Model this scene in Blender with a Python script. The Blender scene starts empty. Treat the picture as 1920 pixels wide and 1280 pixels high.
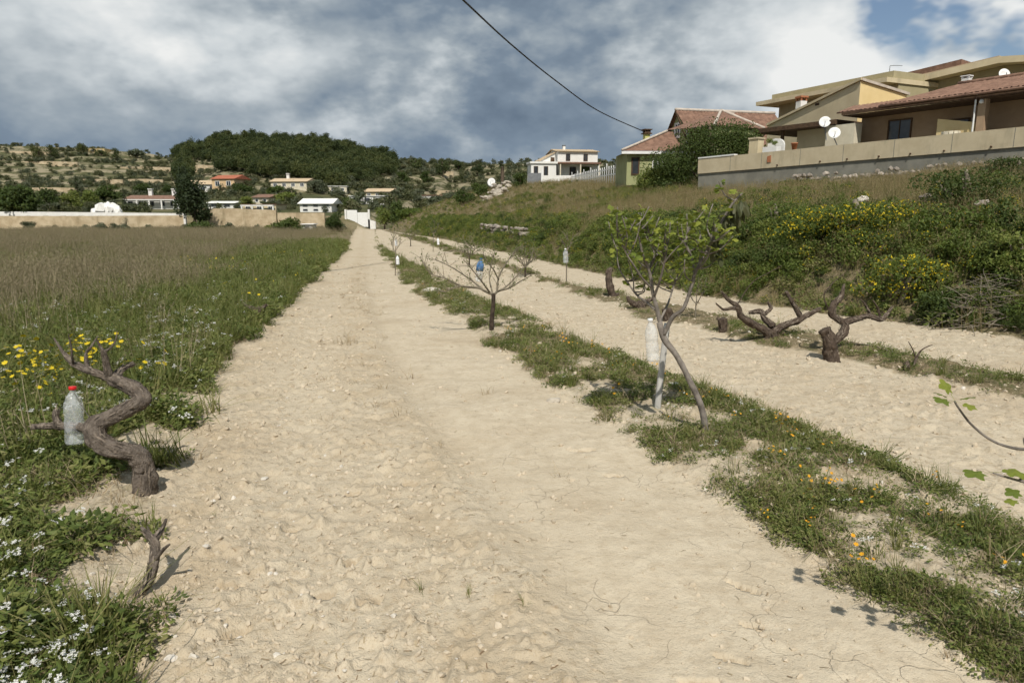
import bpy, bmesh, math, random
import numpy as np
from mathutils import Vector, Matrix, Euler, Quaternion, noise as mnoise

scene = bpy.context.scene
COL = scene.collection
R = math.radians

# ------------------------------------------------------------------ camera
EYE = 1.6
PITCH = R(10.8)
FPX = 1280.0            # focal length in pixels of a 1920 px wide frame (24 mm on 36 mm)
cam_d = bpy.data.cameras.new("camera")
cam_d.lens = 24.0
cam_d.sensor_width = 36.0
cam_d.clip_start = 0.05
cam_d.clip_end = 6000
cam = bpy.data.objects.new("camera", cam_d)
COL.objects.link(cam)
cam.location = (0, 0, EYE)
cam.rotation_euler = (math.pi / 2 - PITCH, 0, 0)
scene.camera = cam

# ------------------------------------------------------------------ exposure
scene.render.engine = 'CYCLES'
scene.view_settings.view_transform = 'Standard'
scene.view_settings.look = 'None'
scene.view_settings.exposure = -0.02
scene.view_settings.gamma = 1.0
scene.view_settings.use_curve_mapping = False
scene.cycles.max_bounces = 4
scene.cycles.diffuse_bounces = 2
scene.cycles.glossy_bounces = 2
scene.cycles.transmission_bounces = 3
scene.cycles.transparent_max_bounces = 8
scene.cycles.use_denoising = True
scene.cycles.use_adaptive_sampling = True
scene.cycles.adaptive_threshold = 0.035
scene.cycles.adaptive_min_samples = 16

# ------------------------------------------------------------------ sun
SUN_EL = R(52)
SUN_AZ = math.atan2(0.01, -1.0)          # clockwise from +Y: behind the camera
sun_dir = Vector((math.sin(SUN_AZ) * math.cos(SUN_EL), math.cos(SUN_AZ) * math.cos(SUN_EL), math.sin(SUN_EL)))
sd = bpy.data.lights.new("sun", 'SUN')
sd.energy = 4.4
sd.angle = R(0.55)
sd.color = (1.0, 0.945, 0.86)
sun = bpy.data.objects.new("sun", sd)
COL.objects.link(sun)
sun.location = (0, 0, 60)
sun.rotation_euler = sun_dir.to_track_quat('Z', 'Y').to_euler()

# ------------------------------------------------------------------ world: nishita sky behind broken cloud
world = bpy.data.worlds.new("World")
scene.world = world
world.use_nodes = True


class NT:
    """small node-tree writer"""
    def __init__(self, tree):
        self.t = tree
        self.n = tree.nodes
        self.l = tree.links

    def node(self, typ, **kw):
        nd = self.n.new(typ)
        for k, v in kw.items():
            setattr(nd, k, v)
        return nd

    def put(self, sock, v):
        if hasattr(v, 'is_output') or isinstance(v, bpy.types.NodeSocket):
            self.l.new(v, sock)
        elif v is not None:
            sock.default_value = v

    def math(self, op, a, b=None, c=None, clamp=False):
        nd = self.node('ShaderNodeMath', operation=op, use_clamp=clamp)
        self.put(nd.inputs[0], a)
        if b is not None:
            self.put(nd.inputs[1], b)
        if c is not None:
            self.put(nd.inputs[2], c)
        return nd.outputs[0]

    def vmath(self, op, a, b=None, out=0, scale=None):
        nd = self.node('ShaderNodeVectorMath', operation=op)
        self.put(nd.inputs[0], a)
        if b is not None:
            self.put(nd.inputs[1], b)
        if scale is not None:
            self.put(nd.inputs[3], scale)
        return nd.outputs[out]

    def noise(self, vec, scale, detail=4, rough=0.5, dist=0.0, out='Fac', lac=2.0):
        nd = self.node('ShaderNodeTexNoise')
        if vec is not None:
            self.l.new(vec, nd.inputs['Vector'])
        self.put(nd.inputs['Scale'], scale)
        nd.inputs['Detail'].default_value = detail
        nd.inputs['Roughness'].default_value = rough
        nd.inputs['Distortion'].default_value = dist
        nd.inputs['Lacunarity'].default_value = lac
        return nd.outputs[out]

    def mrange(self, v, a, b, c=0.0, d=1.0, smooth=True):
        nd = self.node('ShaderNodeMapRange')
        nd.interpolation_type = 'SMOOTHSTEP' if smooth else 'LINEAR'
        self.put(nd.inputs[0], v)
        for i, q in enumerate((a, b, c, d)):
            self.put(nd.inputs[i + 1], q)
        return nd.outputs[0]

    def mix(self, f, a, b, blend='MIX'):
        nd = self.node('ShaderNodeMix', data_type='RGBA', blend_type=blend)
        self.put(nd.inputs[0], f)
        self.put(nd.inputs[6], a if not isinstance(a, tuple) else (*a[:3], 1))
        self.put(nd.inputs[7], b if not isinstance(b, tuple) else (*b[:3], 1))
        return nd.outputs[2]

    def ramp(self, f, stops):
        nd = self.node('ShaderNodeValToRGB')
        el = nd.color_ramp.elements
        while len(el) < len(stops):
            el.new(0.5)
        for e, (p, c) in zip(el, stops):
            e.position = p
            e.color = (*c[:3], 1)
        self.put(nd.inputs[0], f)
        return nd.outputs[0]

    def bump(self, h, strength=0.5, dist=0.02, normal=None):
        nd = self.node('ShaderNodeBump')
        nd.inputs['Strength'].default_value = strength
        nd.inputs['Distance'].default_value = dist
        self.put(nd.inputs['Height'], h)
        if normal is not None:
            self.put(nd.inputs['Normal'], normal)
        return nd.outputs[0]


def ray(px, py):
    """direction of a sight line, y component = forward"""
    u = (px - 960) / FPX
    v = (640 - py) / FPX
    return Vector((u, math.cos(PITCH) + v * math.sin(PITCH), -math.sin(PITCH) + v * math.cos(PITCH)))


def at(px, py, D):
    """world point D metres ahead of the camera on a sight line"""
    d = ray(px, py)
    return Vector((0, 0, EYE)) + d * (D / d.y)


def build_world():
    w = NT(world.node_tree)
    w.n.clear()
    out = w.node('ShaderNodeOutputWorld')
    bg = w.node('ShaderNodeBackground')
    bg.inputs['Strength'].default_value = 0.1
    w.l.new(bg.outputs[0], out.inputs[0])
    sky = w.node('ShaderNodeTexSky', sky_type='NISHITA')
    sky.sun_disc = False
    sky.sun_elevation = SUN_EL
    sky.sun_rotation = SUN_AZ
    sky.air_density = 1.0
    sky.dust_density = 1.2
    tc = w.node('ShaderNodeTexCoord')
    d = w.vmath('NORMALIZE', tc.outputs['Generated'])
    sep = w.node('ShaderNodeSeparateXYZ')
    w.l.new(d, sep.inputs[0])
    z = w.math('MAXIMUM', sep.outputs[2], 0.0)
    k = w.math('DIVIDE', 1.0, w.math('ADD', z, 0.9))
    comb = w.node('ShaderNodeCombineXYZ')
    w.l.new(w.math('MULTIPLY', sep.outputs[0], k), comb.inputs[0])
    w.l.new(w.math('MULTIPLY', sep.outputs[1], k), comb.inputs[1])
    w.l.new(w.math('MULTIPLY', z, 1.25), comb.inputs[2])
    p = w.vmath('ADD', comb.outputs[0], (3.7, 1.3, 0.0))
    big = w.noise(p, 1.8, 2, 0.5, 0.0)
    mid = w.noise(p, 4.6, 6, 0.54, 0.0)
    fine = w.noise(p, 14.0, 3, 0.6, 0.0)

    def blob(px, py, rad):
        c = ray(px, py).normalized()
        wob = w.math('MULTIPLY', w.math('SUBTRACT', mid, 0.5), rad * 1.7)
        dd = w.math('ADD', w.vmath('DISTANCE', d, tuple(c), out=1), wob)
        return w.mrange(dd, rad, rad * 0.25)
    # brightness of the cloud deck: 0 dark slate base, 1 sunlit white
    up = w.noise(w.vmath('ADD', p, (0.03, -0.055, 0.06)), 4.6, 5, 0.54, 0.0)
    s = w.math('MULTIPLY', w.math('SUBTRACT', big, 0.5), 0.5)
    s = w.math('ADD', s, w.math('MULTIPLY', w.math('SUBTRACT', mid, 0.5), 0.9))
    s = w.math('ADD', s, w.math('MULTIPLY', w.math('SUBTRACT', mid, up), 1.75))
    s = w.math('ADD', s, w.math('MULTIPLY', w.math('SUBTRACT', fine, 0.5), 0.34))
    s = w.math('ADD', s, 0.37)
    for (px, py, rad, a) in [(310, 40, 0.24, 0.33), (60, 30, 0.2, 0.12), (560, 20, 0.12, 0.12), (60, 145, 0.13, -0.18), (760, 60, 0.15, -0.10), (1010, 200, 0.22, -0.12),
                             (700, 120, 0.07, 0.22), (1330, 70, 0.32, 0.24), (1700, 110, 0.30, 0.32), (1220, 225, 0.07, 0.16), (420, 230, 0.3, -0.08),
                             (-500, 120, 0.4, 0.2), (2500, -300, 0.5, 0.25), (200, -900, 0.6, 0.2), (900, -1500, 0.6, -0.1)]:
        s = w.math('ADD', s, w.math('MULTIPLY', blob(px, py, rad), a))
    cloud = w.ramp(s, [(0.0, (0.125, 0.17, 0.23)), (0.28, (0.19, 0.245, 0.31)), (0.50, (0.335, 0.385, 0.425)),
                       (0.74, (0.58, 0.62, 0.64)), (1.0, (0.80, 0.81, 0.80))])
    # gaps of blue
    gap = w.math('ADD', blob(1810, -50, 0.12), w.math('ADD', blob(1940, -30, 0.11), blob(1650, 25, 0.04)))
    gap = w.math('ADD', gap, w.mrange(big, 0.66, 0.8))
    gap = w.math('MINIMUM', gap, 1.0)
    gap = w.math('MULTIPLY', gap, w.mrange(fine, 0.66, 0.42))
    low = w.mrange(z, 0.17, 0.0, 0.0, 0.65)
    cloud = w.mix(low, cloud, (0.19, 0.255, 0.335))
    c10 = w.vmath('SCALE', cloud, scale=10.8)
    skyc = w.vmath('SCALE', sky.outputs[0], scale=0.9)
    col = w.mix(gap, c10, skyc)
    w.l.new(col, bg.inputs[0])


build_world()
world.cycles.sampling_method = 'NONE'

# ------------------------------------------------------------------ deterministic value noise (numpy)


def _hash(ix, iy, seed):
    h = (ix.astype(np.int64) * 374761393 + iy.astype(np.int64) * 668265263 + seed * 1442695041) & 0xffffffff
    h = ((h ^ (h >> 13)) * 1274126177) & 0xffffffff
    h = (h ^ (h >> 16)) & 0xffffff
    return h / float(0xffffff)


def vnoise(x, y, seed=0):
    x = np.asarray(x, float)
    y = np.asarray(y, float)
    ix = np.floor(x)
    iy = np.floor(y)
    fx = x - ix
    fy = y - iy
    fx = fx * fx * (3 - 2 * fx)
    fy = fy * fy * (3 - 2 * fy)
    a = _hash(ix, iy, seed)
    b = _hash(ix + 1, iy, seed)
    c = _hash(ix, iy + 1, seed)
    d = _hash(ix + 1, iy + 1, seed)
    return (a * (1 - fx) + b * fx) * (1 - fy) + (c * (1 - fx) + d * fx) * fy


def fbm(x, y, sc, octv=4, seed=0, gain=0.5):
    t = 0
    a = 1
    n = 0
    for o in range(octv):
        t = t + a * vnoise(np.asarray(x) * sc + 17.3 * o, np.asarray(y) * sc - 9.1 * o, seed + o * 31)
        n += a
        a *= gain
        sc *= 2.03
    return t / n


def sstep(a, b, v):
    t = np.clip((v - a) / (b - a), 0, 1)
    return t * t * (3 - 2 * t)


# ------------------------------------------------------------------ layout of the land
# edge lines of the beaten track, the weed strips under the vine rows and the foot of the bank: (y, x) pairs
def line(pts):
    ys = [p[1] for p in pts]
    xs = [p[0] for p in pts]
    return lambda y: np.interp(y, ys, xs)


x_path_l = line([(-0.4, -10), (-0.75, 0), (-1.29, 2.1), (-1.57, 2.8), (-1.82, 3.46), (-2.15, 4.37), (-2.75, 6.24), (-3.04, 7.46), (-3.4, 9.32),
                 (-3.71, 10.94), (-4.82, 16.64), (-5.95, 22.39), (-8.2, 34.06), (-23.7, 104.9)])
x_s1n = line([(5.0, -10), (2.35, 0), (1.62, 2.1), (1.22, 3.3), (0.78, 4.76), (0.13, 6.67), (-1.08, 10.94), (-2.6, 16.64), (-3.92, 22.39),
              (-6.55, 34.06), (-21.0, 104.9)])
x_s1f = line([(6.6, -10), (3.6, 0), (2.65, 3.3), (2.24, 4.82), (1.78, 5.95), (1.16, 7.62), (0.33, 10.34), (-1.04, 14.73), (-3.0, 22.4), (-4.9, 29.03),
              (-9.0, 45.96), (-20.5, 105)])
x_s2n = line([(10, -10), (6.2, 0), (4.29, 5.52), (3.91, 6.67), (2.83, 8.48), (1.9, 10.94), (0.54, 17.38), (-2.23, 29.03), (-7.6, 51.99), (-20, 105)])
x_s2f = line([(11, -10), (7.1, 0), (4.95, 6.34), (4.6, 7.04), (4.0, 8.88), (2.9, 11.97), (1.5, 15.69), (0.63, 20.08), (-2.5, 34.06), (-7.1, 56.44), (-19.5, 105)])
x_foot = line([(13, -10), (9.4, 0), (6.48, 8.48), (5.98, 9.56), (5.1, 10.94), (3.9, 13.21), (2.7, 18.2), (1.74, 22.39), (-0.9, 34.06), (-5.0, 51.99), (-18.2, 98.4), (-19.5, 130)])

_HPX = np.array([-1200, -300, 0, 80, 160, 230, 320, 350, 400, 440, 480, 560, 620, 680, 740, 860, 1000, 1200, 1500, 2500])
_HPY = np.array([285, 270, 269, 274, 279, 286, 295, 293, 280, 271, 269, 272, 281, 295, 307, 308, 306, 312, 325, 340])


def land(x, y):
    """broad shape of the ground"""
    x = np.asarray(x, float)
    y = np.asarray(y, float)
    z = -0.012 * np.clip(y - 7, 0, 93)
    u = (x - x_foot(y)) * 0.945
    amp = 2.8 + 0.056 * np.clip(y - 30, 0, 75)
    bank = 1.0 * sstep(0.1, 2.0, u) + amp * (1 - np.exp(-np.clip(u - 1.6, 0, 60) / 11.0))
    bank = bank * (1 - 0.75 * sstep(125, 210, y)) * sstep(-0.5, 0.6, u)
    bank = bank + 0.35 * (fbm(x, y, 0.35, 3, 5) - 0.5) * sstep(1.0, 4.0, u) * (1 - sstep(30, 90, u))
    # lower ditch in the left-hand field
    z = z + bank
    rr = np.sqrt(x * x + y * y)
    pxl = 960 + 1303 * x / np.maximum(y, 1.0)
    D = np.maximum(y, 1.0)
    H = EYE + (395 - np.interp(pxl, _HPX, _HPY)) / 1280 * 300
    t = np.clip((D - 112) / 190.0, 0, 1.0)
    step = 2.0 * sstep(106.2, 107.2, D) * sstep(-22.0, -26.0, x)
    far = step + (H - 1.0) * np.power(t, 1.65) * (y > 0)
    # terraced slope
    tr = 3.0 + 0.0 * far
    ph = far / tr
    fr = ph - np.floor(ph)
    terr = (np.floor(ph) + sstep(0.55, 0.95, fr)) * tr
    far = np.where(far > 4.5, far + 0.55 * (terr - far) * sstep(4.5, 7, far), far)
    far = far + 2.2 * (fbm(x, y, 0.03, 3, 11) - 0.5) * sstep(0.1, 0.5, t)
    return z + far


_DENTS = []   # (x, y, half length, half width, angle, depth)


def height(x, y):
    """ground with its small relief"""
    z = land(x, y)
    near = 1 - sstep(14, 30, np.sqrt(x * x + y * y))
    xl = x_path_l(y)
    xr = x_s1n(y)
    f = (x - xl) / np.maximum(xr - xl, 0.5)
    inpath = sstep(-0.15, 0.05, f) * (1 - sstep(0.95, 1.1, f))
    rough = np.where((f > 0) & (f < 1), 0.16 + 1.05 * (1 - sstep(0.46, 0.62, f)), 1.0)
    rel = 0.05 * (fbm(x, y, 1.3, 3, 3) - 0.5) + rough * (0.022 * (fbm(x, y, 5.0, 3, 7) - 0.5) + 0.020 * (fbm(x, y, 21, 3, 9, 0.6) - 0.5))
    clod = np.maximum(fbm(x, y, 15, 2, 21) - 0.60, 0) * 0.10 * rough + np.maximum(fbm(x, y, 6, 3, 23) - 0.62, 0) * 0.05 * rough
    rut = -0.018 * np.exp(-((f - 0.60 - 0.05 * (vnoise(x * 0.0, y * 0.7, 5) - 0.5)) / 0.05) ** 2) + 0.02 * np.exp(-((f - 0.52) / 0.05) ** 2) - 0.02 * np.exp(-((f - 0.22) / 0.09) ** 2)
    strip = np.minimum(x - x_s1n(y), x_s1f(y) - x)
    strip2 = np.minimum(x - x_s2n(y), x_s2f(y) - x)
    mound = 0.06 * sstep(-0.05, 0.3, strip) + 0.07 * sstep(-0.05, 0.3, strip2) + 0.05 * sstep(0.0, 0.4, xl - x)
    z = z + near * (rel + clod + rut * inpath) + mound * (1 - sstep(60, 90, y))
    for (dx, dy, a, b, ang, dep) in _DENTS:
        c, s = math.cos(ang), math.sin(ang)
        m = (np.abs(x - dx) < 0.5) & (np.abs(y - dy) < 0.5)
        X = (x - dx) * c + (y - dy) * s
        Y = -(x - dx) * s + (y - dy) * c
        q = (X / a) ** 2 + (Y / b) ** 2 + 0.5 * (vnoise(x * 25, y * 25, 77) - 0.5)
        z = z - np.where(m, 1.7 * dep * (1 - sstep(0.86, 1.05, q)) * np.clip(0.62 - 0.6 * Y / b, 0.05, 1.2), 0)
    return z


def ground_hit(px, py):
    """where a sight line meets the ground"""
    d = ray(px, py)
    prev = 1.0
    D = 1.0
    while D < 420:
        p = Vector((0, 0, EYE)) + d * (D / d.y)
        if p.z < float(land(p.x, p.y)):
            lo, hi = prev, D
            for _ in range(18):
                m = (lo + hi) / 2
                p = Vector((0, 0, EYE)) + d * (m / d.y)
                if p.z < float(land(p.x, p.y)):
                    hi = m
                else:
                    lo = m
            return p
        prev = D
        D *= 1.02
    return Vector((0, 0, EYE)) + d * (300 / d.y)


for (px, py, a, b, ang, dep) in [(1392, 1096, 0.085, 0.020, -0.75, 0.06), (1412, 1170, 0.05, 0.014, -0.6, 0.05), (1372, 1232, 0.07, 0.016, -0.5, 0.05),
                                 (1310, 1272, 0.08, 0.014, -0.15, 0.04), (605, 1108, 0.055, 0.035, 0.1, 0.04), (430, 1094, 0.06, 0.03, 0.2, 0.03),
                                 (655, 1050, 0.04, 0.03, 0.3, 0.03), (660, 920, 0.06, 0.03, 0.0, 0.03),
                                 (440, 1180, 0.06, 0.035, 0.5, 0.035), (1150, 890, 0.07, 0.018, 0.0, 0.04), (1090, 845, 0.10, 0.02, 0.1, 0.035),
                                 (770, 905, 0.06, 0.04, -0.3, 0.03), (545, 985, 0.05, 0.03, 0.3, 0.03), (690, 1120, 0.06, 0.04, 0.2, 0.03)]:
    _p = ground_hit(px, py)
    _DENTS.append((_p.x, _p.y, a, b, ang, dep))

# ------------------------------------------------------------------ mesh helpers


class MB:
    def __init__(self):
        self.v = []
        self.f = []
        self.m = []
        self.s = []

    def add(self, verts, faces, mi=0, smooth=False):
        o = len(self.v)
        self.v.extend([tuple(p) for p in verts])
        for f in faces:
            self.f.append(tuple(i + o for i in f))
            self.m.append(mi)
            self.s.append(smooth)

    def poly(self, pts, mi=0):
        self.add(pts, [tuple(range(len(pts)))], mi)

    def hexa(self, b, t, mi=0):
        """box from 4 bottom and 4 top points"""
        self.add(list(b) + list(t), [(3, 2, 1, 0), (4, 5, 6, 7), (0, 1, 5, 4), (1, 2, 6, 5), (2, 3, 7, 6), (3, 0, 4, 7)], mi)

    def prism(self, poly, vec, mi=0):
        """polygon extruded along a vector"""
        n = len(poly)
        a = [Vector(p) for p in poly]
        b = [p + Vector(vec) for p in a]
        self.add(a + b, [tuple(range(n - 1, -1, -1)), tuple(range(n, 2 * n))] + [(i, (i + 1) % n, n + (i + 1) % n, n + i) for i in range(n)], mi)

    def tube(self, path, radii, sides=8, mi=0, gnarl=0.0, sub=4, seed=0, nscale=9.0, ridges=0.0, cap=True, fiber=0.0):
        pts = [Vector(p) for p in path]
        if len(pts) == 2:
            pts = [pts[0], pts[0].lerp(pts[1], 0.5), pts[1]]
            radii = [radii[0], (radii[0] + radii[1]) / 2, radii[1]] if len(radii) == 2 else radii
        P, Q = [], []
        n = len(pts)
        for i in range(n - 1):
            p0 = pts[max(i - 1, 0)]
            p1, p2 = pts[i], pts[i + 1]
            p3 = pts[min(i + 2, n - 1)]
            for k in range(sub):
                t = k / sub
                P.append(0.5 * ((2 * p1) + (p2 - p0) * t + (2 * p0 - 5 * p1 + 4 * p2 - p3) * t * t + (3 * p1 - p0 - 3 * p2 + p3) * t ** 3))
                Q.append(radii[i] * (1 - t) + radii[i + 1] * t)
        P.append(pts[-1])
        Q.append(radii[-1])
        tan = [(P[min(i + 1, len(P) - 1)] - P[max(i - 1, 0)]).normalized() for i in range(len(P))]
        up = Vector((0, 0, 1)) if abs(tan[0].z) < 0.9 else Vector((1, 0, 0))
        nrm = (up - tan[0] * up.dot(tan[0])).normalized()
        vs = []
        arc = 0.0
        for i, (p, r) in enumerate(zip(P, Q)):
            if i:
                arc += (p - P[i - 1]).length
            nrm = nrm - tan[i] * nrm.dot(tan[i])
            nrm.normalize()
            bi = tan[i].cross(nrm)
            for k in range(sides):
                a = 2 * math.pi * k / sides
                d = nrm * math.cos(a) + bi * math.sin(a)
                rr = r
                if gnarl:
                    q = (p + d * r) * nscale + Vector((seed * 3.1, seed, 0))
                    rr = r * (1 + gnarl * mnoise.noise(q) + 0.5 * gnarl * mnoise.noise(q * 2.7))
                if fiber:
                    ca, sa = math.cos(a + arc * 2.0), math.sin(a + arc * 2.0)
                    rr *= 1 + fiber * (0.8 * mnoise.noise(Vector((ca * 1.6, sa * 1.6, arc * 9 + seed))) + 0.7 * mnoise.noise(Vector((ca * 5.0, sa * 5.0, arc * 7 + seed))) + 0.4 * mnoise.noise(Vector((ca * 11, sa * 11, arc * 22 + seed))))
                if ridges:
                    rr *= 1 + ridges * math.sin(a * 5 + i * 0.23 + seed)
                vs.append(p + d * rr)
        fs = []
        for i in range(len(P) - 1):
            for k in range(sides):
                k2 = (k + 1) % sides
                fs.append((i * sides + k, i * sides + k2, (i + 1) * sides + k2, (i + 1) * sides + k))
        if cap:
            fs.append(tuple(range(sides - 1, -1, -1)))
            o = (len(P) - 1) * sides
            fs.append(tuple(o + k for k in range(sides)))
        self.add(vs, fs, mi, True)

    def lathe(self, c, prof, sides=20, mi=0, axis=None, smooth=True):
        """profile (radius, height) spun around an axis"""
        c = Vector(c)
        az = Vector(axis).normalized() if axis is not None else Vector((0, 0, 1))
        ax = az.orthogonal().normalized()
        ay = az.cross(ax)
        vs = []
        for (r, h) in prof:
            for k in range(sides):
                a = 2 * math.pi * k / sides
                vs.append(c + az * h + (ax * math.cos(a) + ay * math.sin(a)) * r)
        fs = []
        for i in range(len(prof) - 1):
            for k in range(sides):
                k2 = (k + 1) % sides
                fs.append((i * sides + k, i * sides + k2, (i + 1) * sides + k2, (i + 1) * sides + k))
        fs.append(tuple(range(sides - 1, -1, -1)))
        fs.append(tuple((len(prof) - 1) * sides + k for k in range(sides)))
        self.add(vs, fs, mi, smooth)

    def build(self, name, mats, parent=None, loc=None):
        me = bpy.data.meshes.new(name)
        org = Vector((0, 0, 0))
        if parent is not None:
            org = ORG[parent.name]
        elif loc is not None:
            org = Vector(loc)
        me.from_pydata([(v[0] - org.x, v[1] - org.y, v[2] - org.z) for v in self.v], [], self.f)
        if not isinstance(mats, (list, tuple)):
            mats = [mats]
        for m in mats:
            me.materials.append(m)
        me.polygons.foreach_set('material_index', self.m)
        me.polygons.foreach_set('use_smooth', self.s)
        me.update()
        o = bpy.data.objects.new(name, me)
        COL.objects.link(o)
        if parent is not None:
            o.parent = parent
        else:
            o.location = org
        ORG[o.name] = org
        return o


ORG = {}


class Fr:
    """a local frame: ex along, ey inward, z up"""
    def __init__(self, o, ex):
        self.o = Vector(o)
        self.ex = Vector((ex[0], ex[1], 0)).normalized()
        self.ey = Vector((-self.ex.y, self.ex.x, 0))

    def p(self, x, y, z):
        return Vector((self.o.x, self.o.y, 0)) + self.ex * x + self.ey * y + Vector((0, 0, z))

    def box(self, mb, x0, x1, y0, y1, z0, z1, mi=0):
        mb.hexa([self.p(x0, y0, z0), self.p(x1, y0, z0), self.p(x1, y1, z0), self.p(x0, y1, z0)],
                [self.p(x0, y0, z1), self.p(x1, y0, z1), self.p(x1, y1, z1), self.p(x0, y1, z1)], mi)


def tag(o, label=None, cat=None, group=None, kind=None):
    if label:
        o['label'] = label
    if cat:
        o['category'] = cat
    if group:
        o['group'] = group
    if kind:
        o['kind'] = kind
    return o


def thing(name, loc, label, cat, group=None):
    o = bpy.data.objects.new(name, None)
    o.empty_display_size = 0.2
    COL.objects.link(o)
    o.location = loc
    ORG[o.name] = Vector(loc)
    return tag(o, label, cat, group)


def np_mesh(name, V, F, mats, mi=None, smooth=False):
    """mesh from numpy arrays; F is (n,3) or (n,4)"""
    me = bpy.data.meshes.new(name)
    V = np.asarray(V, np.float32)
    F = np.asarray(F, np.int32)
    k = F.shape[1]
    me.vertices.add(len(V))
    me.vertices.foreach_set('co', V.ravel())
    me.loops.add(F.size)
    me.loops.foreach_set('vertex_index', F.ravel())
    me.polygons.add(len(F))
    me.polygons.foreach_set('loop_start', np.arange(0, F.size, k, dtype=np.int32))
    me.polygons.foreach_set('loop_total', np.full(len(F), k, np.int32))
    if mi is not None:
        me.polygons.foreach_set('material_index', np.asarray(mi, np.int32))
    me.polygons.foreach_set('use_smooth', np.full(len(F), smooth, bool))
    for m in (mats if isinstance(mats, (list, tuple)) else [mats]):
        me.materials.append(m)
    me.update(calc_edges=True)
    me.validate()
    return me

# ------------------------------------------------------------------ materials


def new_mat(name):
    m = bpy.data.materials.new(name)
    m.use_nodes = True
    t = NT(m.node_tree)
    b = m.node_tree.nodes['Principled BSDF']
    return m, t, b


def surf(name, c1, c2, scale=3.0, rough=0.85, bump=0.3, bscale=20.0, bdist=0.01, spec=0.25, metallic=0.0, detail=6, stain=None, stretch=None):
    """mottled wall, wood, paint or stone"""
    m, t, b = new_mat(name)
    tc = t.node('ShaderNodeNewGeometry').outputs['Position']
    if stretch:
        tc = t.vmath('MULTIPLY', tc, stretch)
    n = t.noise(tc, scale, detail, 0.6)
    col = t.mix(t.mrange(n, 0.3, 0.7), c1, c2)
    if stain:
        n2 = t.noise(t.vmath('MULTIPLY', tc, (1, 1, 0.25)), scale * 0.7, 5, 0.65)
        col = t.mix(t.mrange(n2, 0.52, 0.75, 0, 0.75), col, stain)
    t.l.new(col, b.inputs['Base Color'])
    b.inputs['Roughness'].default_value = rough
    b.inputs['Specular IOR Level'].default_value = spec
    b.inputs['Metallic'].default_value = metallic
    if bump:
        t.l.new(t.bump(t.noise(tc, bscale, 5, 0.6), bump, bdist), b.inputs['Normal'])
    return m


def leaf_mat(name, cols, trans=0.3, scale=1.5, rough=0.6):
    """foliage: colour varies from plant to plant and from place to place; light passes through"""
    m = bpy.data.materials.new(name)
    m.use_nodes = True
    t = NT(m.node_tree)
    t.n.clear()
    out = t.node('ShaderNodeOutputMaterial')
    oi = t.node('ShaderNodeObjectInfo')
    geo = t.node('ShaderNodeNewGeometry')
    n = t.noise(geo.outputs['Position'], scale, 3, 0.6)
    f = t.math('ADD', t.math('MULTIPLY', oi.outputs['Random'], 0.45), t.math('MULTIPLY', n, 0.65))
    f = t.math('ADD', f, t.math('MULTIPLY', t.math('SUBTRACT', geo.outputs['Random Per Island'], 0.5), 0.5))
    k = len(cols)
    col = t.ramp(f, [(0.15 + 0.75 * i / max(k - 1, 1), c) for i, c in enumerate(cols)])
    d = t.node('ShaderNodeBsdfPrincipled')
    d.inputs['Roughness'].default_value = rough
    d.inputs['Specular IOR Level'].default_value = 0.25
    t.l.new(col, d.inputs['Base Color'])
    tr = t.node('ShaderNodeBsdfTranslucent')
    t.l.new(t.mix(0.4, col, (0.3, 0.34, 0.05), 'MIX'), tr.inputs['Color'])
    mx = t.node('ShaderNodeMixShader')
    mx.inputs[0].default_value = trans
    t.l.new(d.outputs[0], mx.inputs[1])
    t.l.new(tr.outputs[0], mx.inputs[2])
    t.l.new(mx.outputs[0], out.inputs[0])
    return m


def plain(name, c, rough=0.5, spec=0.4):
    return surf(name, c, tuple(q * 0.85 for q in c), 6, rough, 0.0, spec=spec)


MT = {}
MT['weed'] = leaf_mat('weed_leaf', [(0.055, 0.08, 0.02), (0.108, 0.15, 0.035), (0.18, 0.205, 0.055), (0.24, 0.225, 0.095)], 0.28, 1.1)
MT['grass'] = leaf_mat('green_grass', [(0.085, 0.108, 0.028), (0.14, 0.165, 0.044), (0.24, 0.22, 0.09)], 0.3, 0.9)
MT['dry'] = leaf_mat('dry_grass', [(0.18, 0.15, 0.098), (0.265, 0.215, 0.138), (0.34, 0.282, 0.185), (0.18, 0.175, 0.075)], 0.25, 0.3)
MT['drybank'] = leaf_mat('bank_dry_grass', [(0.17, 0.13, 0.07), (0.26, 0.20, 0.105), (0.33, 0.26, 0.14), (0.17, 0.17, 0.065)], 0.25, 0.4)
MT['straw'] = leaf_mat('straw', [(0.30, 0.23, 0.14), (0.42, 0.34, 0.22), (0.22, 0.15, 0.09)], 0.1, 3)
MT['white_petal'] = leaf_mat('white_petal', [(0.72, 0.72, 0.68), (0.8, 0.8, 0.76)], 0.25, 3)
MT['yellow_petal'] = leaf_mat('yellow_petal', [(0.62, 0.46, 0.015), (0.75, 0.58, 0.03)], 0.25, 3)
MT['orange_petal'] = leaf_mat('orange_petal', [(0.7, 0.3, 0.015), (0.75, 0.42, 0.03)], 0.2, 3)
MT['shrub'] = leaf_mat('shrub_leaf', [(0.03, 0.05, 0.014), (0.058, 0.088, 0.02), (0.09, 0.12, 0.03)], 0.22, 1.2)
MT['shrub_light'] = leaf_mat('light_shrub_leaf', [(0.06, 0.09, 0.019), (0.115, 0.16, 0.031), (0.20, 0.22, 0.056)], 0.28, 1.2)
MT['pine'] = leaf_mat('pine_needles', [(0.022, 0.036, 0.012), (0.05, 0.07, 0.02), (0.105, 0.115, 0.036)], 0.12, 0.14)
MT['olive'] = leaf_mat('olive_leaf', [(0.06, 0.075, 0.04), (0.09, 0.105, 0.06), (0.13, 0.14, 0.09)], 0.15, 0.4)
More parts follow.
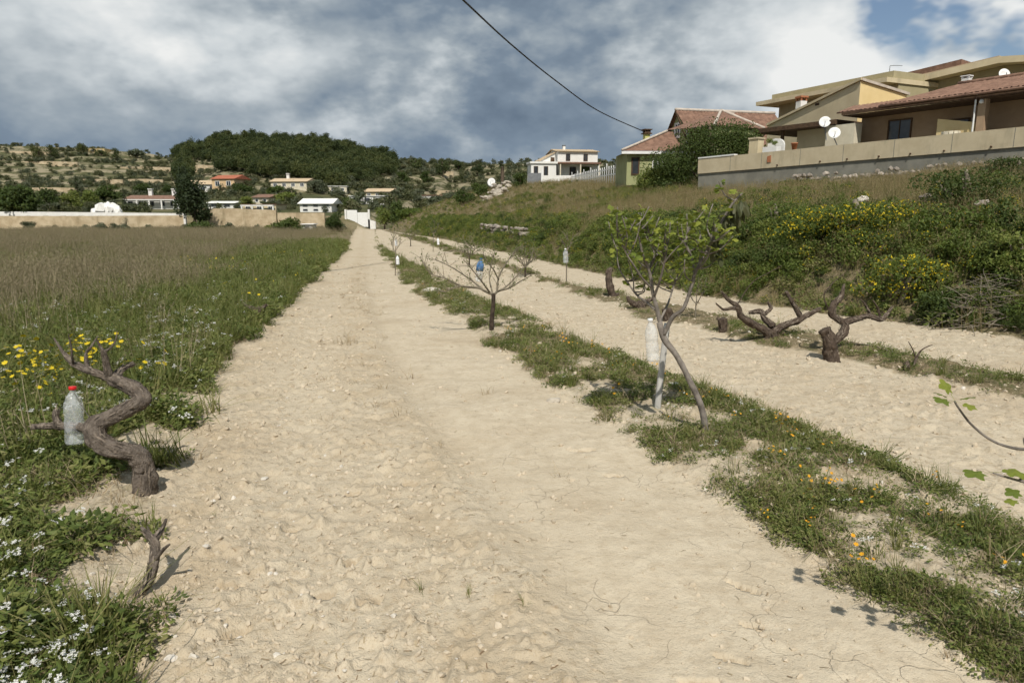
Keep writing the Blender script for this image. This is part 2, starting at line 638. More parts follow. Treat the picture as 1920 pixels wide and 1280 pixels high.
MT['scrub'] = leaf_mat('scrub_leaf', [(0.04, 0.052, 0.02), (0.08, 0.09, 0.036), (0.14, 0.135, 0.07)], 0.12, 0.2)
MT['cypress'] = leaf_mat('cypress_leaf', [(0.018, 0.030, 0.012), (0.032, 0.048, 0.016)], 0.1, 0.4)
MT['fig_leaf'] = leaf_mat('fig_leaf', [(0.07, 0.11, 0.022), (0.14, 0.19, 0.034), (0.27, 0.30, 0.05)], 0.4, 4)
MT['old_leaf'] = leaf_mat('withered_leaf', [(0.035, 0.045, 0.02), (0.06, 0.07, 0.03), (0.10, 0.095, 0.045)], 0.15, 4)
MT['vine_bark'] = surf('vine_bark', (0.06, 0.044, 0.034), (0.145, 0.11, 0.084), 26, 0.95, 1.0, 110, 0.02, 0.1, stretch=(1, 1, 0.6), stain=(0.035, 0.027, 0.021))
MT['grey_bark'] = surf('grey_vine_bark', (0.105, 0.086, 0.07), (0.235, 0.196, 0.16), 26, 0.95, 1.0, 110, 0.02, 0.1, stretch=(1, 1, 0.6), stain=(0.035, 0.027, 0.021))
MT['fig_bark'] = surf('fig_bark', (0.12, 0.105, 0.09), (0.26, 0.23, 0.20), 18, 0.9, 0.6, 70, 0.004, 0.15)
MT['dark_bark'] = surf('dark_bark', (0.035, 0.026, 0.02), (0.085, 0.064, 0.048), 18, 0.9, 0.7, 60, 0.006, 0.15)
MT['twig'] = surf('twig_bark', (0.15, 0.13, 0.095), (0.26, 0.225, 0.17), 22, 0.9, 0.4, 60, 0.004, 0.15)
MT['trunk'] = surf('tree_trunk', (0.08, 0.06, 0.045), (0.16, 0.125, 0.09), 8, 0.9, 0.6, 30, 0.01, 0.15)
MT['stake'] = surf('weathered_stake', (0.34, 0.33, 0.31), (0.52, 0.51, 0.48), 26, 0.85, 0.5, 60, 0.003, 0.2, stretch=(1, 1, 0.12))
MT['stone'] = surf('limestone', (0.30, 0.26, 0.21), (0.50, 0.45, 0.37), 5, 0.92, 0.7, 22, 0.02, 0.15)
MT['white_stone'] = surf('pale_limestone', (0.50, 0.46, 0.39), (0.66, 0.61, 0.53), 7, 0.9, 0.7, 25, 0.015, 0.15)
MT['soil_clod'] = surf('soil_clod', (0.44, 0.37, 0.27), (0.56, 0.48, 0.365), 12, 0.95, 0.6, 60, 0.004, 0.05)

# ------------------------------------------------------------------ the ground, one sheet to the horizon


def zones(x, y):
    wob = 0.42 * (fbm(x, y, 1.6, 3, 41) - 0.5) * np.clip(0.4 + y * 0.06, 0.4, 1.4) + 0.10 * (fbm(x, y, 7, 2, 43) - 0.5)
    dl = x_path_l(y) - x + wob
    d1 = np.minimum(x - x_s1n(y), x_s1f(y) - x) + wob * 0.9
    d2 = np.minimum(x - x_s2n(y), x_s2f(y) - x) + wob
    db = x - x_foot(y) + wob
    return dl, d1, d2, db


def bare_left(x, y):
    """bare patches among the weeds by the near vine stumps"""
    m = np.ones_like(x)
    for (cx, cy, ax, ay) in [(-1.66, 2.78, 0.36, 0.34), (-2.05, 3.75, 0.45, 0.36), (-2.15, 3.35, 0.4, 0.22), (-2.85, 5.5, 0.34, 0.32), (-2.5, 4.5, 0.35, 0.4)]:
        q = ((x - cx) / ax) ** 2 + ((y - cy) / ay) ** 2 + 0.9 * (fbm(x, y, 6, 2, 61) - 0.5)
        m = m * sstep(0.6, 1.1, q)
    return m


def bare_strip(x, y):
    m = sstep(0.40, 0.54, fbm(x, y, 1.7, 3, 71) + 0.15) * (0.75 + 0.25 * sstep(0.42, 0.56, fbm(x, y, 5.0, 2, 75)))
    for (cx, cy, ax, ay) in [(1.18, 5.0, 0.55, 0.34), (-0.25, 8.9, 0.45, 0.35), (2.0, 3.75, 0.26, 0.22), (0.75, 6.9, 0.22, 0.3)]:
        q = ((x - cx) / ax) ** 2 + ((y - cy) / ay) ** 2 + 0.9 * (fbm(x, y, 6, 2, 63) - 0.5)
        m = m * (0.10 + 0.90 * sstep(0.6, 1.1, q))
    return m


def ground_material():
    m, t, b = new_mat('ground')
    geo = t.node('ShaderNodeNewGeometry')
    P = geo.outputs['Position']
    aw = t.node('ShaderNodeAttribute', attribute_name='weedy').outputs['Fac']
    ah = t.node('ShaderNodeAttribute', attribute_name='hill').outputs['Fac']
    ac = t.node('ShaderNodeAttribute', attribute_name='crust').outputs['Fac']
    flat = t.vmath('MULTIPLY', P, (1, 1, 0.3))
    n1 = t.noise(flat, 0.8, 3, 0.6)
    n2 = t.noise(flat, 6, 4, 0.65)
    n3 = t.noise(flat, 42, 4, 0.7)
    n4 = t.noise(flat, 150, 2, 0.6)
    soil = t.mix(t.mrange(n2, 0.3, 0.7), (0.475, 0.402, 0.293), (0.565, 0.49, 0.368))
    soil = t.mix(t.mrange(n1, 0.45, 0.75, 0, 0.5), soil, (0.395, 0.31, 0.207))
    # crumbs and bits of dead matter
    crumb = t.math('MULTIPLY', t.mrange(n3, 0.60, 0.72), t.mrange(n2, 0.42, 0.6))
    soil = t.mix(t.math('MULTIPLY', crumb, t.math('SUBTRACT', 0.75, t.math('MULTIPLY', ac, 0.12))), soil, (0.27, 0.195, 0.12))
    n5 = t.noise(flat, 15, 4, 0.7)
    soil = t.mix(t.math('MULTIPLY', t.mrange(n5, 0.51, 0.63, 0, 0.55), t.math('SUBTRACT', 1.0, t.math('MULTIPLY', ac, 0.5))), soil, (0.36, 0.285, 0.19))
    soil = t.mix(t.mrange(n4, 0.43, 0.32, 0, 0.4), soil, (0.36, 0.28, 0.185))
    soil = t.mix(t.mrange(n4, 0.62, 0.75, 0, 0.35), soil, (0.66, 0.58, 0.44))
    # drying cracks in the crusted half of the track
    wv = t.vmath('ADD', P, t.vmath('SCALE', t.noise(P, 3.2, 3, 0.6, out='Color'), scale=0.35))
    wv = t.vmath('MULTIPLY', wv, (1, 1, 0))
    vo = t.node('ShaderNodeTexVoronoi', feature='DISTANCE_TO_EDGE')
    vo.inputs['Scale'].default_value = 4.5
    t.l.new(wv, vo.inputs['Vector'])
    cr = t.math('MULTIPLY', t.mrange(vo.outputs['Distance'], 0.013, 0.002), t.mrange(t.noise(P, 2.2, 3), 0.46, 0.60))
    crack = t.math('MULTIPLY', cr, ac)
    soil = t.mix(t.math('MULTIPLY', crack, 0.18), soil, (0.25, 0.185, 0.12))
    adp = t.node('ShaderNodeAttribute', attribute_name='dent_tone').outputs['Fac']
    soil = t.mix(t.mrange(t.math('ADD', adp, t.math('MULTIPLY', t.math('SUBTRACT', n3, 0.5), 0.8)), 0.45, 0.85, 0, 0.45), soil, (0.32, 0.245, 0.16))  # darker soil inside the dents, edges broken up by noise
    atr = t.node('ShaderNodeAttribute', attribute_name='trodden').outputs['Fac']
    soil = t.mix(t.math('MULTIPLY', atr, t.mrange(t.noise(flat, 3.0, 4, 0.65), 0.40, 0.66, 0, 0.75)), soil, (0.41, 0.325, 0.215))
    # litter-covered earth below the weeds
    lit = t.mix(t.mrange(n3, 0.35, 0.65), (0.12, 0.098, 0.052), (0.27, 0.215, 0.135))
    lit = t.mix(t.mrange(n2, 0.45, 0.65, 0, 0.6), lit, (0.075, 0.085, 0.032))
    edge = t.mrange(t.math('ADD', aw, t.math('MULTIPLY', t.math('SUBTRACT', n2, 0.5), 0.9)), 0.3, 0.75)
    col = t.mix(edge, soil, lit)
    # the far hillside: dry turf, scrub and bare limestone ledges
    hn = t.noise(t.vmath('MULTIPLY', P, (1, 1, 3.0)), 0.055, 6, 0.65)
    hn2 = t.noise(t.vmath('MULTIPLY', P, (1, 1, 4.0)), 0.22, 6, 0.7)
    hill = t.ramp(hn2, [(0.32, (0.045, 0.052, 0.022)), (0.48, (0.098, 0.096, 0.045)), (0.60, (0.16, 0.142, 0.078)), (0.74, (0.29, 0.25, 0.17))])
    hill = t.mix(t.mrange(hn, 0.34, 0.58, 0, 0.85), hill, (0.07, 0.077, 0.034))
    sepn = t.node('ShaderNodeSeparateXYZ')
    t.l.new(geo.outputs['True Normal'], sepn.inputs[0])
    ledge = t.math('MULTIPLY', t.mrange(sepn.outputs[2], 0.985, 0.955), t.mrange(hn2, 0.40, 0.56))
    hill = t.mix(t.math('MULTIPLY', ledge, 0.7), hill, (0.34, 0.29, 0.20))
    col = t.mix(ah, col, hill)
    t.l.new(col, b.inputs['Base Color'])
    b.inputs['Roughness'].default_value = 0.97
    b.inputs['Specular IOR Level'].default_value = 0.08
    h = t.math('ADD', t.math('MULTIPLY', n3, 0.55), t.math('MULTIPLY', n4, 0.35))
    rough = t.math('SUBTRACT', 1.0, t.math('MULTIPLY', ac, 0.4))
    h = t.math('MULTIPLY', h, rough)
    h = t.math('ADD', h, t.math('MULTIPLY', t.math('MULTIPLY', n5, rough), 1.1))
    h = t.math('ADD', h, t.math('MULTIPLY', n2, 0.4))
    h = t.math('SUBTRACT', h, t.math('MULTIPLY', crack, 0.25))
    t.l.new(t.bump(h, 0.9, 0.017), b.inputs['Normal'])
    return m


def build_ground():
    rows = np.concatenate([np.exp(np.linspace(math.log(0.5), math.log(1.5), 20))[:-1],
                           np.exp(np.linspace(math.log(1.5), math.log(12), 440))[:-1],
                           np.exp(np.linspace(math.log(12), math.log(420), 300))[:-1],
                           np.exp(np.linspace(math.log(420), math.log(5000), 16))])
    ang = np.concatenate([np.linspace(-180, -50, 40)[:-1], np.linspace(-50, 50, 640), np.linspace(50, 180, 40)[1:-1]]) * math.pi / 180
    nr, na = len(rows), len(ang)
    A, RR = np.meshgrid(ang, rows)
    X = (RR * np.sin(A)).ravel()
    Y = (RR * np.cos(A)).ravel()
    Z = height(X, Y)
    X = np.append(X, 0.0)
    Y = np.append(Y, 0.0)
    Z = np.append(Z, float(height(np.array([0.0]), np.array([0.01]))[0]))
    i = np.arange(nr - 1)[:, None] * na
    j = np.arange(na)[None, :]
    j2 = (j + 1) % na
    F = np.stack([i + j, i + na + j, i + na + j2, i + j2], -1).reshape(-1, 4)
    c = len(X) - 1
    F0 = np.stack([np.full(na, c), np.arange(na), (np.arange(na) + 1) % na, np.full(na, c)], -1)
    me = np_mesh('ground', np.stack([X, Y, Z], -1), F, ground_material(), smooth=True)
    dl, d1, d2, db = zones(X, Y)
    w = np.maximum.reduce([sstep(-0.05, 0.2, dl) * (0.40 + 0.60 * bare_left(X, Y)), sstep(-0.05, 0.15, d1) * 0.85 * (0.45 + 0.55 * bare_strip(X, Y)), sstep(-0.05, 0.2, d2) * 0.8, sstep(-0.1, 0.3, db)])
    w = np.where(Y < 107, w, np.where(Y < 107, w, 0.75))
    hill = sstep(100, 116, Y)
    f = (X - x_path_l(Y)) / np.maximum(x_s1n(Y) - x_path_l(Y), 0.5)
    crust = sstep(0.50, 0.66, f) * (1 - sstep(0.97, 1.05, f)) * (1 - sstep(9, 22, Y))
    dent_tone = np.zeros_like(X)
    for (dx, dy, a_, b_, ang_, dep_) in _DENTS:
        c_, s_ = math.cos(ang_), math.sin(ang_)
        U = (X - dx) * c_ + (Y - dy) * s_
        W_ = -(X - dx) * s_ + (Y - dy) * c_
        dent_tone = np.maximum(dent_tone, 1 - sstep(0.6, 1.2, (U / a_) ** 2 + (W_ / b_) ** 2))
    for nm, arr in (('weedy', w), ('hill', hill), ('crust', crust), ('dent_tone', dent_tone), ('trodden', np.clip(np.exp(-((f - 0.46) / 0.13) ** 2) + 0.9 * np.exp(-((f - 0.03) / 0.14) ** 2), 0, 1))):
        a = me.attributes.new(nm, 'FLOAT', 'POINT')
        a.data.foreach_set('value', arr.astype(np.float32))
    o = bpy.data.objects.new('ground', me)
    COL.objects.link(o)
    tag(o, 'bare tan soil of the track and vineyard running to the hills', kind='structure')
    return o


build_ground()

# ------------------------------------------------------------------ plants as leaf-sized faces


def rnd_dirs(rng, n):
    v = rng.normal(size=(n, 3))
    return v / np.linalg.norm(v, axis=1, keepdims=True)


def leaf_quads(C, N, T, ln, wd, fold=0.25):
    """diamond leaves: centre base C, normal N, direction T"""
    T = T - N * np.sum(T * N, 1, keepdims=True)
    T /= np.linalg.norm(T, axis=1, keepdims=True) + 1e-9
    B = np.cross(N, T)
    ln = np.asarray(ln)[:, None]
    wd = np.asarray(wd)[:, None]
    a = C
    b = C + T * ln * 0.45 + B * wd * 0.5 - N * wd * fold
    c = C + T * ln
    d = C + T * ln * 0.45 - B * wd * 0.5 - N * wd * fold
    n = len(C)
    V = np.stack([a, b, c, d], 1).reshape(-1, 3)
    F = np.arange(4 * n).reshape(n, 4)
    return V, F


def blades(rng, n, r, lmin, lmax, wd, lean, droop=0.4, seg=3):
    """grass blades as tapering strips"""
    V, F = [], []
    for i in range(n):
        a = rng.uniform(0, 2 * math.pi)
        q = r * math.sqrt(rng.uniform())
        b0 = np.array([math.cos(a) * q, math.sin(a) * q, -0.01])
        a2 = a + rng.normal() * 0.8
        out = np.array([math.cos(a2), math.sin(a2), 0])
        L = rng.uniform(lmin, lmax)
        le = abs(rng.normal()) * lean
        side = np.array([-out[1], out[0], 0])
        o = len(V)
        for k in range(seg + 1):
            t = k / seg
            p = b0 + np.array([0, 0, 1]) * L * (t - droop * 0.5 * t * t * le) + out * L * le * t * t
            w = wd * (1 - t) ** 0.7 * 0.5 + 0.0004
            V.append(p - side * w)
            V.append(p + side * w)
        for k in range(seg):
            F.append((o + 2 * k, o + 2 * k + 1, o + 2 * k + 3, o + 2 * k + 2))
    return np.array(V), np.array(F)


def join(parts):
    """[(V, F, material)] to one quad mesh"""
    Vs, Fs, Ms = [], [], []
    o = 0
    for V, F, m in parts:
        Vs.append(V)
        Fs.append(F + o)
        Ms.append(np.full(len(F), m))
        o += len(V)
    return np.concatenate(Vs), np.concatenate(Fs), np.concatenate(Ms)


def broadleaf(rng, n=46, r=0.07, h=0.05, ll=(0.022, 0.045)):
    a = rng.uniform(0, 2 * math.pi, n)
    q = r * np.sqrt(rng.uniform(0, 1, n))
    C = np.stack([np.cos(a) * q, np.sin(a) * q, h * rng.uniform(0.05, 1, n) * (1 - 0.6 * (q / r) ** 2)], -1)
    N = rnd_dirs(rng, n) * 0.7 + np.array([0, 0, 1.0])
    N /= np.linalg.norm(N, axis=1, keepdims=True)
    T = np.stack([np.cos(a), np.sin(a), rng.uniform(-0.1, 0.7, n)], -1) + rnd_dirs(rng, n) * 0.6
    ln = rng.uniform(*ll, n)
    return leaf_quads(C, N, T, ln, ln * rng.uniform(0.35, 0.6, n))


def flowers(rng, n, heads, r, h0, h1, size, petals=5):
    """stems with flower heads: returns stems, petals"""
    SV, SF = [], []
    PV, PF = [], []
    for i in range(n):
        a = rng.uniform(0, 2 * math.pi)
        q = r * math.sqrt(rng.uniform())
        h = rng.uniform(h0, h1)
        b0 = np.array([math.cos(a) * q * 0.4, math.sin(a) * q * 0.4, -0.01])
        tp = np.array([math.cos(a) * q, math.sin(a) * q, h])
        s = np.array([-math.sin(a), math.cos(a), 0]) * 0.0016
        o = len(SV)
        SV += [b0 - s, b0 + s, tp + s * 0.6, tp - s * 0.6]
        SF.append((o, o + 1, o + 2, o + 3))
        for k in range(heads):
            c = tp + rng.normal(size=3) * np.array([0.012, 0.012, 0.006]) * (0 if heads == 1 else 1)
            nn = np.array([rng.normal() * 0.35, rng.normal() * 0.35 - 0.2, 1.0])
            nn /= np.linalg.norm(nn)
            t = np.cross(nn, [1, 0.1, 0.3])
            t /= np.linalg.norm(t)
            bb = np.cross(nn, t)
            for j in range(petals):
                th = 2 * math.pi * j / petals + rng.uniform(0, 0.3)
                d = t * math.cos(th) + bb * math.sin(th)
                e = -t * math.sin(th) + bb * math.cos(th)
                o = len(PV)
                PV += [c, c + d * size * 0.6 + e * size * 0.38, c + d * size + nn * size * 0.15, c + d * size * 0.6 - e * size * 0.38]
                PF.append((o, o + 1, o + 2, o + 3))
    return np.array(SV), np.array(SF), np.array(PV), np.array(PF)


def seed_heads(rng, V, nb, seg, n, ln, wd):
    """a few chaff faces at the tip of each blade"""
    tips = V.reshape(nb, (seg + 1) * 2, 3)[:, -1]
    low = V.reshape(nb, (seg + 1) * 2, 3)[:, -3]
    C = np.repeat(tips, n, 0)
    d = np.repeat(tips - low, n, 0)
    C = C - d * rng.uniform(0, 0.8, (len(C), 1)) + rng.normal(size=C.shape) * 0.004
    T = d / (np.linalg.norm(d, axis=1, keepdims=True) + 1e-9) + rnd_dirs(rng, len(C)) * 0.5
    N = rnd_dirs(rng, len(C))
    return leaf_quads(C, N, T, np.full(len(C), ln) * rng.uniform(0.6, 1.3, len(C)), np.full(len(C), wd))


def variants(prefix, maker, count, mats):
    """unlinked source plants for scattering"""
    c = bpy.data.collections.new(prefix + '_sources')
    for i in range(count):
        V, F, mi = maker(np.random.default_rng(1000 + i * 7 + len(prefix)))
        o = bpy.data.objects.new('%s_plant' % prefix, np_mesh(prefix, V, F, mats, mi))
        c.objects.link(o)
    return c, count


_scatter_groups = {}


def scatter_group(coll):
    if coll.name in _scatter_groups:
        return _scatter_groups[coll.name]
    g = bpy.data.node_groups.new('scatter_' + coll.name, 'GeometryNodeTree')
    g.interface.new_socket('Geometry', in_out='INPUT', socket_type='NodeSocketGeometry')
    g.interface.new_socket('Geometry', in_out='OUTPUT', socket_type='NodeSocketGeometry')
    n = g.nodes
    gi = n.new('NodeGroupInput')
    go = n.new('NodeGroupOutput')
    ci = n.new('GeometryNodeCollectionInfo')
    ci.inputs['Collection'].default_value = coll
    ci.inputs['Separate Children'].default_value = True
    ci.inputs['Reset Children'].default_value = True
    ip = n.new('GeometryNodeInstanceOnPoints')
    ip.inputs['Pick Instance'].default_value = True

    def attr(nm, typ):
        a = n.new('GeometryNodeInputNamedAttribute')
        a.data_type = typ
        a.inputs['Name'].default_value = nm
        return a.outputs['Attribute']
    l = g.links
    l.new(gi.outputs[0], ip.inputs['Points'])
    l.new(ci.outputs[0], ip.inputs['Instance'])
    l.new(attr('idx', 'INT'), ip.inputs['Instance Index'])
    l.new(attr('rot', 'FLOAT_VECTOR'), ip.inputs['Rotation'])
    l.new(attr('scl', 'FLOAT_VECTOR'), ip.inputs['Scale'])
    l.new(ip.outputs[0], go.inputs[0])
    _scatter_groups[coll.name] = g
    return g


def scatter(name, src, P, S, label, cat=None, tilt=0.15, seed=0, kind='stuff', zs=None):
    coll, cnt = src
    rng = np.random.default_rng(seed + 5)
    n = len(P)
    me = bpy.data.meshes.new(name)
    me.vertices.add(n)
    me.vertices.foreach_set('co', np.asarray(P, np.float32).ravel())
    a = me.attributes.new('idx', 'INT', 'POINT')
    a.data.foreach_set('value', rng.integers(0, cnt, n).astype(np.int32))
    a = me.attributes.new('rot', 'FLOAT_VECTOR', 'POINT')
    rot = np.stack([rng.normal(0, tilt, n), rng.normal(0, tilt, n), rng.uniform(0, 6.283, n)], -1)
    a.data.foreach_set('vector', rot.astype(np.float32).ravel())
    S = np.asarray(S, float)
    S3 = np.stack([S, S, S if zs is None else S * zs], -1)
    a = me.attributes.new('scl', 'FLOAT_VECTOR', 'POINT')
    a.data.foreach_set('vector', S3.astype(np.float32).ravel())
    o = bpy.data.objects.new(name, me)
    COL.objects.link(o)
    md = o.modifiers.new('scatter', 'NODES')
    md.node_group = scatter_group(coll)
    return tag(o, label, cat, None, kind)


def sample(n, r0, r1, a0, a1, fall, seed):
    """random ground points, density falling as r^-fall"""
    rng = np.random.default_rng(seed)
    u = rng.uniform(0, 1, n)
    k = 2 - fall
    r = (r0 ** k + u * (r1 ** k - r0 ** k)) ** (1 / k) if abs(k) > 1e-6 else r0 * (r1 / r0) ** u
    a = np.radians(rng.uniform(a0, a1, n))
    return r * np.sin(a), r * np.cos(a), r, rng


def keep(x, y, prob, rng):
    m = rng.uniform(0, 1, len(x)) < prob
    return x[m], y[m]


def lift(x, y, dz=0.0):
    return np.stack([x, y, height(x, y) + dz], -1)


def mk_weed(rng):
    p = [(*broadleaf(rng, 74, 0.08, rng.uniform(0.03, 0.07), (0.012, 0.03)), 0)]
    V, F = blades(rng, 5, 0.05, 0.04, 0.09, 0.005, 0.8)
    p.append((V, F, 1))
    return join(p)


def mk_tallweed(rng):
    p = [(*broadleaf(rng, 60, 0.09, rng.uniform(0.14, 0.22), (0.025, 0.05)), 0)]
    V, F = blades(rng, 6, 0.06, 0.10, 0.22, 0.005, 0.6)
    p.append((V, F, 1))
    return join(p)


def mk_grass(rng):
    V, F = blades(rng, 26, 0.05, 0.08, 0.22, 0.005, 0.7)
    return join([(V, F, 0)])


def mk_dry(rng):
    nb = 15
    V, F = blades(rng, nb, 0.12, 0.28, 0.62, 0.006, 0.35)
    p = [(V, F, 0)]
    p.append((*seed_heads(rng, V, nb, 3, 4, 0.035, 0.009), 0))
    V2, F2 = blades(rng, 14, 0.13, 0.10, 0.28, 0.006, 0.8)
    p.append((V2, F2, 1))
    return join(p)


def mk_low_dry(rng):
    V, F = blades(rng, 26, 0.06, 0.03, 0.085, 0.003, 1.2)
    return join([(V, F, 0)])


def mk_white(rng):
    s, sf, p, pf = flowers(rng, 2, 10, 0.07, 0.06, 0.14, 0.0075, 4)
    return join([(*broadleaf(rng, 30, 0.06, 0.09, (0.02, 0.035)), 0), (s, sf, 0), (p, pf, 1)])


def mk_yellow(rng):
    s, sf, p, pf = flowers(rng, 4, 1, 0.09, 0.08, 0.22, 0.017, 7)
    return join([(*broadleaf(rng, 24, 0.06, 0.1, (0.02, 0.035)), 0), (s, sf, 0), (p, pf, 1)])


W_WEED = variants('weed', mk_weed, 6, [MT['weed'], MT['grass']])
W_TALL = variants('tall_weed', mk_tallweed, 5, [MT['weed'], MT['grass']])
W_GRASS = variants('grass', mk_grass, 5, [MT['grass']])
W_DRY = variants('dry_grass', mk_dry, 6, [MT['dry'], MT['grass']])
W_DRYB = variants('bank_grass', mk_dry, 6, [MT['drybank'], MT['grass']])
W_LOWDRY = variants('low_dry', mk_low_dry, 4, [MT['straw']])
W_WHITE = variants('white_flower', mk_white, 5, [MT['weed'], MT['white_petal']])
W_YELLOW = variants('yellow_flower', mk_yellow, 4, [MT['weed'], MT['yellow_petal']])
W_ORANGE = variants('orange_flower', mk_yellow, 3, [MT['weed'], MT['orange_petal']])


def brown_field(x, y):
    """1 where the left field is tall and dry"""
    dl = x_path_l(y) - x
    return sstep(2.3, 5.6, dl + 0.02 * (y - 8) + 4.2 * (fbm(x, y, 0.30, 3, 81) - 0.5)) * sstep(8.0, 16.0, y + 2.5 * (fbm(x, y, 0.4, 2, 83) - 0.5))


def sow():
    # -- left side and field
    x, y, r, rng = sample(52000, 2.0, 46, -46, 0, 1.45, 1)
    dl, d1, d2, db = zones(x, y)
    bf = brown_field(x, y)
    pr = sstep(-0.02, 0.25, dl) * bare_left(x, y) * np.maximum(1 - 0.85 * bf, 0.75 * sstep(0.52, 0.64, fbm(x, y, 0.22, 3, 93))) * (0.35 + 0.65 * sstep(0.36, 0.52, fbm(x, y, 1.9, 3, 85)))
    xa, ya = keep(x, y, pr, rng)
    rr = np.hypot(xa, ya)
    low = rng.uniform(0, 1, len(xa)) < np.clip(0.85 - 0.04 * (rr - 3), 0.25, 0.85)
    sc = rng.uniform(0.75, 1.35, len(xa)) * np.clip(0.95 + 0.03 * (rr - 4), 0.9, 2.0)
    scatter('green_weeds', W_WEED, lift(xa[low], ya[low]), sc[low], 'low green weeds along the left edge of the track', 'weeds', 0.3, 1)
    x2, y2, r2, rng2 = sample(9000, 2.2, 20, -46, 0, 1.5, 13)
    xb, yb_ = keep(x2, y2, sstep(-0.1, 0.2, zones(x2, y2)[0]) * (0.3 + 0.7 * bare_left(x2, y2)) * 0.3, rng2)
    scatter('left_dry_grass', W_LOWDRY, lift(xb, yb_), rng2.uniform(0.6, 1.4, len(xb)), 'short dry grass among the weeds left of the track', 'grass', 0.3, 14)
    scatter('tall_weeds', W_TALL, lift(xa[~low], ya[~low]), sc[~low], 'taller leafy weeds along the left edge of the track', 'weeds', 0.25, 2)
    x, y, r, rng = sample(34000, 2.2, 42, -46, 0, 1.5, 3)
    dl, *_ = zones(x, y)
    xa, ya = keep(x, y, sstep(-0.05, 0.2, dl) * bare_left(x, y) * (1 - 0.4 * brown_field(x, y)) * np.clip(0.03 + 0.04 * (np.hypot(x, y) - 4), 0.03, 0.4), rng)
    rr = np.hypot(xa, ya)
    scatter('green_grass', W_GRASS, lift(xa, ya), rng.uniform(0.8, 1.6, len(xa)) * np.clip(1 + 0.03 * (rr - 4), 1, 1.8), 'tufts of green grass in the left-hand field', 'grass', 0.2, 3)
    # dry field
    x, y, r, rng = sample(60000, 4.5, 108, -58, -8, 1.15, 4)
    dl, *_ = zones(x, y)
    bf = brown_field(x, y)
    xa, ya = keep(x, y, sstep(0.1, 0.7, dl) * (0.02 + 0.98 * bf * (0.55 + 0.45 * sstep(0.35, 0.55, fbm(x, y, 0.5, 3, 89)))), rng)
    rr = np.hypot(xa, ya)
    sc = rng.uniform(0.6, 1.2, len(xa)) * np.clip(0.85 + 0.012 * (rr - 6), 0.8, 1.25) * (0.62 + 0.75 * sstep(0.3, 0.7, fbm(xa, ya, 0.25, 3, 87))) * 0.85
    scatter('dry_grass', W_DRY, lift(xa, ya), sc, 'tall brown dry grass filling the field on the left', 'grass', 0.12, 4)
    # white and yellow flowers on the left
    x, y, r, rng = sample(17000, 2.1, 34, -46, 0, 1.6, 5)
    dl, *_ = zones(x, y)
    pr = sstep(0.0, 0.3, dl) * bare_left(x, y) * (1 - brown_field(x, y)) * (0.22 + 0.78 * sstep(0.45, 0.62, fbm(x, y, 0.7, 3, 91))) * 0.24 * np.clip(1.25 - 0.05 * y, 0.35, 1.0)
    xa, ya = keep(x, y, pr, rng)
    scatter('white_wildflowers', W_WHITE, lift(xa, ya, 0.03), rng.uniform(0.8, 1.5, len(xa)) * np.clip(0.8 + 0.02 * np.hypot(xa, ya), 0.8, 1.2), 'small white wildflowers among the weeds left of the track', 'flowers', 0.2, 5)
    x, y, r, rng = sample(6000, 3.6, 30, -46, 0, 1.3, 6)
    dl, *_ = zones(x, y)
    clump = np.exp(-(((x + 4.15) / 0.75) ** 2 + ((y - 6.1) / 0.75) ** 2)) + 0.22 * sstep(0.50, 0.68, fbm(x, y, 0.5, 3, 97)) * sstep(5, 8, y)
    xa, ya = keep(x, y, sstep(0.1, 0.5, dl) * np.minimum(clump * 0.6, 1), rng)
    scatter('yellow_wildflowers', W_YELLOW, lift(xa, ya, 0.02), rng.uniform(0.9, 1.7, len(xa)), 'yellow wildflowers in the field left of the track', 'flowers', 0.2, 6)
    # -- first weed strip and second strip
    x, y, r, rng = sample(90000, 2.4, 70, -26, 50, 1.55, 7)
    dl, d1, d2, db = zones(x, y)
    pr = np.maximum(sstep(-0.02, 0.14, d1) * np.maximum(bare_strip(x, y), 0.12), sstep(0.0, 0.2, d2) * sstep(0.40, 0.58, fbm(x, y, 1.1, 3, 73)) * (0.45 + 0.55 * sstep(10, 16, y)))
    xa, ya = keep(x, y, pr, rng)
    rr = np.hypot(xa, ya)
    sc = rng.uniform(0.55, 1.1, len(xa)) * np.clip(0.9 + 0.035 * (rr - 4), 0.85, 2.0)
    m = rng.uniform(0, 1, len(xa)) < 0.70
    scatter('strip_weeds', W_WEED, lift(xa[m], ya[m]), sc[m], 'low weeds in the strips between the bands of bare soil', 'weeds', 0.3, 7)
    m2 = ~m & (rng.uniform(0, 1, len(xa)) < 0.30)
    scatter('strip_grass', W_GRASS, lift(xa[m2], ya[m2]), sc[m2] * 0.9, 'short green grass in the strips between the bands of bare soil', 'grass', 0.25, 8)
    m3 = ~m & ~m2
    scatter('strip_dry_grass', W_LOWDRY, lift(xa[m3], ya[m3]), sc[m3] * 1.1, 'short dry grass mixed into the weed strips', 'grass', 0.3, 9)
    x, y, r, rng = sample(2600, 2.4, 16, -15, 46, 1.6, 10)
    dl, d1, d2, db = zones(x, y)
    xa, ya = keep(x, y, sstep(0.05, 0.2, d1) * bare_strip(x, y) * 0.33, rng)
    scatter('orange_wildflowers', W_ORANGE, lift(xa, ya), rng.uniform(0.35, 0.7, len(xa)), 'tiny orange and yellow flowers in the weed strip right of the track', 'flowers', 0.2, 10)
    x, y, r, rng = sample(1500, 2.4, 14, -15, 46, 1.6, 11)
    dl, d1, d2, db = zones(x, y)
    xa, ya = keep(x, y, sstep(0.05, 0.2, d1) * 0.3, rng)
    scatter('pale_wildflowers', W_WHITE, lift(xa, ya), rng.uniform(0.4, 0.8, len(xa)), 'tiny white flowers in the weed strip right of the track', 'flowers', 0.2, 11)
    # dry sprigs along the crown of the track
    rng = np.random.default_rng(19)
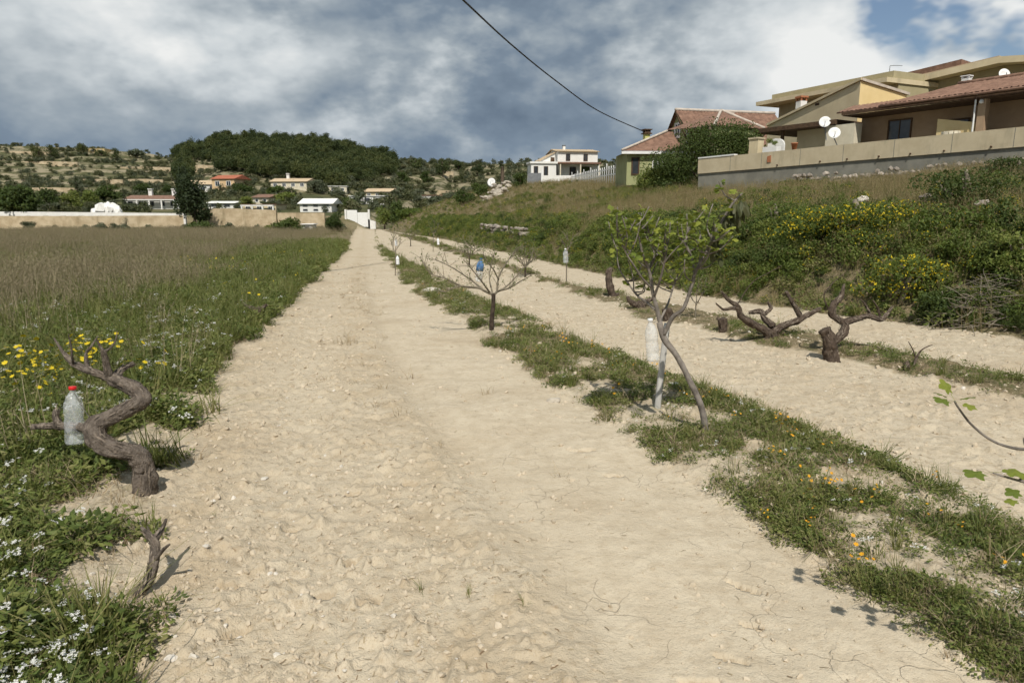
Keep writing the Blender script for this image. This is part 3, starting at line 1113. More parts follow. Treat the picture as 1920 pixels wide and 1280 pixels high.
    y = 2.3 + 26 * rng.uniform(0, 1, 900) ** 1.6
    f = 0.50 + 0.10 * rng.normal(size=len(y))
    x = x_path_l(y) + f * (x_s1n(y) - x_path_l(y))
    xa, ya = keep(x, y, (0.04 + 0.5 * sstep(0.50, 0.64, fbm(x, y, 1.2, 3, 141))) * sstep(3.2, 6.0, y), rng)
    scatter('track_dry_sprigs', W_LOWDRY, lift(xa, ya, -0.01), rng.uniform(0.4, 1.2, len(xa)), 'withered sprigs along the middle of the track', 'grass', 0.6, 19)
    # -- bits of straw and dead stalks lying on the soil
    x, y, r, rng = sample(9000, 2.0, 24, -40, 48, 1.6, 12)
    dl, d1, d2, db = zones(x, y)
    f = (x - x_path_l(y)) / np.maximum(x_s1n(y) - x_path_l(y), 0.5)
    open_ = (dl < 0.1) & (db < 0.1)
    pr = open_ * np.where((f > 0) & (f < 1), 0.10 + 0.55 * (1 - sstep(0.5, 0.62, f)) * sstep(0.40, 0.58, fbm(x, y, 1.7, 3, 101)), 0.30)
    xa, ya = keep(x, y, pr, rng)
    V = []
    F = []
    for i in range(len(xa)):
        L = rng.uniform(0.012, 0.034)
        a = rng.uniform(0, math.pi)
        dx, dy = math.cos(a) * L / 2, math.sin(a) * L / 2
        w = rng.uniform(0.0012, 0.003)
        o = len(V)
        b = rng.uniform(-0.12, 0.12) * L
        for t, q in ((-1, 0), (0, b), (1, 0)):
            X = xa[i] + dx * t - math.sin(a) * q
            Y = ya[i] + dy * t + math.cos(a) * q
            V += [(X + math.sin(a) * w, Y - math.cos(a) * w), (X - math.sin(a) * w, Y + math.cos(a) * w)]
        F += [(o, o + 2, o + 3, o + 1), (o + 2, o + 4, o + 5, o + 3)]
    V = np.array(V)
    Z = height(V[:, 0], V[:, 1]) + 0.004
    me = np_mesh('straw_litter', np.stack([V[:, 0], V[:, 1], Z], -1), np.array(F), MT['straw'])
    o = bpy.data.objects.new('straw_litter', me)
    COL.objects.link(o)
    tag(o, 'bits of dry straw lying on the bare soil', 'straw', None, 'stuff')


sow()


def rock_mesh(name, seed, mat, flat=0.7, sub=2):
    bm = bmesh.new()
    bmesh.ops.create_icosphere(bm, subdivisions=sub, radius=1.0)
    rng = random.Random(seed)
    off = Vector((rng.uniform(0, 50), rng.uniform(0, 50), 0))
    for v in bm.verts:
        n = mnoise.noise(v.co * 0.9 + off) * 0.55 + mnoise.noise(v.co * 2.3 + off) * 0.22
        v.co *= 1 + n
        v.co.z *= flat
    me = bpy.data.meshes.new(name)
    bm.to_mesh(me)
    bm.free()
    me.materials.append(mat)
    return me


def clods():
    c = bpy.data.collections.new('clod_sources')
    for i in range(6):
        c.objects.link(bpy.data.objects.new('clod_source', rock_mesh('clod', i, MT['soil_clod'], 0.6, 1)))
    x, y, r, rng = sample(90000, 2.0, 24, -38, 48, 1.6, 20)
    dl, d1, d2, db = zones(x, y)
    f = (x - x_path_l(y)) / np.maximum(x_s1n(y) - x_path_l(y), 0.5)
    pr = (dl < 0.25) * (db < 0.2) * np.where((f > 0) & (f < 1), 0.20 + 0.45 * (1 - sstep(0.45, 0.6, f)), 0.55) * (0.25 + 0.75 * sstep(0.4, 0.6, fbm(x, y, 2.0, 3, 111)))
    xa, ya = keep(x, y, pr, rng)
    S = (0.0035 + 0.017 * rng.uniform(0, 1, len(xa)) ** 6) * np.clip(0.7 + 0.09 * np.hypot(xa, ya), 0.8, 1.9)
    scatter('soil_clods', (c, 6), lift(xa, ya, 0.001), S, 'crumbs and small clods of dry tan soil on the track', 'soil', 0.6, 20)
    c2 = bpy.data.collections.new('pebble_sources')
    for i in range(5):
        c2.objects.link(bpy.data.objects.new('pebble_source', rock_mesh('pebble', 30 + i, MT['white_stone'], 0.6, 1)))
    x, y, r, rng = sample(1500, 2.0, 14, -36, 44, 1.7, 21)
    dl, d1, d2, db = zones(x, y)
    f = (x - x_path_l(y)) / np.maximum(x_s1n(y) - x_path_l(y), 0.5)
    xa, ya = keep(x, y, (dl < 0.3) * (db < 0) * np.where((f > 0) & (f < 1), 0.05 + 0.4 * (1 - sstep(0.2, 0.5, f)), 0.3), rng)
    scatter('pebbles', (c2, 5), lift(xa, ya, 0.002), 0.005 + 0.018 * rng.uniform(0, 1, len(xa)) ** 3, 'pale pebbles strewn over the bare soil', 'pebbles', 0.5, 21)


clods()

# ------------------------------------------------------------------ vines


MT['bark_strip'] = surf('bark_strips', (0.10, 0.078, 0.06), (0.26, 0.215, 0.17), 40, 0.95, 0.0)


def vine(name, base, arms, label, mat, group=None, sides=22, gn=0.26, cat='grapevine', thin=0.86, shreds=36):
    """arms: list of (part name, [(px, py, D offset)], radii); the first is the trunk, rooted at the ground"""
    D = base.y
    o = thing(name, base, label, cat, group)
    sh = MB()
    rg = random.Random(len(label))
    for i, (nm, pts, rad) in enumerate(arms):
        rad = [q * thin for q in rad]
        mb = MB()
        P = [at(px, py, D + dd) for (px, py, dd) in pts]
        if i == 0:
            P = [base - Vector((0, 0, 0.08))] + P
            rad = [rad[0] * 1.15] + rad
        mb.tube(P, rad, sides if rad[0] > 0.012 else 7, 0, gn if rad[0] > 0.012 else 0.12, 9, seed=i + len(name), nscale=10, fiber=0.30 if rad[0] > 0.012 else 0)
        mb.build(nm, mat, o)
        # loose strips of bark
        for j in range(len(P) - 1):
            seg = P[j + 1] - P[j]
            if rad[j] < 0.014:
                continue
            ax = seg.normalized()
            for k in range(int(shreds * seg.length / 0.1) + 1):
                t = rg.random()
                d = Vector((rg.gauss(0, 1), rg.gauss(0, 1), rg.gauss(0, 1)))
                d = (d - ax * d.dot(ax)).normalized()
                r = (rad[j] * (1 - t) + rad[j + 1] * t)
                c = P[j].lerp(P[j + 1], t) + d * r * rg.uniform(0.92, 1.06)
                L = rg.uniform(0.02, 0.07)
                w = ax.cross(d) * rg.uniform(0.002, 0.005)
                tl = ax + d * rg.uniform(-0.05, 0.35)
                a0, a1 = c - ax * L * 0.5 - d * 0.004, c + tl * L * 0.5
                sh.add([a0 - w, a0 + w, c + w + d * 0.004, c - w + d * 0.004, a1 + w * 0.4, a1 - w * 0.4], [(0, 1, 2, 3), (3, 2, 4, 5)])
    if sh.v:
        sh.build('loose_bark', MT['bark_strip'], o)['kind'] = 'stuff'
    return o


# the gnarled vine with the bottle, left of the track
vb = ground_hit(272, 928)
vine('grapevine', vb, [
    ('trunk', [(272, 905, 0.0), (272, 879, 0.02), (256, 851, 0.0), (213, 841, -0.05), (184, 822, -0.06), (179, 799, -0.03), (206, 783, 0.0), (249, 762, 0.05),
               (268, 748, 0.08), (252, 729, 0.10), (208, 709, 0.12)], [0.088, 0.082, 0.07, 0.063, 0.066, 0.062, 0.058, 0.058, 0.06, 0.056, 0.046]),
    ('arm', [(215, 712, 0.12), (183, 700, 0.13), (141, 684, 0.16), (124, 668, 0.18), (113, 652, 0.2), (101, 633, 0.22)], [0.036, 0.03, 0.022, 0.015, 0.010, 0.004]),
    ('arm', [(208, 710, 0.12), (202, 694, 0.10), (194, 660, 0.08), (187, 648, 0.08), (180, 633, 0.06)], [0.034, 0.026, 0.014, 0.009, 0.004]),
    ('spur', [(194, 660, 0.08), (207, 652, 0.10), (216, 640, 0.12), (220, 620, 0.14)], [0.012, 0.009, 0.006, 0.003]),
    ('spur', [(215, 712, 0.12), (228, 693, 0.2), (251, 681, 0.26)], [0.034, 0.024, 0.016]),
    ('spur', [(166, 694, 0.14), (161, 664, 0.16), (172, 648, 0.18), (184, 629, 0.2)], [0.018, 0.012, 0.008, 0.003]),
    ('spur', [(138, 684, 0.16), (135, 668, 0.12), (133, 645, 0.1), (128, 626, 0.08)], [0.012, 0.009, 0.006, 0.003]),
    ('dead_arm', [(182, 806, -0.03), (155, 801, 0.12), (105, 798, 0.22), (62, 800, 0.3)], [0.05, 0.032, 0.028, 0.018]),
    ('spur', [(112, 798, 0.2), (104, 782, 0.22), (106, 768, 0.24)], [0.028, 0.024, 0.02]),
], 'gnarled twisted old grapevine with a red-capped bottle hung on it', MT['grey_bark'], thin=0.72, sides=32)

sb = ground_hit(236, 1125)
vine('grapevine_stump', sb, [
    ('trunk', [(255, 1112, 0.02), (278, 1092, 0.06), (289, 1055, 0.1), (291, 1022, 0.14), (283, 1006, 0.16)], [0.026, 0.025, 0.022, 0.021, 0.019]),
    ('spur', [(284, 1008, 0.16), (275, 998, 0.18), (265, 988, 0.2)], [0.017, 0.012, 0.007]),
    ('spur', [(288, 1012, 0.16), (302, 994, 0.22), (312, 972, 0.26)], [0.017, 0.012, 0.007]),
    ('spur', [(290, 1050, 0.1), (306, 1030, 0.08), (318, 1020, 0.06)], [0.012, 0.009, 0.005]),
], 'small dead grey vine stump leaning over bare soil, nearest the camera', MT['grey_bark'])

p = ground_hit(482, 604)
vine('grapevine_stump', p, [
    ('trunk', [(484, 594, 0), (480, 580, 0.05)], [0.10, 0.09, 0.07]),
    ('spur', [(478, 582, 0), (466, 574, 0.1), (458, 570, 0.1)], [0.05, 0.03, 0.02]),
    ('spur', [(484, 582, 0), (494, 576, 0.1), (500, 571, 0.1)], [0.04, 0.03, 0.02]),
], 'dark vine stump at the left edge of the track among flowering weeds', MT['vine_bark'])

p = ground_hit(1451, 644)
vine('grapevine', p, [
    ('trunk', [(1448, 634, 0), (1444, 622, 0.0)], [0.10, 0.085, 0.07]),
    ('arm', [(1446, 626, 0), (1419, 611, -0.05), (1390, 593, -0.1), (1383, 575, -0.12), (1364, 561, -0.14), (1353, 547, -0.16)], [0.065, 0.05, 0.045, 0.036, 0.022, 0.013]),
    ('spur', [(1384, 578, -0.1), (1372, 578, -0.18), (1357, 580, -0.2), (1342, 568, -0.2)], [0.026, 0.02, 0.015, 0.008]),
    ('arm', [(1450, 612, 0), (1433, 597, 0.12), (1427, 584, 0.18), (1404, 586, 0.2)], [0.05, 0.04, 0.034, 0.022]),
    ('spur', [(1430, 592, 0.14), (1446, 578, 0.18), (1440, 566, 0.2)], [0.026, 0.022, 0.012]),
    ('arm', [(1448, 624, 0), (1468, 611, 0.05), (1494, 601, 0.1), (1519, 588, 0.15), (1538, 578, 0.2)], [0.06, 0.048, 0.045, 0.036, 0.02]),
    ('spur', [(1502, 596, 0.12), (1488, 570, 0.12), (1474, 547, 0.12)], [0.036, 0.03, 0.022]),
    ('cane', [(1383, 570, -0.12), (1410, 530, -0.1), (1440, 512, 0), (1466, 498, 0.1)], [0.009, 0.007, 0.006, 0.004]),
], 'wide-armed old grapevine spreading low to both sides, left of the upright vine', MT['vine_bark'])

p = ground_hit(1561, 676)
vine('grapevine', p, [
    ('trunk', [(1557, 655, 0), (1553, 635, 0.0), (1545, 617, 0.0)], [0.085, 0.078, 0.072, 0.055]),
    ('arm', [(1560, 642, 0), (1580, 626, 0.05), (1583, 607, 0.08), (1560, 590, 0.1), (1564, 570, 0.12), (1577, 557, 0.14), (1582, 535, 0.16)], [0.05, 0.055, 0.045, 0.04, 0.04, 0.03, 0.01]),
    ('arm', [(1579, 605, 0.08), (1605, 598, 0.12), (1627, 592, 0.2), (1652, 599, 0.24), (1662, 590, 0.26), (1673, 575, 0.28)], [0.045, 0.036, 0.032, 0.028, 0.02, 0.012]),
    ('spur', [(1634, 594, 0.2), (1622, 570, 0.22), (1612, 560, 0.22)], [0.018, 0.012, 0.006]),
    ('spur', [(1650, 597, 0.24), (1646, 578, 0.22), (1636, 562, 0.22)], [0.016, 0.012, 0.006]),
    ('cane', [(1556, 585, 0.1), (1545, 555, 0.1), (1560, 532, 0.14), (1584, 512, 0.2)], [0.012, 0.008, 0.006, 0.003]),
], 'upright old grapevine with a thick trunk and a long arm reaching right', MT['vine_bark'])

p = ground_hit(1703, 697)
vine('grapevine_stump', p, [
    ('trunk', [(1702, 688, 0), (1706, 683, 0)], [0.045, 0.04, 0.03]),
    ('cane', [(1712, 690, 0), (1718, 672, 0), (1728, 656, 0.05), (1748, 646, 0.1)], [0.018, 0.012, 0.008, 0.004]),
    ('cane', [(1718, 674, 0), (1712, 656, 0), (1703, 640, 0)], [0.010, 0.007, 0.004]),
], 'low vine stump with three thin twigs, at the right end of the second row', MT['vine_bark'])

p = ground_hit(1152, 562)
vine('grapevine', p, [('trunk', [(1149, 556, 0), (1143, 536, 0), (1141, 516, 0.05), (1144, 503, 0.1)], [0.085, 0.08, 0.065, 0.06, 0.04]),
                      ('spur', [(1150, 556, 0), (1160, 550, 0.1)], [0.05, 0.02])],
     'curved vine trunk without arms, beyond the fig tree on its left', MT['vine_bark'])
p = ground_hit(1205, 585)
vine('grapevine', p, [('trunk', [(1200, 576, 0), (1192, 570, 0)], [0.09, 0.08, 0.06]),
                      ('arm', [(1196, 572, 0), (1182, 566, 0), (1176, 556, 0)], [0.06, 0.045, 0.03]),
                      ('arm', [(1202, 574, 0), (1214, 564, 0.1), (1224, 560, 0.15)], [0.06, 0.045, 0.03])],
     'squat dark vine stump just behind the fig tree crown', MT['vine_bark'])
p = ground_hit(1254, 604)
vine('grapevine', p, [('trunk', [(1252, 594, 0), (1250, 578, 0)], [0.085, 0.08, 0.055]),
                      ('arm', [(1256, 592, 0), (1268, 596, 0.1), (1296, 600, 0.2)], [0.05, 0.045, 0.03])],
     'dark vine stump right behind the fork of the fig tree', MT['vine_bark'])
p = ground_hit(1357, 627)
vine('grapevine_stump', p, [('trunk', [(1356, 615, 0), (1355, 596, 0)], [0.066, 0.06, 0.05]), ('spur', [(1353, 603, 0), (1345, 596, 0)], [0.03, 0.02])],
     'short upright vine stump left of the wide-armed vine', MT['vine_bark'])

# ------------------------------------------------------------------ fig trees


def fig_leaf_mesh(name, mat, lobes=5, droop=0.25):
    """palmate leaf, one unit long, stalk at the origin, lying along +Y"""
    mb = MB()
    pts = []
    ctr = (0, 0.42, 0.03)
    n = 26
    for i in range(n):
        a = -math.pi / 2 + 2 * math.pi * i / n
        lob = 0.60 + 0.40 * abs(math.cos((a - math.pi / 2) * lobes / 2.0)) ** 0.8
        rr = 0.46 * lob * (1.05 if math.sin(a) > 0 else 0.8)
        x, y = math.cos(a) * rr * 0.95, 0.42 + math.sin(a) * rr
        pts.append((x, y, -droop * (x * x * 1.2 + max(y - 0.3, 0) ** 2) + 0.03 * math.cos(a * lobes)))
    mb.add([ctr] + pts, [(0, i + 1, (i + 1) % n + 1) for i in range(n)], 0, True)
    mb.add([(-0.012, -0.35, 0.02), (0.012, -0.35, 0.02), (0.012, 0.1, 0.012), (-0.012, 0.1, 0.012)], [(0, 1, 2, 3)], 0)
    me = bpy.data.meshes.new(name)
    me.from_pydata(mb.v, [], mb.f)
    me.materials.append(mat)
    return me


LEAF = [fig_leaf_mesh('fig_leaf', MT['fig_leaf'], 5, 0.25), fig_leaf_mesh('fig_leaf', MT['fig_leaf'], 3, 0.5)]
OLDLEAF = fig_leaf_mesh('withered_leaf', MT['old_leaf'], 3, 0.1)


LEAF_COUNT = {}
LEAF_REST = {}


def put_leaf(parent, me, pos, direction, roll, size, name='leaf'):
    k = (parent.name, name)
    LEAF_COUNT[k] = LEAF_COUNT.get(k, 0) + 1
    if LEAF_COUNT[k] > 300:
        d = Vector(direction).normalized()
        q = d.to_track_quat('Y', 'Z') @ Quaternion((0, 1, 0), roll)
        sz = Vector(size if isinstance(size, tuple) else (size, size, size))
        LEAF_REST.setdefault(parent.name, (parent, []))[1].append((me, Matrix.LocRotScale(Vector(pos), q, sz)))
        return None
    o = bpy.data.objects.new(name, me)
    COL.objects.link(o)
    o.parent = parent
    d = Vector(direction).normalized()
    q = d.to_track_quat('Y', 'Z') @ Quaternion((0, 1, 0), roll)
    o.rotation_mode = 'QUATERNION'
    o.rotation_quaternion = q
    o.location = Vector(pos) - ORG[parent.name]
    o.scale = size if isinstance(size, tuple) else (size, size, size)
    return o


def fig_tree():
    base = ground_hit(1327, 826)
    D = base.y
    o = thing('fig_tree', base, 'young fig tree with leaning grey trunk and bright new leaves, beside a stake', 'tree')
    rng = random.Random(4)

    def br(pts, rad, nm='branch'):
        mb = MB()
        P = [at(a, b, D + c) for a, b, c in pts]
        mb.tube(P, [q * 0.82 for q in rad], 9, 0, 0.08, 5, seed=len(pts), nscale=20)
        mb.build(nm, MT['fig_bark'], o)
        return P
    mb = MB()
    tr = [base - Vector((0, 0, 0.1))] + [at(a, b, D + c) for a, b, c in [(1317, 770, 0.0), (1291, 709, 0.02), (1268, 666, 0.04), (1246, 636, 0.06), (1236, 604, 0.08)]]
    mb.tube(tr, [0.026, 0.022, 0.020, 0.020, 0.023, 0.020], 11, 0, 0.14, 6, seed=3, nscale=16)
    mb.build('trunk', MT['fig_bark'], o)
    ends = []
    ends.append(br([(1240, 615, 0.08), (1232, 580, 0.10), (1224, 548, 0.10), (1217, 506, 0.08), (1205, 478, 0.06), (1196, 440, 0.04), (1172, 408, 0.02)],
                   [0.021, 0.018, 0.016, 0.013, 0.010, 0.008, 0.006]))
    ends.append(br([(1244, 628, 0.06), (1262, 594, 0.02), (1281, 579, 0.0), (1294, 545, -0.02), (1305, 508, -0.04), (1330, 462, -0.05), (1348, 425, -0.06), (1372, 384, -0.05), (1392, 362, -0.04)],
                   [0.020, 0.018, 0.016, 0.014, 0.014, 0.012, 0.011, 0.009, 0.006]))
    ends.append(br([(1228, 580, 0.1), (1212, 566, 0.2), (1197, 556, 0.25), (1180, 534, 0.3), (1160, 500, 0.35), (1157, 460, 0.38)], [0.013, 0.011, 0.010, 0.008, 0.006, 0.004]))
    ends.append(br([(1226, 556, 0.1), (1236, 530, 0.02), (1244, 500, -0.04), (1250, 466, -0.08), (1248, 440, -0.1)], [0.013, 0.011, 0.009, 0.007, 0.004]))
    ends.append(br([(1222, 540, 0.1), (1206, 524, 0.0), (1190, 500, -0.06), (1172, 470, -0.1), (1166, 440, -0.12)], [0.011, 0.009, 0.008, 0.006, 0.004]))
    ends.append(br([(1294, 545, -0.02), (1302, 520, 0.08), (1296, 480, 0.14), (1285, 452, 0.18), (1292, 425, 0.2)], [0.011, 0.009, 0.008, 0.006, 0.004]))
    ends.append(br([(1238, 600, 0.08), (1252, 570, 0.2), (1262, 540, 0.28), (1275, 500, 0.32), (1270, 470, 0.34)], [0.011, 0.009, 0.007, 0.006, 0.004]))
    ends.append(br([(1217, 506, 0.08), (1226, 480, 0.16), (1222, 450, 0.2), (1214, 424, 0.22)], [0.009, 0.007, 0.005, 0.003]))
    ends.append(br([(1305, 508, -0.04), (1322, 490, -0.12), (1330, 470, -0.16), (1334, 440, -0.2)], [0.008, 0.006, 0.005, 0.003]))
    tw = []
    for P in ends:
        for k in range(6):
            t = rng.uniform(0.40, 0.97) * (len(P) - 1)
            i = min(int(t), len(P) - 2)
            s_ = P[i].lerp(P[i + 1], t - i)
            d = Vector((rng.gauss(0, 0.7), rng.gauss(0, 0.6), rng.uniform(0.3, 1.0))).normalized()
            L = rng.uniform(0.10, 0.24)
            mb = MB()
            Q = [s_, s_ + d * L * 0.5 + Vector((rng.gauss(0, .012), 0, -0.01)), s_ + d * L + Vector((0, 0, 0.03))]
            mb.tube(Q, [0.0055, 0.0045, 0.003], 6, 0, 0.1, 3)
            mb.build('twig', MT['fig_bark'], o)
            tw.append(Q)
    for P in tw:
        for k in range(9):
            pos = P[1].lerp(P[2], rng.uniform(0.2, 1.0))
            a = rng.uniform(0, 6.283)
            d = Vector((math.cos(a), math.sin(a), rng.uniform(-0.2, 0.9)))
            s = rng.uniform(0.028, 0.062)
            put_leaf(o, LEAF[rng.random() < 0.5], pos + d.normalized() * s * 0.35, d, rng.uniform(-0.9, 0.9), s)
    for bi, P in enumerate(ends):
        # a tuft of young leaves round each tip, fewer below it
        n = len(P)
        for k in range(18):
            t = 1 - abs(rng.gauss(0, 0.24))
            t = max(0.38, min(1.0, t)) * (n - 1)
            i = min(int(t), n - 2)
            pos = P[i].lerp(P[i + 1], t - i)
            a = rng.uniform(0, 6.283)
            d = Vector((math.cos(a), math.sin(a), rng.uniform(-0.25, 0.8)))
            s = rng.uniform(0.032, 0.075)
            put_leaf(o, LEAF[rng.random() < 0.4], pos + d.normalized() * s * 0.35, d, rng.uniform(-0.9, 0.9), s)
    # the withered leaves hanging at the end of the longest branch
    P = ends[1]
    for k in range(46):
        t = rng.uniform(0.66, 1.0) * (len(P) - 1)
        i = min(int(t), len(P) - 2)
        pos = P[i].lerp(P[i + 1], t - i)
        a = rng.uniform(0, 6.283)
        d = Vector((math.cos(a) * 0.5, math.sin(a) * 0.5, rng.uniform(-1.6, -0.4)))
        s = rng.uniform(0.09, 0.17)
        put_leaf(o, OLDLEAF, pos + d.normalized() * s * 0.2, d, rng.uniform(-1.5, 1.5), (s * 0.42, s, s), 'withered_leaf')
    # stake
    st = ground_hit(1230, 779)
    mb = MB()
    mb.tube([st - Vector((0, 0, 0.15)), st + Vector((0.02, 0.0, 0.25)), at(1251, 606, st.y + 0.02)], [0.027, 0.026, 0.024], 10, 0, 0.06, 6, nscale=12)
    s = mb.build('stake', MT['stake'], loc=st)
    tag(s, 'pale weathered wooden stake crossing the trunk of the young fig tree', 'stake')
    return o, D


fig, FD = fig_tree()
for par, lst in LEAF_REST.values():
    mb = MB()
    for me, M in lst:
        mb.add([M @ v.co for v in me.vertices], [tuple(p.vertices) for p in me.polygons], 0, True)
    mb.build('small_leaves', MT['fig_leaf'], par)['kind'] = 'stuff'


def side_fig():
    """a second fig just outside the frame on the right; three of its shoots reach into view"""
    base = Vector((2.35, 1.5, float(land(2.35, 1.5))))
    o = thing('fig_tree', base, 'bare thin fig branches with few fresh leaves reaching in from the right edge', 'tree')
    rng = random.Random(9)

    def br(P, rad, nm='branch'):
        mb = MB()
        mb.tube(P, rad, 8, 0, 0.08, 6, nscale=20)
        mb.build(nm, MT['fig_bark'], o)
        return P
    top = base + Vector((-0.02, 0.05, 0.62))
    br([base - Vector((0, 0, 0.1)), base + Vector((0.02, 0.0, 0.2)), top], [0.035, 0.03, 0.026], 'trunk')
    A = br([top, at(1990, 836, 1.93), at(1920, 842, 1.95), at(1865, 828, 1.96), at(1822, 796, 1.97), at(1797, 764, 1.98), at(1790, 752, 1.98)], [0.012, 0.006, 0.0045, 0.004, 0.0036, 0.0032, 0.003])
    B = br([top, at(1980, 915, 1.84), at(1920, 903, 1.86), at(1880, 892, 1.87), at(1862, 886, 1.87)], [0.010, 0.005, 0.004, 0.003, 0.0025])
    Cc = br([top, at(2010, 960, 1.8), at(1950, 945, 1.8), at(1925, 942, 1.8)], [0.012, 0.007, 0.005, 0.003])
    E_ = br([top, top + Vector((0.3, 0.1, 0.3)), top + Vector((0.5, 0.25, 0.75))], [0.016, 0.011, 0.006])
    G = br([top, top + Vector((0.25, -0.25, 0.3)), top + Vector((0.55, -0.5, 0.6))], [0.015, 0.010, 0.006])
    for P, n, s0 in ((A, 5, 0.058), (B, 2, 0.075), (Cc, 3, 0.05), (E_, 6, 0.08), (G, 6, 0.08)):
        tip = P[-1]
        for k in range(n):
            a = rng.uniform(0, 6.283)
            d = Vector((math.cos(a), 0.6 * math.sin(a), rng.uniform(-0.05, 0.3)))
            if P is B:
                d = Vector((-1 if k == 0 else 0.9, -0.2 + 0.1 * k, 0.05))
            if P is A:
                d = Vector(((-1, -0.5, 0.9, 0.4, -0.2)[k], (-0.3, 0.5, 0.1, -0.4, 0.4)[k], (0.15, 0.25, 0.2, -0.1, 0.6)[k]))
            put_leaf(o, LEAF[0], tip + d.normalized() * s0 * 0.3, d, rng.uniform(-0.35, 0.35), s0 * rng.uniform(0.8, 1.15))
    return o


side_fig()

# ------------------------------------------------------------------ bottles hung in the trees


def plastic(name, tint=(0.82, 0.86, 0.88), clear=0.74):
    m = bpy.data.materials.new(name)
    m.use_nodes = True
    t = NT(m.node_tree)
    b = m.node_tree.nodes['Principled BSDF']
    b.inputs['Base Color'].default_value = (*tint, 1)
    b.inputs['Roughness'].default_value = 0.18
    b.inputs['Specular IOR Level'].default_value = 0.6
    n = t.noise(t.node('ShaderNodeNewGeometry').outputs['Position'], 30, 3, 0.5)
    t.l.new(t.bump(n, 0.35, 0.01), b.inputs['Normal'])
    tr = t.node('ShaderNodeBsdfTransparent')
    mx = t.node('ShaderNodeMixShader')
    t.l.new(t.mrange(n, 0.3, 0.7, clear - 0.1, clear + 0.1), mx.inputs[0])
    out = [q for q in m.node_tree.nodes if q.type == 'OUTPUT_MATERIAL'][0]
    t.l.new(b.outputs[0], mx.inputs[1])
    t.l.new(tr.outputs[0], mx.inputs[2])
    t.l.new(mx.outputs[0], out.inputs[0])
    return m


MT['pet'] = plastic('clear_plastic')
MT['pet_blue'] = plastic('blue_plastic', (0.06, 0.19, 0.42), 0.3)
MT['pet_milk'] = plastic('milky_plastic', (0.86, 0.87, 0.88), 0.12)
MT['red_cap'] = plain('red_cap', (0.65, 0.02, 0.02), 0.35)
MT['wire'] = plain('tie_wire', (0.12, 0.11, 0.10), 0.5)


def bottle(p0, p1, rad, label, cap_mat=None, body=None, upper=None, group=None, tie=None):
    """p0 bottom, p1 top of a drinks bottle"""
    p0, p1 = Vector(p0), Vector(p1)
    L = (p1 - p0).length
    o = thing('plastic_bottle', p0, label, 'bottle', group)
    b = MB()
    prof = [(0.55, 0.0), (0.9, 0.012), (1.0, 0.05), (1.0, 0.18), (0.95, 0.20), (1.0, 0.22), (1.0, 0.40), (0.93, 0.44), (0.93, 0.50), (1.0, 0.54), (1.0, 0.64),
            (0.93, 0.72), (0.68, 0.82), (0.36, 0.895), (0.30, 0.92), (0.30, 0.95)]
    b.lathe(p0, [(r * rad, h * L) for r, h in prof], 22, 0, p1 - p0)
    b.build('body', body or MT['pet'], o)
    if upper:
        b = MB()
        b.lathe(p0, [(r * rad * 1.03, h * L) for r, h in [(1.0, 0.46), (1.0, 0.64), (0.95, 0.72), (0.7, 0.82), (0.4, 0.895)]], 22, 0, p1 - p0)
        b.build('sleeve', upper, o)
    b = MB()
    b.lathe(p0, [(r * rad, h * L) for r, h in [(0.38, 0.945), (0.40, 0.95), (0.40, 0.995), (0.37, 1.0)]], 18, 0, p1 - p0)
    b.build('cap', cap_mat or MT['pet_milk'], o)
    if tie is not None:
        b = MB()
        neck = p0.lerp(p1, 0.93)
        b.tube([neck, neck.lerp(Vector(tie), 0.5) + Vector((0, 0, -0.01)), Vector(tie)], [0.0018, 0.0018, 0.0018], 6)
        b.build('wire', MT['wire'], o)
    return o


vD = vb.y
bottle(at(141, 832, vD + 0.14), at(136, 724, vD + 0.17), 0.052, 'clear plastic bottle with red cap hung on the gnarled vine', MT['red_cap'], tie=at(180, 800, vD - 0.02))
bottle(at(1225, 676, FD + 0.06), at(1219, 597, FD + 0.05), 0.046, 'clear plastic bottle hanging on the young fig tree', MT['pet_milk'], body=plastic('cloudy_plastic', (0.8, 0.82, 0.82), 0.66), tie=at(1233, 600, FD + 0.08))
MT['grey_stone'] = surf('weathered_stone', (0.20, 0.175, 0.15), (0.42, 0.37, 0.31), 3, 0.92, 0.7, 14, 0.03, 0.12)

# ------------------------------------------------------------------ the young bare tree and other small trees of the rows


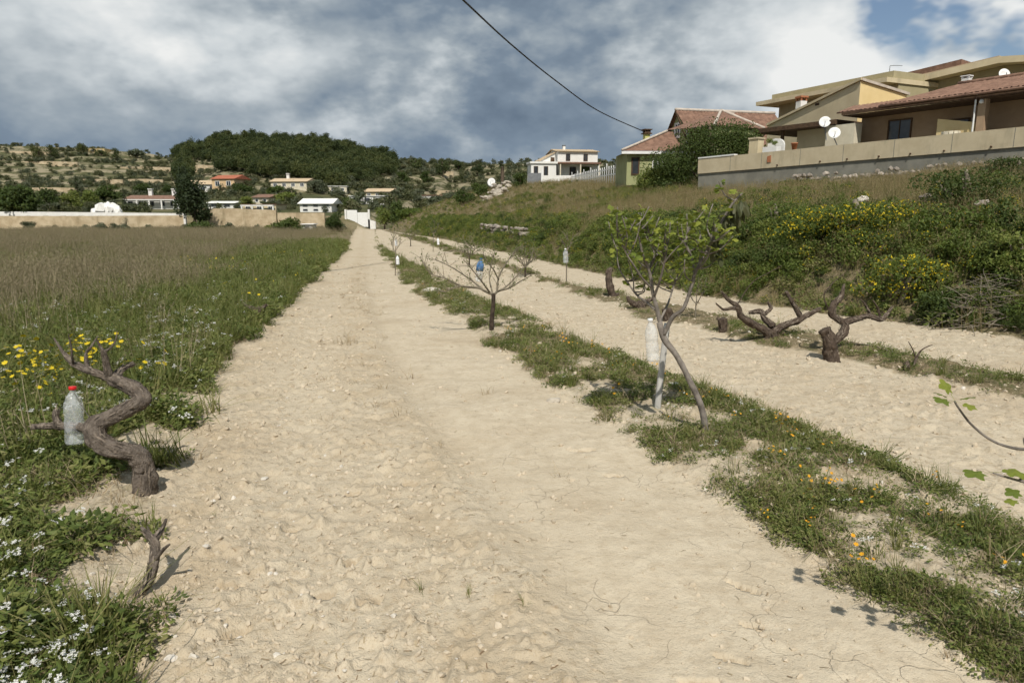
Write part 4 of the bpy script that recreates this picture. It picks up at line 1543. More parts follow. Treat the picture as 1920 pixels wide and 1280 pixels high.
def young_tree(base, spec, label, trunk_pts, tr_rad, scale=1.0, seed=1, leafy=140, mat='dark_bark', twigmat='twig', name='young_tree', spread=0.10):
    D = base.y
    rng = random.Random(seed)
    o = thing(name, base, label, 'tree')
    mb = MB()
    P = [base - Vector((0, 0, 0.1))] + [at(a, b, D + c) for a, b, c in trunk_pts]
    mb.tube(P, tr_rad, 10, 0, 0.12, 5, nscale=18)
    mb.build('trunk', MT[mat], o)
    tips = []
    for (pts, rad) in spec:
        mb = MB()
        P = [at(a, b, D + c) for a, b, c in pts]
        mb.tube(P, rad, 7, 0, 0.12, 4, nscale=25)
        for k in range(len(P) * 3):
            t = rng.uniform(0.25, 1.0) * (len(P) - 1)
            i = min(int(t), len(P) - 2)
            q = P[i].lerp(P[i + 1], t - i)
            d = (P[i + 1] - P[i]).normalized() * 0.5 + Vector((rng.gauss(0, 0.6), rng.gauss(0, 0.6), rng.uniform(0.0, 0.9)))
            d.normalize()
            L = spread * scale * rng.uniform(0.6, 1.6)
            e = q + d * L
            mb.tube([q, q.lerp(e, 0.5) + Vector((0, 0, 0.012)), e], [rad[-1] * 0.9, rad[-1] * 0.7, rad[-1] * 0.4], 5, 0, 0, 2)
            tips += [e, q.lerp(e, 0.6)]
        tips += P[2:]
        mb.build('branch', MT[twigmat], o)
    nr = np.random.default_rng(seed)
    if leafy:
        tp = np.array([tuple(t) for t in tips])
        C = tp[nr.integers(0, len(tp), leafy)] + nr.normal(size=(leafy, 3)) * 0.018 * scale
        ln = nr.uniform(0.016, 0.036, leafy) * scale
        V, F = leaf_quads(C, rnd_dirs(nr, leafy), rnd_dirs(nr, leafy), ln, ln * 0.5)
        me = np_mesh('leaves', V - np.array(base), F, MT['shrub_light'])
        q = bpy.data.objects.new('leaves', me)
        COL.objects.link(q)
        q.parent = o
        q['kind'] = 'stuff'
        ORG[q.name] = Vector(base)
    return o


yb = ground_hit(921, 628)
YD = yb.y
young_tree(yb, [
    ([(924, 552, 0), (910, 546, 0.0), (898, 540, 0.0), (865, 536, -0.05), (835, 522, -0.1), (807, 512, -0.15), (790, 486, -0.2)], [0.020, 0.018, 0.015, 0.012, 0.009, 0.007, 0.004]),
    ([(905, 542, 0.0), (890, 530, 0.1), (872, 517, 0.15), (845, 500, 0.2), (815, 486, 0.3)], [0.014, 0.012, 0.010, 0.008, 0.004]),
    ([(918, 548, 0), (905, 530, -0.2), (885, 505, -0.3), (868, 485, -0.35)], [0.014, 0.010, 0.008, 0.004]),
    ([(926, 552, 0), (932, 545, 0), (935, 520, 0.0), (950, 492, 0.0), (972, 463, 0.0)], [0.018, 0.015, 0.012, 0.009, 0.004]),
    ([(930, 548, 0), (945, 540, 0.1), (962, 525, 0.15), (988, 495, 0.2), (1003, 484, 0.3)], [0.014, 0.012, 0.010, 0.007, 0.004]),
    ([(924, 550, 0), (918, 525, 0.15), (920, 500, 0.2), (928, 475, 0.25)], [0.012, 0.009, 0.007, 0.004]),
    ([(936, 545, 0), (955, 540, -0.2), (975, 528, -0.3), (998, 515, -0.4)], [0.012, 0.009, 0.007, 0.004]),
    ([(935, 525, 0), (925, 505, -0.1), (912, 488, -0.2), (905, 470, -0.2)], [0.010, 0.008, 0.006, 0.003]),
    ([(865, 536, -0.05), (850, 540, -0.1), (835, 548, -0.1)], [0.009, 0.007, 0.004]),
], 'small bare tree with dark straight trunk and wide twiggy crown, in the weed strip', [(922, 600, 0), (925, 570, 0), (925, 550, 0)], [0.034, 0.030, 0.027, 0.027, 0.028], 1.0, 5, 620, spread=0.14)
bottle(at(897, 528, YD + 0.1), at(902, 484, YD + 0.1), 0.05, 'plastic bottle with blue upper half hung in the small bare tree', MT['pet_blue'], upper=MT['pet_blue'], tie=at(893, 532, YD + 0.1))

# thin saplings with white bottles further along the rows
BG = 'small white bottles hung on saplings down the rows'
for i, (bx, by, tx, ty, bw, bb, bt, lab) in enumerate([
        (741, 517, 742, 470, 745, 496, 479, 'white bottle on a thin sapling in the first weed strip, nearest small one'),
        (737, 478, 739, 445, 742, 461, 448, 'white bottle on a thin sapling at the far end of the first row'),
        (812, 472, 814, 438, 821, 459, 446, 'white bottle on a thin sapling in the second row below the stone wall'),
        (1062, 537, 1064, 468, 1060, 493, 466, 'pale bottle on a thin bare sapling in the second row, left of the fig tree')]):
    g = ground_hit(bx, by)
    ty -= 14
    k = g.y / 10
    young_tree(g, [([(tx, ty + 18, 0), (tx - 6, ty + 6, 0.1), (tx - 10, ty - 6, 0.1)], [0.008 * k ** 0.5, 0.006, 0.004]),
                   ([(tx, ty + 14, 0), (tx + 7, ty + 2, 0.1), (tx + 9, ty - 8, 0.1)], [0.007 * k ** 0.5, 0.006, 0.004]),
                   ([(tx, ty + 10, 0), (tx + 1, ty - 4, -0.1), (tx - 2, ty - 12, -0.1)], [0.007, 0.006, 0.004])],
               ['thin sapling carrying the nearest of the small white bottles', 'thin sapling with a white bottle at the far end of the first row',
                'thin sapling with a white bottle below the stone wall', 'thin bare sapling with a pale bottle left of the fig tree'][i],
               [(bx + 0.5, (by + ty) / 2, 0), (tx, ty + 6, 0)], [0.016, 0.014, 0.010], 1.4, 20 + i, 60, 'twig', 'twig', 'sapling', 0.12)
    p0, p1 = at(bw + 1, bb, g.y - 0.05), at(bw, bt, g.y - 0.05)
    bottle(p0, p1, (p1 - p0).length * 0.19, lab, MT['pet_milk'], body=MT['pet_milk'] if i < 3 else MT['pet'], group=BG, tie=at(tx, (bb + bt) / 2 - 4, g.y))
g = ground_hit(1304, 606)
young_tree(g, [([(1305, 570, 0), (1296, 558, 0.1), (1290, 545, 0.1)], [0.008, 0.006, 0.004]), ([(1305, 572, 0), (1314, 556, -0.1), (1322, 540, -0.1)], [0.008, 0.006, 0.004]), ([(1306, 566, 0), (1306, 550, 0.1), (1309, 532, 0.1)], [0.008, 0.006, 0.004])],
           'thin leafy sapling between the fig tree and the wide-armed vine', [(1304, 590, 0), (1305, 566, 0)], [0.014, 0.012, 0.010, 0.008], 1.5, 91, 320, 'twig', 'twig', 'sapling', 0.12)
# leafy young trees at the far end of the rows
for i, (bx, by, w, h, lab) in enumerate([(880, 500, 34, 40, 'twiggy little tree in the second row behind the blue bottle'), (985, 520, 36, 46, 'twiggy little tree in the second row, right of the bare tree'),
                                         (770, 462, 26, 30, 'small leafy tree at the far end of the second row')]):
    g = ground_hit(bx, by)
    sp = []
    rg = random.Random(40 + i)
    for k in range(6):
        a = (k - 2.5) / 2.5
        sp.append(([(bx, by - h * 0.4, 0), (bx + a * w * 0.3, by - h * 0.65, rg.uniform(-.3, .3)), (bx + a * w * 0.55, by - h * (1.0 - 0.2 * abs(a)), rg.uniform(-.4, .4))], [0.016, 0.011, 0.006]))
    young_tree(g, sp, lab, [(bx, by - h * 0.4, 0)], [0.03, 0.026, 0.02], 2.0, 60 + i, 420, 'dark_bark', 'twig', 'young_tree', 0.18)

# pale boulder beside the track
def boulder(name, p, s, seed, label, mat, cat='stone', rot=0.0):
    o = bpy.data.objects.new(name, rock_mesh(name, seed, mat, 0.62, 3))
    COL.objects.link(o)
    o.location = p
    o.scale = s
    o.rotation_euler = (0, 0, rot)
    return tag(o, label, cat)


g = ground_hit(812, 552)
boulder('boulder', g + Vector((0, 0, 0.06)), (0.17, 0.14, 0.14), 3, 'pale limestone boulder at the edge of the weed strip left of the bare tree', MT['white_stone'])
g = ground_hit(845, 556)
boulder('boulder', g + Vector((0, 0, 0.02)), (0.12, 0.10, 0.08), 5, 'smaller flat pale stone beside the limestone boulder', MT['white_stone'])
for i, (px, py, s, lab) in enumerate([(322, 1236, 0.020, 'flat pale stone on the track at the lower left'), (495, 893, 0.018, 'small rounded pale stone in the rough half of the track'),
                                      (447, 1187, 0.016, 'rounded stone lying in a dent of the track, lower left'), (1038, 752, 0.05, 'grey gravelly lump at the edge of the weed strip')]):
    g = ground_hit(px, py)
    g.z = float(height(np.array([g.x]), np.array([g.y]))[0])
    boulder('stone', g + Vector((0, 0, s * 0.15)), (s * 1.3, s, s * 0.7), 20 + i, lab, MT['white_stone'] if i < 3 else MT['stone'], rot=i)

# green tufts standing alone on the track
for i, (px, py, s, lab) in enumerate([(790, 1105, 0.55, 'sparse grass tuft on the bare track, leftmost of the three'), (880, 1118, 0.5, 'small bright grass tuft on the bare track, middle of the three'),
                                      (982, 1140, 0.4, 'few grass blades on the bare track, rightmost of the three'), (400, 965, 0.4, 'tiny green tuft at the left side of the track'),
                                      (650, 645, 1.0, 'brown grass tuft in the middle of the track far ahead')]):
    g = ground_hit(px, py)
    rng = np.random.default_rng(300 + i)
    V, F = blades(rng, 12 if i != 4 else 60, 0.03 if i != 4 else 0.16, 0.05, 0.13, 0.005, 1.0)
    o = bpy.data.objects.new('grass_tuft', np_mesh('grass_tuft', V * s, F, MT['grass'] if i != 4 else MT['straw']))
    COL.objects.link(o)
    o.location = (g.x, g.y, float(height(np.array([g.x]), np.array([g.y]))[0]))
    tag(o, lab, 'grass')

# heap of pruned twigs at the foot of the bank
def brush_pile(px, py, w, h, label, seed):
    g = ground_hit(px, py)
    o = thing('brush_pile', g, label, 'twigs')
    rng = random.Random(seed)
    for k in range(8):
        mb = MB()
        for j in range(22):
            a = rng.uniform(0, 6.283)
            c = g + Vector((rng.gauss(0, w * 0.33), rng.gauss(0, w * 0.25), 0))
            c.z = float(land(c.x, c.y)) + h * rng.uniform(0.0, 0.8) * math.exp(-((c - g).xy.length / w) ** 2 * 2)
            d = Vector((math.cos(a), math.sin(a) * 0.7, rng.uniform(-0.25, 0.55))).normalized()
            L = rng.uniform(0.25, 0.75) * w
            r = rng.uniform(0.003, 0.008)
            m1 = c + d * L * 0.3 + Vector((rng.gauss(0, .03), rng.gauss(0, .03), rng.gauss(0, .03)))
            mb.tube([c - d * L * 0.5, m1, c + d * L * 0.5], [r, r * 0.8, r * 0.4], 5, 0, 0, 3)
        mb.build('twigs', MT['twig'], o)
    return o


brush_pile(1835, 600, 0.9, 0.65, 'tangled heap of dry pruned twigs at the foot of the bank, right edge', 3)

# ------------------------------------------------------------------ shrubs and trees


def crown(rng, lumps, n, ll, inner=0.35, up=0.3):
    """leaf faces through a set of ellipsoid lumps (centre, radii)"""
    vol = np.array([r[0] * r[1] * r[2] for _, r in lumps]) ** 0.67
    pick = rng.choice(len(lumps), n, p=vol / vol.sum())
    C = np.array([c for c, _ in lumps])[pick]
    Rr = np.array([r for _, r in lumps])[pick]
    d = rnd_dirs(rng, n)
    q = np.where(rng.uniform(0, 1, n) < inner, rng.uniform(0.2, 0.9, n), 0.82 + 0.26 * rng.uniform(0, 1, n) ** 1.5)
    bump = 0.82 + 0.36 * vnoise(d[:, 0] * 4 + pick * 3.3, d[:, 1] * 4 + d[:, 2] * 3, 5)
    P = C + d * Rr * (q * bump)[:, None]
    N = d * 0.6 + rnd_dirs(rng, n) * 0.9 + np.array([0, 0, up])
    N /= np.linalg.norm(N, axis=1, keepdims=True)
    T = rnd_dirs(rng, n) + np.array([0, 0, 0.2])
    ln = rng.uniform(ll * 0.6, ll * 1.4, n)
    return leaf_quads(P, N, T, ln, ln * rng.uniform(0.45, 0.75, n))


def lumps_for(rng, w, d, h, k, z0=0.15, top=1.0):
    L = []
    for i in range(k):
        a = rng.uniform(0, 6.283)
        q = math.sqrt(rng.uniform()) * 0.62
        zz = z0 + (top - z0) * rng.uniform(0.15, 0.85)
        taper = math.sqrt(max(1 - (zz * 0.95) ** 2, 0.05)) if z0 == 0.0 else 1 - 0.55 * max(zz - 0.45, 0) / 0.55
        s = rng.uniform(0.28, 0.46)
        L.append((np.array([math.cos(a) * q * w * 0.5 * taper, math.sin(a) * q * d * 0.5 * taper, zz * h * (1 - 0.12)]), np.array([s * w * 0.6, s * d * 0.6, s * h * 0.42])))
    return L


def tree(name, base, w, h, label, leaf, n, ll, k=9, trunk=0.25, seed=0, cat='tree', group=None, depth=None, shape='round', flower=None, nfl=0, bark='trunk'):
    rng = np.random.default_rng(seed + 900)
    d = depth or w
    o = thing(name, base, label, cat, group)
    if shape == 'column':
        L = [(np.array([0, 0, h * (0.08 + 0.84 * i / (k - 1))]), np.array([w * 0.5, w * 0.5, h * 0.16]) * (1.0 if i < k * 0.5 else (1.25 - 0.95 * i / (k - 1)))) for i in range(k)]
        for c, r in L:
            c[:2] += rng.normal(0, w * 0.05, 2)
    elif shape == 'bush':
        L = lumps_for(rng, w, d, h, k, 0.0, 0.95)
    else:
        L = lumps_for(rng, w, d, h, k, trunk, 1.0)
    V, F = crown(rng, L, n, ll)
    mats = [leaf]
    mi = np.zeros(len(F))
    if flower:
        V2, F2 = crown(rng, L, nfl, ll * 0.8, inner=0.0)
        F = np.concatenate([F, F2 + len(V)])
        V = np.concatenate([V, V2])
        mats.append(flower)
        mi = np.concatenate([mi, np.ones(len(F2))])
    q = bpy.data.objects.new('crown' if shape != 'bush' else 'foliage', np_mesh('crown', V, F, mats, mi))
    COL.objects.link(q)
    q.parent = o
    mb = MB()
    B = Vector(base)
    t = max(w * 0.035, 0.02) if shape != 'column' else w * 0.09
    mb.tube([B - Vector((0, 0, 0.3)), B + Vector((w * 0.02, 0, h * 0.3)), B + Vector((-w * 0.02, 0, h * 0.75))], [t * 1.3, t, t * 0.3], 8, 0, 0.15, 4, nscale=2)
    for c, r in L[:6]:
        c = Vector(c)
        mb.tube([B + Vector((0, 0, h * 0.22)), B + Vector((c.x * 0.5, c.y * 0.5, c.z * 0.6)), B + c], [t * 0.6, t * 0.45, t * 0.15], 6, 0, 0.1, 3)
    mb.build('trunk', MT[bark], o)
    return o


def mk_bush(rng):
    L = lumps_for(rng, 0.8, 0.8, 0.6, 6, 0.0, 0.95)
    V, F = crown(rng, L, 420, 0.05)
    return V, F, np.zeros(len(F))


def mk_ybush(rng):
    L = lumps_for(rng, 0.7, 0.7, 0.55, 6, 0.0, 0.95)
    V, F = crown(rng, L, 340, 0.045)
    V2, F2 = crown(rng, L, 60, 0.035, inner=0.0)
    return np.concatenate([V, V2]), np.concatenate([F, F2 + len(V)]), np.concatenate([np.zeros(len(F)), np.ones(len(F2))])


W_BUSH = variants('bank_bush', mk_bush, 5, [MT['shrub_light']])
W_BUSHD = variants('bank_dark_bush', mk_bush, 4, [MT['shrub']])
W_YB = variants('bank_flower_bush', mk_ybush, 4, [MT['shrub_light'], MT['yellow_petal']])


def wall_clear(x, y):
    """False inside the houses' terrace"""
    # line of the retaining wall: from WL to WR
    ax, ay = WALL_L.x, WALL_L.y
    bx, by = WALL_R.x, WALL_R.y
    s = (bx - ax) * (y - ay) - (by - ay) * (x - ax)
    past = ((x - ax) * (bx - ax) + (y - ay) * (by - ay)) > -1.0
    return ~((s > -16 * 1.1) & past)


WALL_L = at(1308, 326, 40.0)
WALL_R = at(1920, 275, 27.0)


def bank_cover():
    # height zone: v = distance up the bank
    x, y, r, rng = sample(34000, 7, 105, -18, 50, 1.0, 30)
    db = zones(x, y)[3]
    ok = wall_clear(x, y)
    green = sstep(0.36, 0.60, fbm(x, y, 0.22, 3, 121) + 0.16 - 0.020 * db + 0.10 * sstep(26, 10, y))
    xa, ya = keep(x, y, ok * sstep(0.5, 2.2, db) * (1 - 0.6 * green), rng)
    scatter('bank_dry_grass', W_DRYB, lift(xa, ya), rng.uniform(0.7, 1.2, len(xa)), 'tall brown grass covering the bank below the houses', 'grass', 0.12, 30)
    x, y, r, rng = sample(15000, 7, 105, -18, 50, 0.95, 31)
    db = zones(x, y)[3]
    green = sstep(0.36, 0.60, fbm(x, y, 0.22, 3, 121) + 0.16 - 0.020 * db + 0.10 * sstep(26, 10, y))
    ok = wall_clear(x, y)
    pr = ok * sstep(0.0, 0.4, db) * np.maximum(0.55 * sstep(2.8, 1.2, db), 0.85 * green)
    xa, ya = keep(x, y, pr, rng)
    q = rng.uniform(0, 1, len(xa))
    dz = zones(xa, ya)[3]
    yel = np.exp(-(((xa - 8.0) / 2.2) ** 2 + ((ya - 12.5) / 3.0) ** 2))
    sc = rng.uniform(0.45, 1.0, len(xa)) * np.clip(0.35 + 0.3 * dz, 0.4, 1.0)
    a = q < 0.24 + 0.6 * yel
    b = ~a & (q > 0.86)
    c = ~a & ~b
    scatter('bank_flowering_bushes', W_YB, lift(xa[a], ya[a]), sc[a], 'yellow-flowered undergrowth on the bank', 'undergrowth', 0.15, 31)
    scatter('bank_dark_bushes', W_BUSHD, lift(xa[b], ya[b]), sc[b], 'dark green undergrowth on the bank', 'undergrowth', 0.15, 32)
    scatter('bank_green_bushes', W_BUSH, lift(xa[c], ya[c]), sc[c], 'fresh green undergrowth on the bank', 'undergrowth', 0.15, 33)
    # thick growth along the foot
    rng = np.random.default_rng(36)
    y = 7.5 + 70 * rng.uniform(0, 1, 6500) ** 1.35
    off = rng.uniform(0.15, 3.2, len(y)) ** 1.0
    x = x_foot(y) + off
    g = fbm(x, y, 0.5, 3, 131)
    xa, ya = keep(x, y, wall_clear(x, y) * np.clip(1.25 - 0.3 * off, 0, 1) * sstep(0.0, 1.1, off) * (0.2 + 0.8 * sstep(0.4, 0.6, g)), rng)
    sc = rng.uniform(0.35, 1.15, len(xa)) * np.clip(0.45 + 0.35 * (xa - x_foot(ya)), 0.45, 1.15)
    q = rng.uniform(0, 1, len(xa))
    a, b = q < 0.16, q > 0.82
    scatter('foot_flowering_bushes', W_YB, lift(xa[a], ya[a]), sc[a], 'yellow-flowered growth along the foot of the bank', 'undergrowth', 0.15, 37)
    scatter('foot_dark_bushes', W_BUSHD, lift(xa[b], ya[b]), sc[b], 'dark growth along the foot of the bank', 'undergrowth', 0.15, 38)
    scatter('foot_green_bushes', W_BUSH, lift(xa[~a & ~b], ya[~a & ~b]), sc[~a & ~b], 'fresh green growth along the foot of the bank', 'undergrowth', 0.15, 39)
    # low weeds and grass at the foot
    x, y, r, rng = sample(26000, 6, 70, -16, 50, 1.2, 34)
    db = zones(x, y)[3]
    xa, ya = keep(x, y, wall_clear(x, y) * sstep(-0.05, 0.3, db) * (0.25 + 0.75 * sstep(4, 1.5, db)), rng)
    m = rng.uniform(0, 1, len(xa)) < 0.5
    sc = rng.uniform(0.9, 2.0, len(xa))
    scatter('bank_weeds', W_TALL, lift(xa[m], ya[m]), sc[m], 'leafy weeds along the foot of the bank', 'weeds', 0.2, 34)
    m = m | (rng.uniform(0, 1, len(xa)) < 0.6)
    scatter('bank_grass', W_DRYB, lift(xa[~m], ya[~m]), sc[~m] * 0.5, 'sparse dry grass along the foot of the bank', 'grass', 0.2, 35)


bank_cover()

# shrubs of the bank that stand out one by one: (px, py of the base, width m, height m, ...)
for i, (px, py, D, w, h, leafk, fl, nfl, lab) in enumerate([
        (1600, 470, 13.0, 3.4, 0.95, 'shrub_light', 'yellow_petal', 1500, 'large shrub covered in yellow flowers on the bank'),
        (1690, 548, 10.6, 1.9, 0.85, 'shrub_light', 'yellow_petal', 560, 'lower yellow-flowering shrub right above the upright vine'),
        (1800, 450, 13.5, 2.4, 1.1, 'shrub', None, 0, 'dark green spreading shrub right of the yellow-flowered shrubs'),
        (1900, 400, 17.0, 2.2, 0.7, 'shrub', None, 0, 'dark green shrub high on the bank at the right edge'),
        (1450, 470, 15.0, 2.0, 1.0, 'shrub_light', None, 0, 'fresh green shrub behind the withered fig branch'),
        (1300, 470, 17.0, 2.0, 1.0, 'shrub_light', None, 0, 'fresh green shrub behind the crown of the fig tree'),
        (1765, 580, 9.8, 1.0, 0.6, 'shrub', None, 0, 'low dark shrub left of the heap of twigs'),
        (1900, 560, 9.8, 1.2, 0.75, 'shrub_light', None, 0, 'green shrub behind the heap of twigs at the right edge')]):
    q = at(px, py, D)
    q.z = float(land(q.x, q.y))
    tree('shrub', q, w, h, lab, MT[leafk], 5200 if w > 2 else 2600, 0.055, 12, 0.0, 60 + i, 'shrub', None, w * 0.7, 'bush', MT[fl] if fl else None, nfl, 'twig')
g = at(1618, 388, 16.0)
g.z = float(land(g.x, g.y)) + 0.42
boulder('boulder', g, (0.12, 0.09, 0.12), 44, 'white stone lying among the yellow flowers high on the bank', MT['white_stone'])
for i, (px, py, D, s, lab) in enumerate([(1735, 430, 14.5, 0.13, 'grey rock showing between the shrubs on the bank'), (1830, 480, 12.5, 0.11, 'lower grey rock showing between the shrubs at the right')]):
    g = at(px, py, D)
    g.z = float(land(g.x, g.y)) + 0.3
    boulder('boulder', g, (s * 1.3, s, s), 50 + i, lab, MT['grey_stone'])

# dry-stone terrace wall half buried in the bank, far down the rows
def stone_run(name, A, B, h, size, label, seed, mat, sag=0.15):
    A, B = Vector(A), Vector(B)
    o = thing(name, A, label, 'wall')
    rng = random.Random(seed)
    ms = [rock_mesh('stone', seed * 10 + i, mat, 0.75, 1) for i in range(5)]
    L = (B - A).length
    e = (B - A) / L
    cols = int(L / (size * 1.05))
    rows = max(2, int(h / (size * 0.8)))
    for r in range(rows):
        for c in range(cols):
            if rng.random() < (0.4 if r == rows - 1 else 0.05):
                continue
            p = A + e * ((c + 0.5 * (r % 2) + rng.uniform(-.15, .15)) * size * 1.05)
            p.z += r * size * 0.78 + rng.uniform(-.1, .1) * size
            p += Vector((e.y, -e.x, 0)) * rng.uniform(-0.12, 0.12) * size
            s = bpy.data.objects.new('stone', ms[rng.randrange(5)])
            COL.objects.link(s)
            s.parent = o
            s.location = p - A
            s.rotation_euler = (rng.uniform(-.3, .3), rng.uniform(-.3, .3), rng.uniform(0, 6.28))
            k = size * rng.uniform(0.42, 0.62)
            s.scale = (k * 1.15, k, k)
    return o


a = ground_hit(868, 455)
b = ground_hit(962, 468)
ua, ub = Vector((float(x_foot(a.y)) + 1.5, a.y, 0)), Vector((float(x_foot(b.y)) + 1.3, b.y, 0))
ua.z = float(land(ua.x, ua.y)) - 0.45
ub.z = float(land(ub.x, ub.y)) - 0.45
stone_run('dry_stone_wall', ua, ub, 1.15, 0.27, 'low grey dry-stone wall half hidden in the bank far down the rows', 7, MT['grey_stone'])

# ------------------------------------------------------------------ houses on the right
MT['stucco'] = surf('tan_stucco', (0.50, 0.425, 0.29), (0.58, 0.50, 0.35), 1.6, 0.92, 0.3, 40, 0.006, 0.15, stain=(0.29, 0.255, 0.18))
MT['concrete'] = surf('grey_concrete', (0.20, 0.195, 0.165), (0.29, 0.28, 0.235), 1.2, 0.95, 0.4, 25, 0.01, 0.15, stain=(0.16, 0.15, 0.12))
MT['ochre'] = surf('yellow_render', (0.70, 0.54, 0.27), (0.76, 0.60, 0.32), 1.5, 0.92, 0.2, 40, 0.004, 0.15)
MT['buff'] = surf('buff_render', (0.58, 0.49, 0.32), (0.64, 0.55, 0.37), 1.2, 0.92, 0.2, 40, 0.004, 0.15, stain=(0.38, 0.33, 0.22))
MT['oliverender'] = surf('olive_render', (0.36, 0.315, 0.19), (0.42, 0.37, 0.23), 1.2, 0.92, 0.2, 40, 0.004, 0.15)
MT['cream'] = surf('cream_render', (0.60, 0.54, 0.41), (0.68, 0.62, 0.48), 2, 0.9, 0.2, 40, 0.004, 0.15)
MT['rust'] = surf('rust_render', (0.36, 0.25, 0.16), (0.42, 0.30, 0.195), 1.5, 0.92, 0.2, 40, 0.004, 0.15)
MT['white'] = surf('white_render', (0.72, 0.71, 0.67), (0.80, 0.79, 0.75), 1.5, 0.9, 0.15, 40, 0.004, 0.2)
MT['whitepaint'] = surf('white_paint', (0.74, 0.74, 0.72), (0.82, 0.82, 0.80), 4, 0.6, 0.0, spec=0.3)
MT['lime'] = surf('lime_render', (0.32, 0.335, 0.17), (0.39, 0.40, 0.215), 1.2, 0.92, 0.2, 40, 0.004, 0.15)
MT['tile'] = surf('clay_tile', (0.155, 0.092, 0.066), (0.27, 0.165, 0.118), 2.6, 0.88, 0.5, 12, 0.03, 0.15, stain=(0.22, 0.135, 0.09))
MT['tile_tan'] = surf('tan_tile', (0.46, 0.35, 0.22), (0.56, 0.44, 0.30), 2, 0.88, 0.5, 12, 0.03, 0.15)
MT['tile_red'] = surf('red_tile', (0.34, 0.11, 0.065), (0.42, 0.16, 0.095), 2, 0.88, 0.5, 12, 0.03, 0.15)
MT['mortar'] = surf('ridge_mortar', (0.42, 0.36, 0.30), (0.56, 0.50, 0.43), 4, 0.9, 0.3, 20, 0.01, 0.15)
MT['wood'] = surf('dark_wood', (0.065, 0.04, 0.025), (0.12, 0.075, 0.045), 6, 0.8, 0.3, 30, 0.005, 0.2)
MT['glass'] = surf('window_glass', (0.03, 0.035, 0.04), (0.05, 0.055, 0.06), 2, 0.12, 0.0, spec=0.6)
MT['grey_paint'] = surf('grey_paint', (0.16, 0.17, 0.18), (0.22, 0.23, 0.24), 3, 0.6, 0.0)
MT['orange'] = surf('orange_render', (0.60, 0.42, 0.24), (0.68, 0.50, 0.30), 1.5, 0.92, 0.2, 40, 0.004, 0.15)
MT['terracotta'] = surf('terracotta', (0.36, 0.14, 0.07), (0.44, 0.19, 0.10), 10, 0.9, 0.3, 30, 0.004, 0.15)

WD = (WALL_R - WALL_L)
WD.z = 0
WD.normalize()
WN = Vector((WD.y, -WD.x, 0))             # towards the vineyard
if WN.dot(Vector((-1, -1, 0))) < 0:
    WN = -WN
WALL_RR = WALL_R + (WALL_R - WALL_L) * 0.55


def retaining_wall():
    o = thing('retaining_wall', WALL_L, 'long tan stucco garden wall on a grey concrete base below the houses', 'wall')
    topL, topR = at(1308, 298, 40.0), at(1920, 237, 27.0)
    topRR = topR + (topR - topL) * 0.55

    def slab(b0, b1, t0, t1, front, back, mat, nm):
        mb = MB()
        mb.hexa([b0 + WN * front, b1 + WN * front, b1 - WN * back, b0 - WN * back], [t0 + WN * front, t1 + WN * front, t1 - WN * back, t0 - WN * back])
        return mb.build(nm, mat, o)
    dn = Vector((0, 0, 1.6))
    slab(WALL_L, WALL_RR, Vector((WALL_L.x, WALL_L.y, topL.z)), Vector((WALL_RR.x, WALL_RR.y, topRR.z)), 0.0, 0.25, MT['stucco'], 'parapet')
    slab(WALL_L - dn, WALL_RR - dn, WALL_L - Vector((0, 0, 0.004)), WALL_RR - Vector((0, 0, 0.004)), -0.07, 0.45, MT['concrete'], 'wall_base')
    c0 = Vector((WALL_L.x, WALL_L.y, topL.z + 0.003))
    c1 = c0.lerp(Vector((WALL_RR.x, WALL_RR.y, topRR.z + 0.003)), 0.1)
    slab(c0, c1, c0 + Vector((0, 0, 0.07)), c1 + Vector((0, 0, 0.07)), 0.03, 0.28, MT['whitepaint'], 'coping')
    for t in (0.21, 0.305, 0.36, 0.42, 0.475, 0.53, 0.60):
        p = WALL_L.lerp(WALL_RR, t) + Vector((0, 0, 0.10)) + WN * 0.0
        mb = MB()
        mb.lathe(p - WN * 0.05, [(0.035, 0), (0.035, 0.12), (0.026, 0.125)], 10, 0, WN)
        mb.build('drain_pipe', MT['wood'], o)
    for t in (0.09, 0.17, 0.26, 0.35, 0.445, 0.54, 0.63):
        p = WALL_L.lerp(WALL_RR, t) + WN * 0.0
        hh = (topL.z - WALL_L.z) * (1 - t) + (topRR.z - WALL_RR.z) * t
        mb = MB()
        q = [p + WN * 0.004, p + WD * 0.025 + WN * 0.004, p + WD * 0.025 - WN * 0.02, p - WN * 0.02]
        mb.hexa([k + Vector((0, 0, 0.01)) for k in q], [k + Vector((0, 0, hh - 0.01)) for k in q])
        mb.build('joint', MT['concrete'], o)
    # fallen tile patch
    p = WALL_L.lerp(WALL_RR, 0.185) + Vector((0, 0, 0.28)) + WN * 0.003
    f = Fr(p, WD)
    mb = MB()
    mb.hexa([p, p + WD * 0.22, p + WD * 0.22 + WN * 0.03, p + WN * 0.03], [p + Vector((0, 0, 0.3)), p + WD * 0.2 + Vector((0, 0, 0.34)), p + WD * 0.2 + WN * 0.03 + Vector((0, 0, 0.34)), p + WN * 0.03 + Vector((0, 0, 0.3))])
    mb.build('brick_patch', MT['terracotta'], o)
    return topL, topRR


TOPL, TOPRR = retaining_wall()
# the levelled ground the houses stand on
mb = MB()
q0, q1 = WALL_L - WN * 0.3, WALL_RR - WN * 0.3
mb.hexa([q0 - Vector((0, 0, 3)), q1 - Vector((0, 0, 3)), q1 - WN * 45 - Vector((0, 0, 3)), q0 - WN * 45 - Vector((0, 0, 3))],
        [Vector((q0.x, q0.y, 3.75)), Vector((q1.x, q1.y, 4.1)), Vector((q1.x, q1.y, 4.1)) - WN * 45, Vector((q0.x, q0.y, 3.75)) - WN * 45])
tag(mb.build('house_terrace', MT['concrete'], loc=q0), 'levelled terrace behind the garden wall', kind='structure')

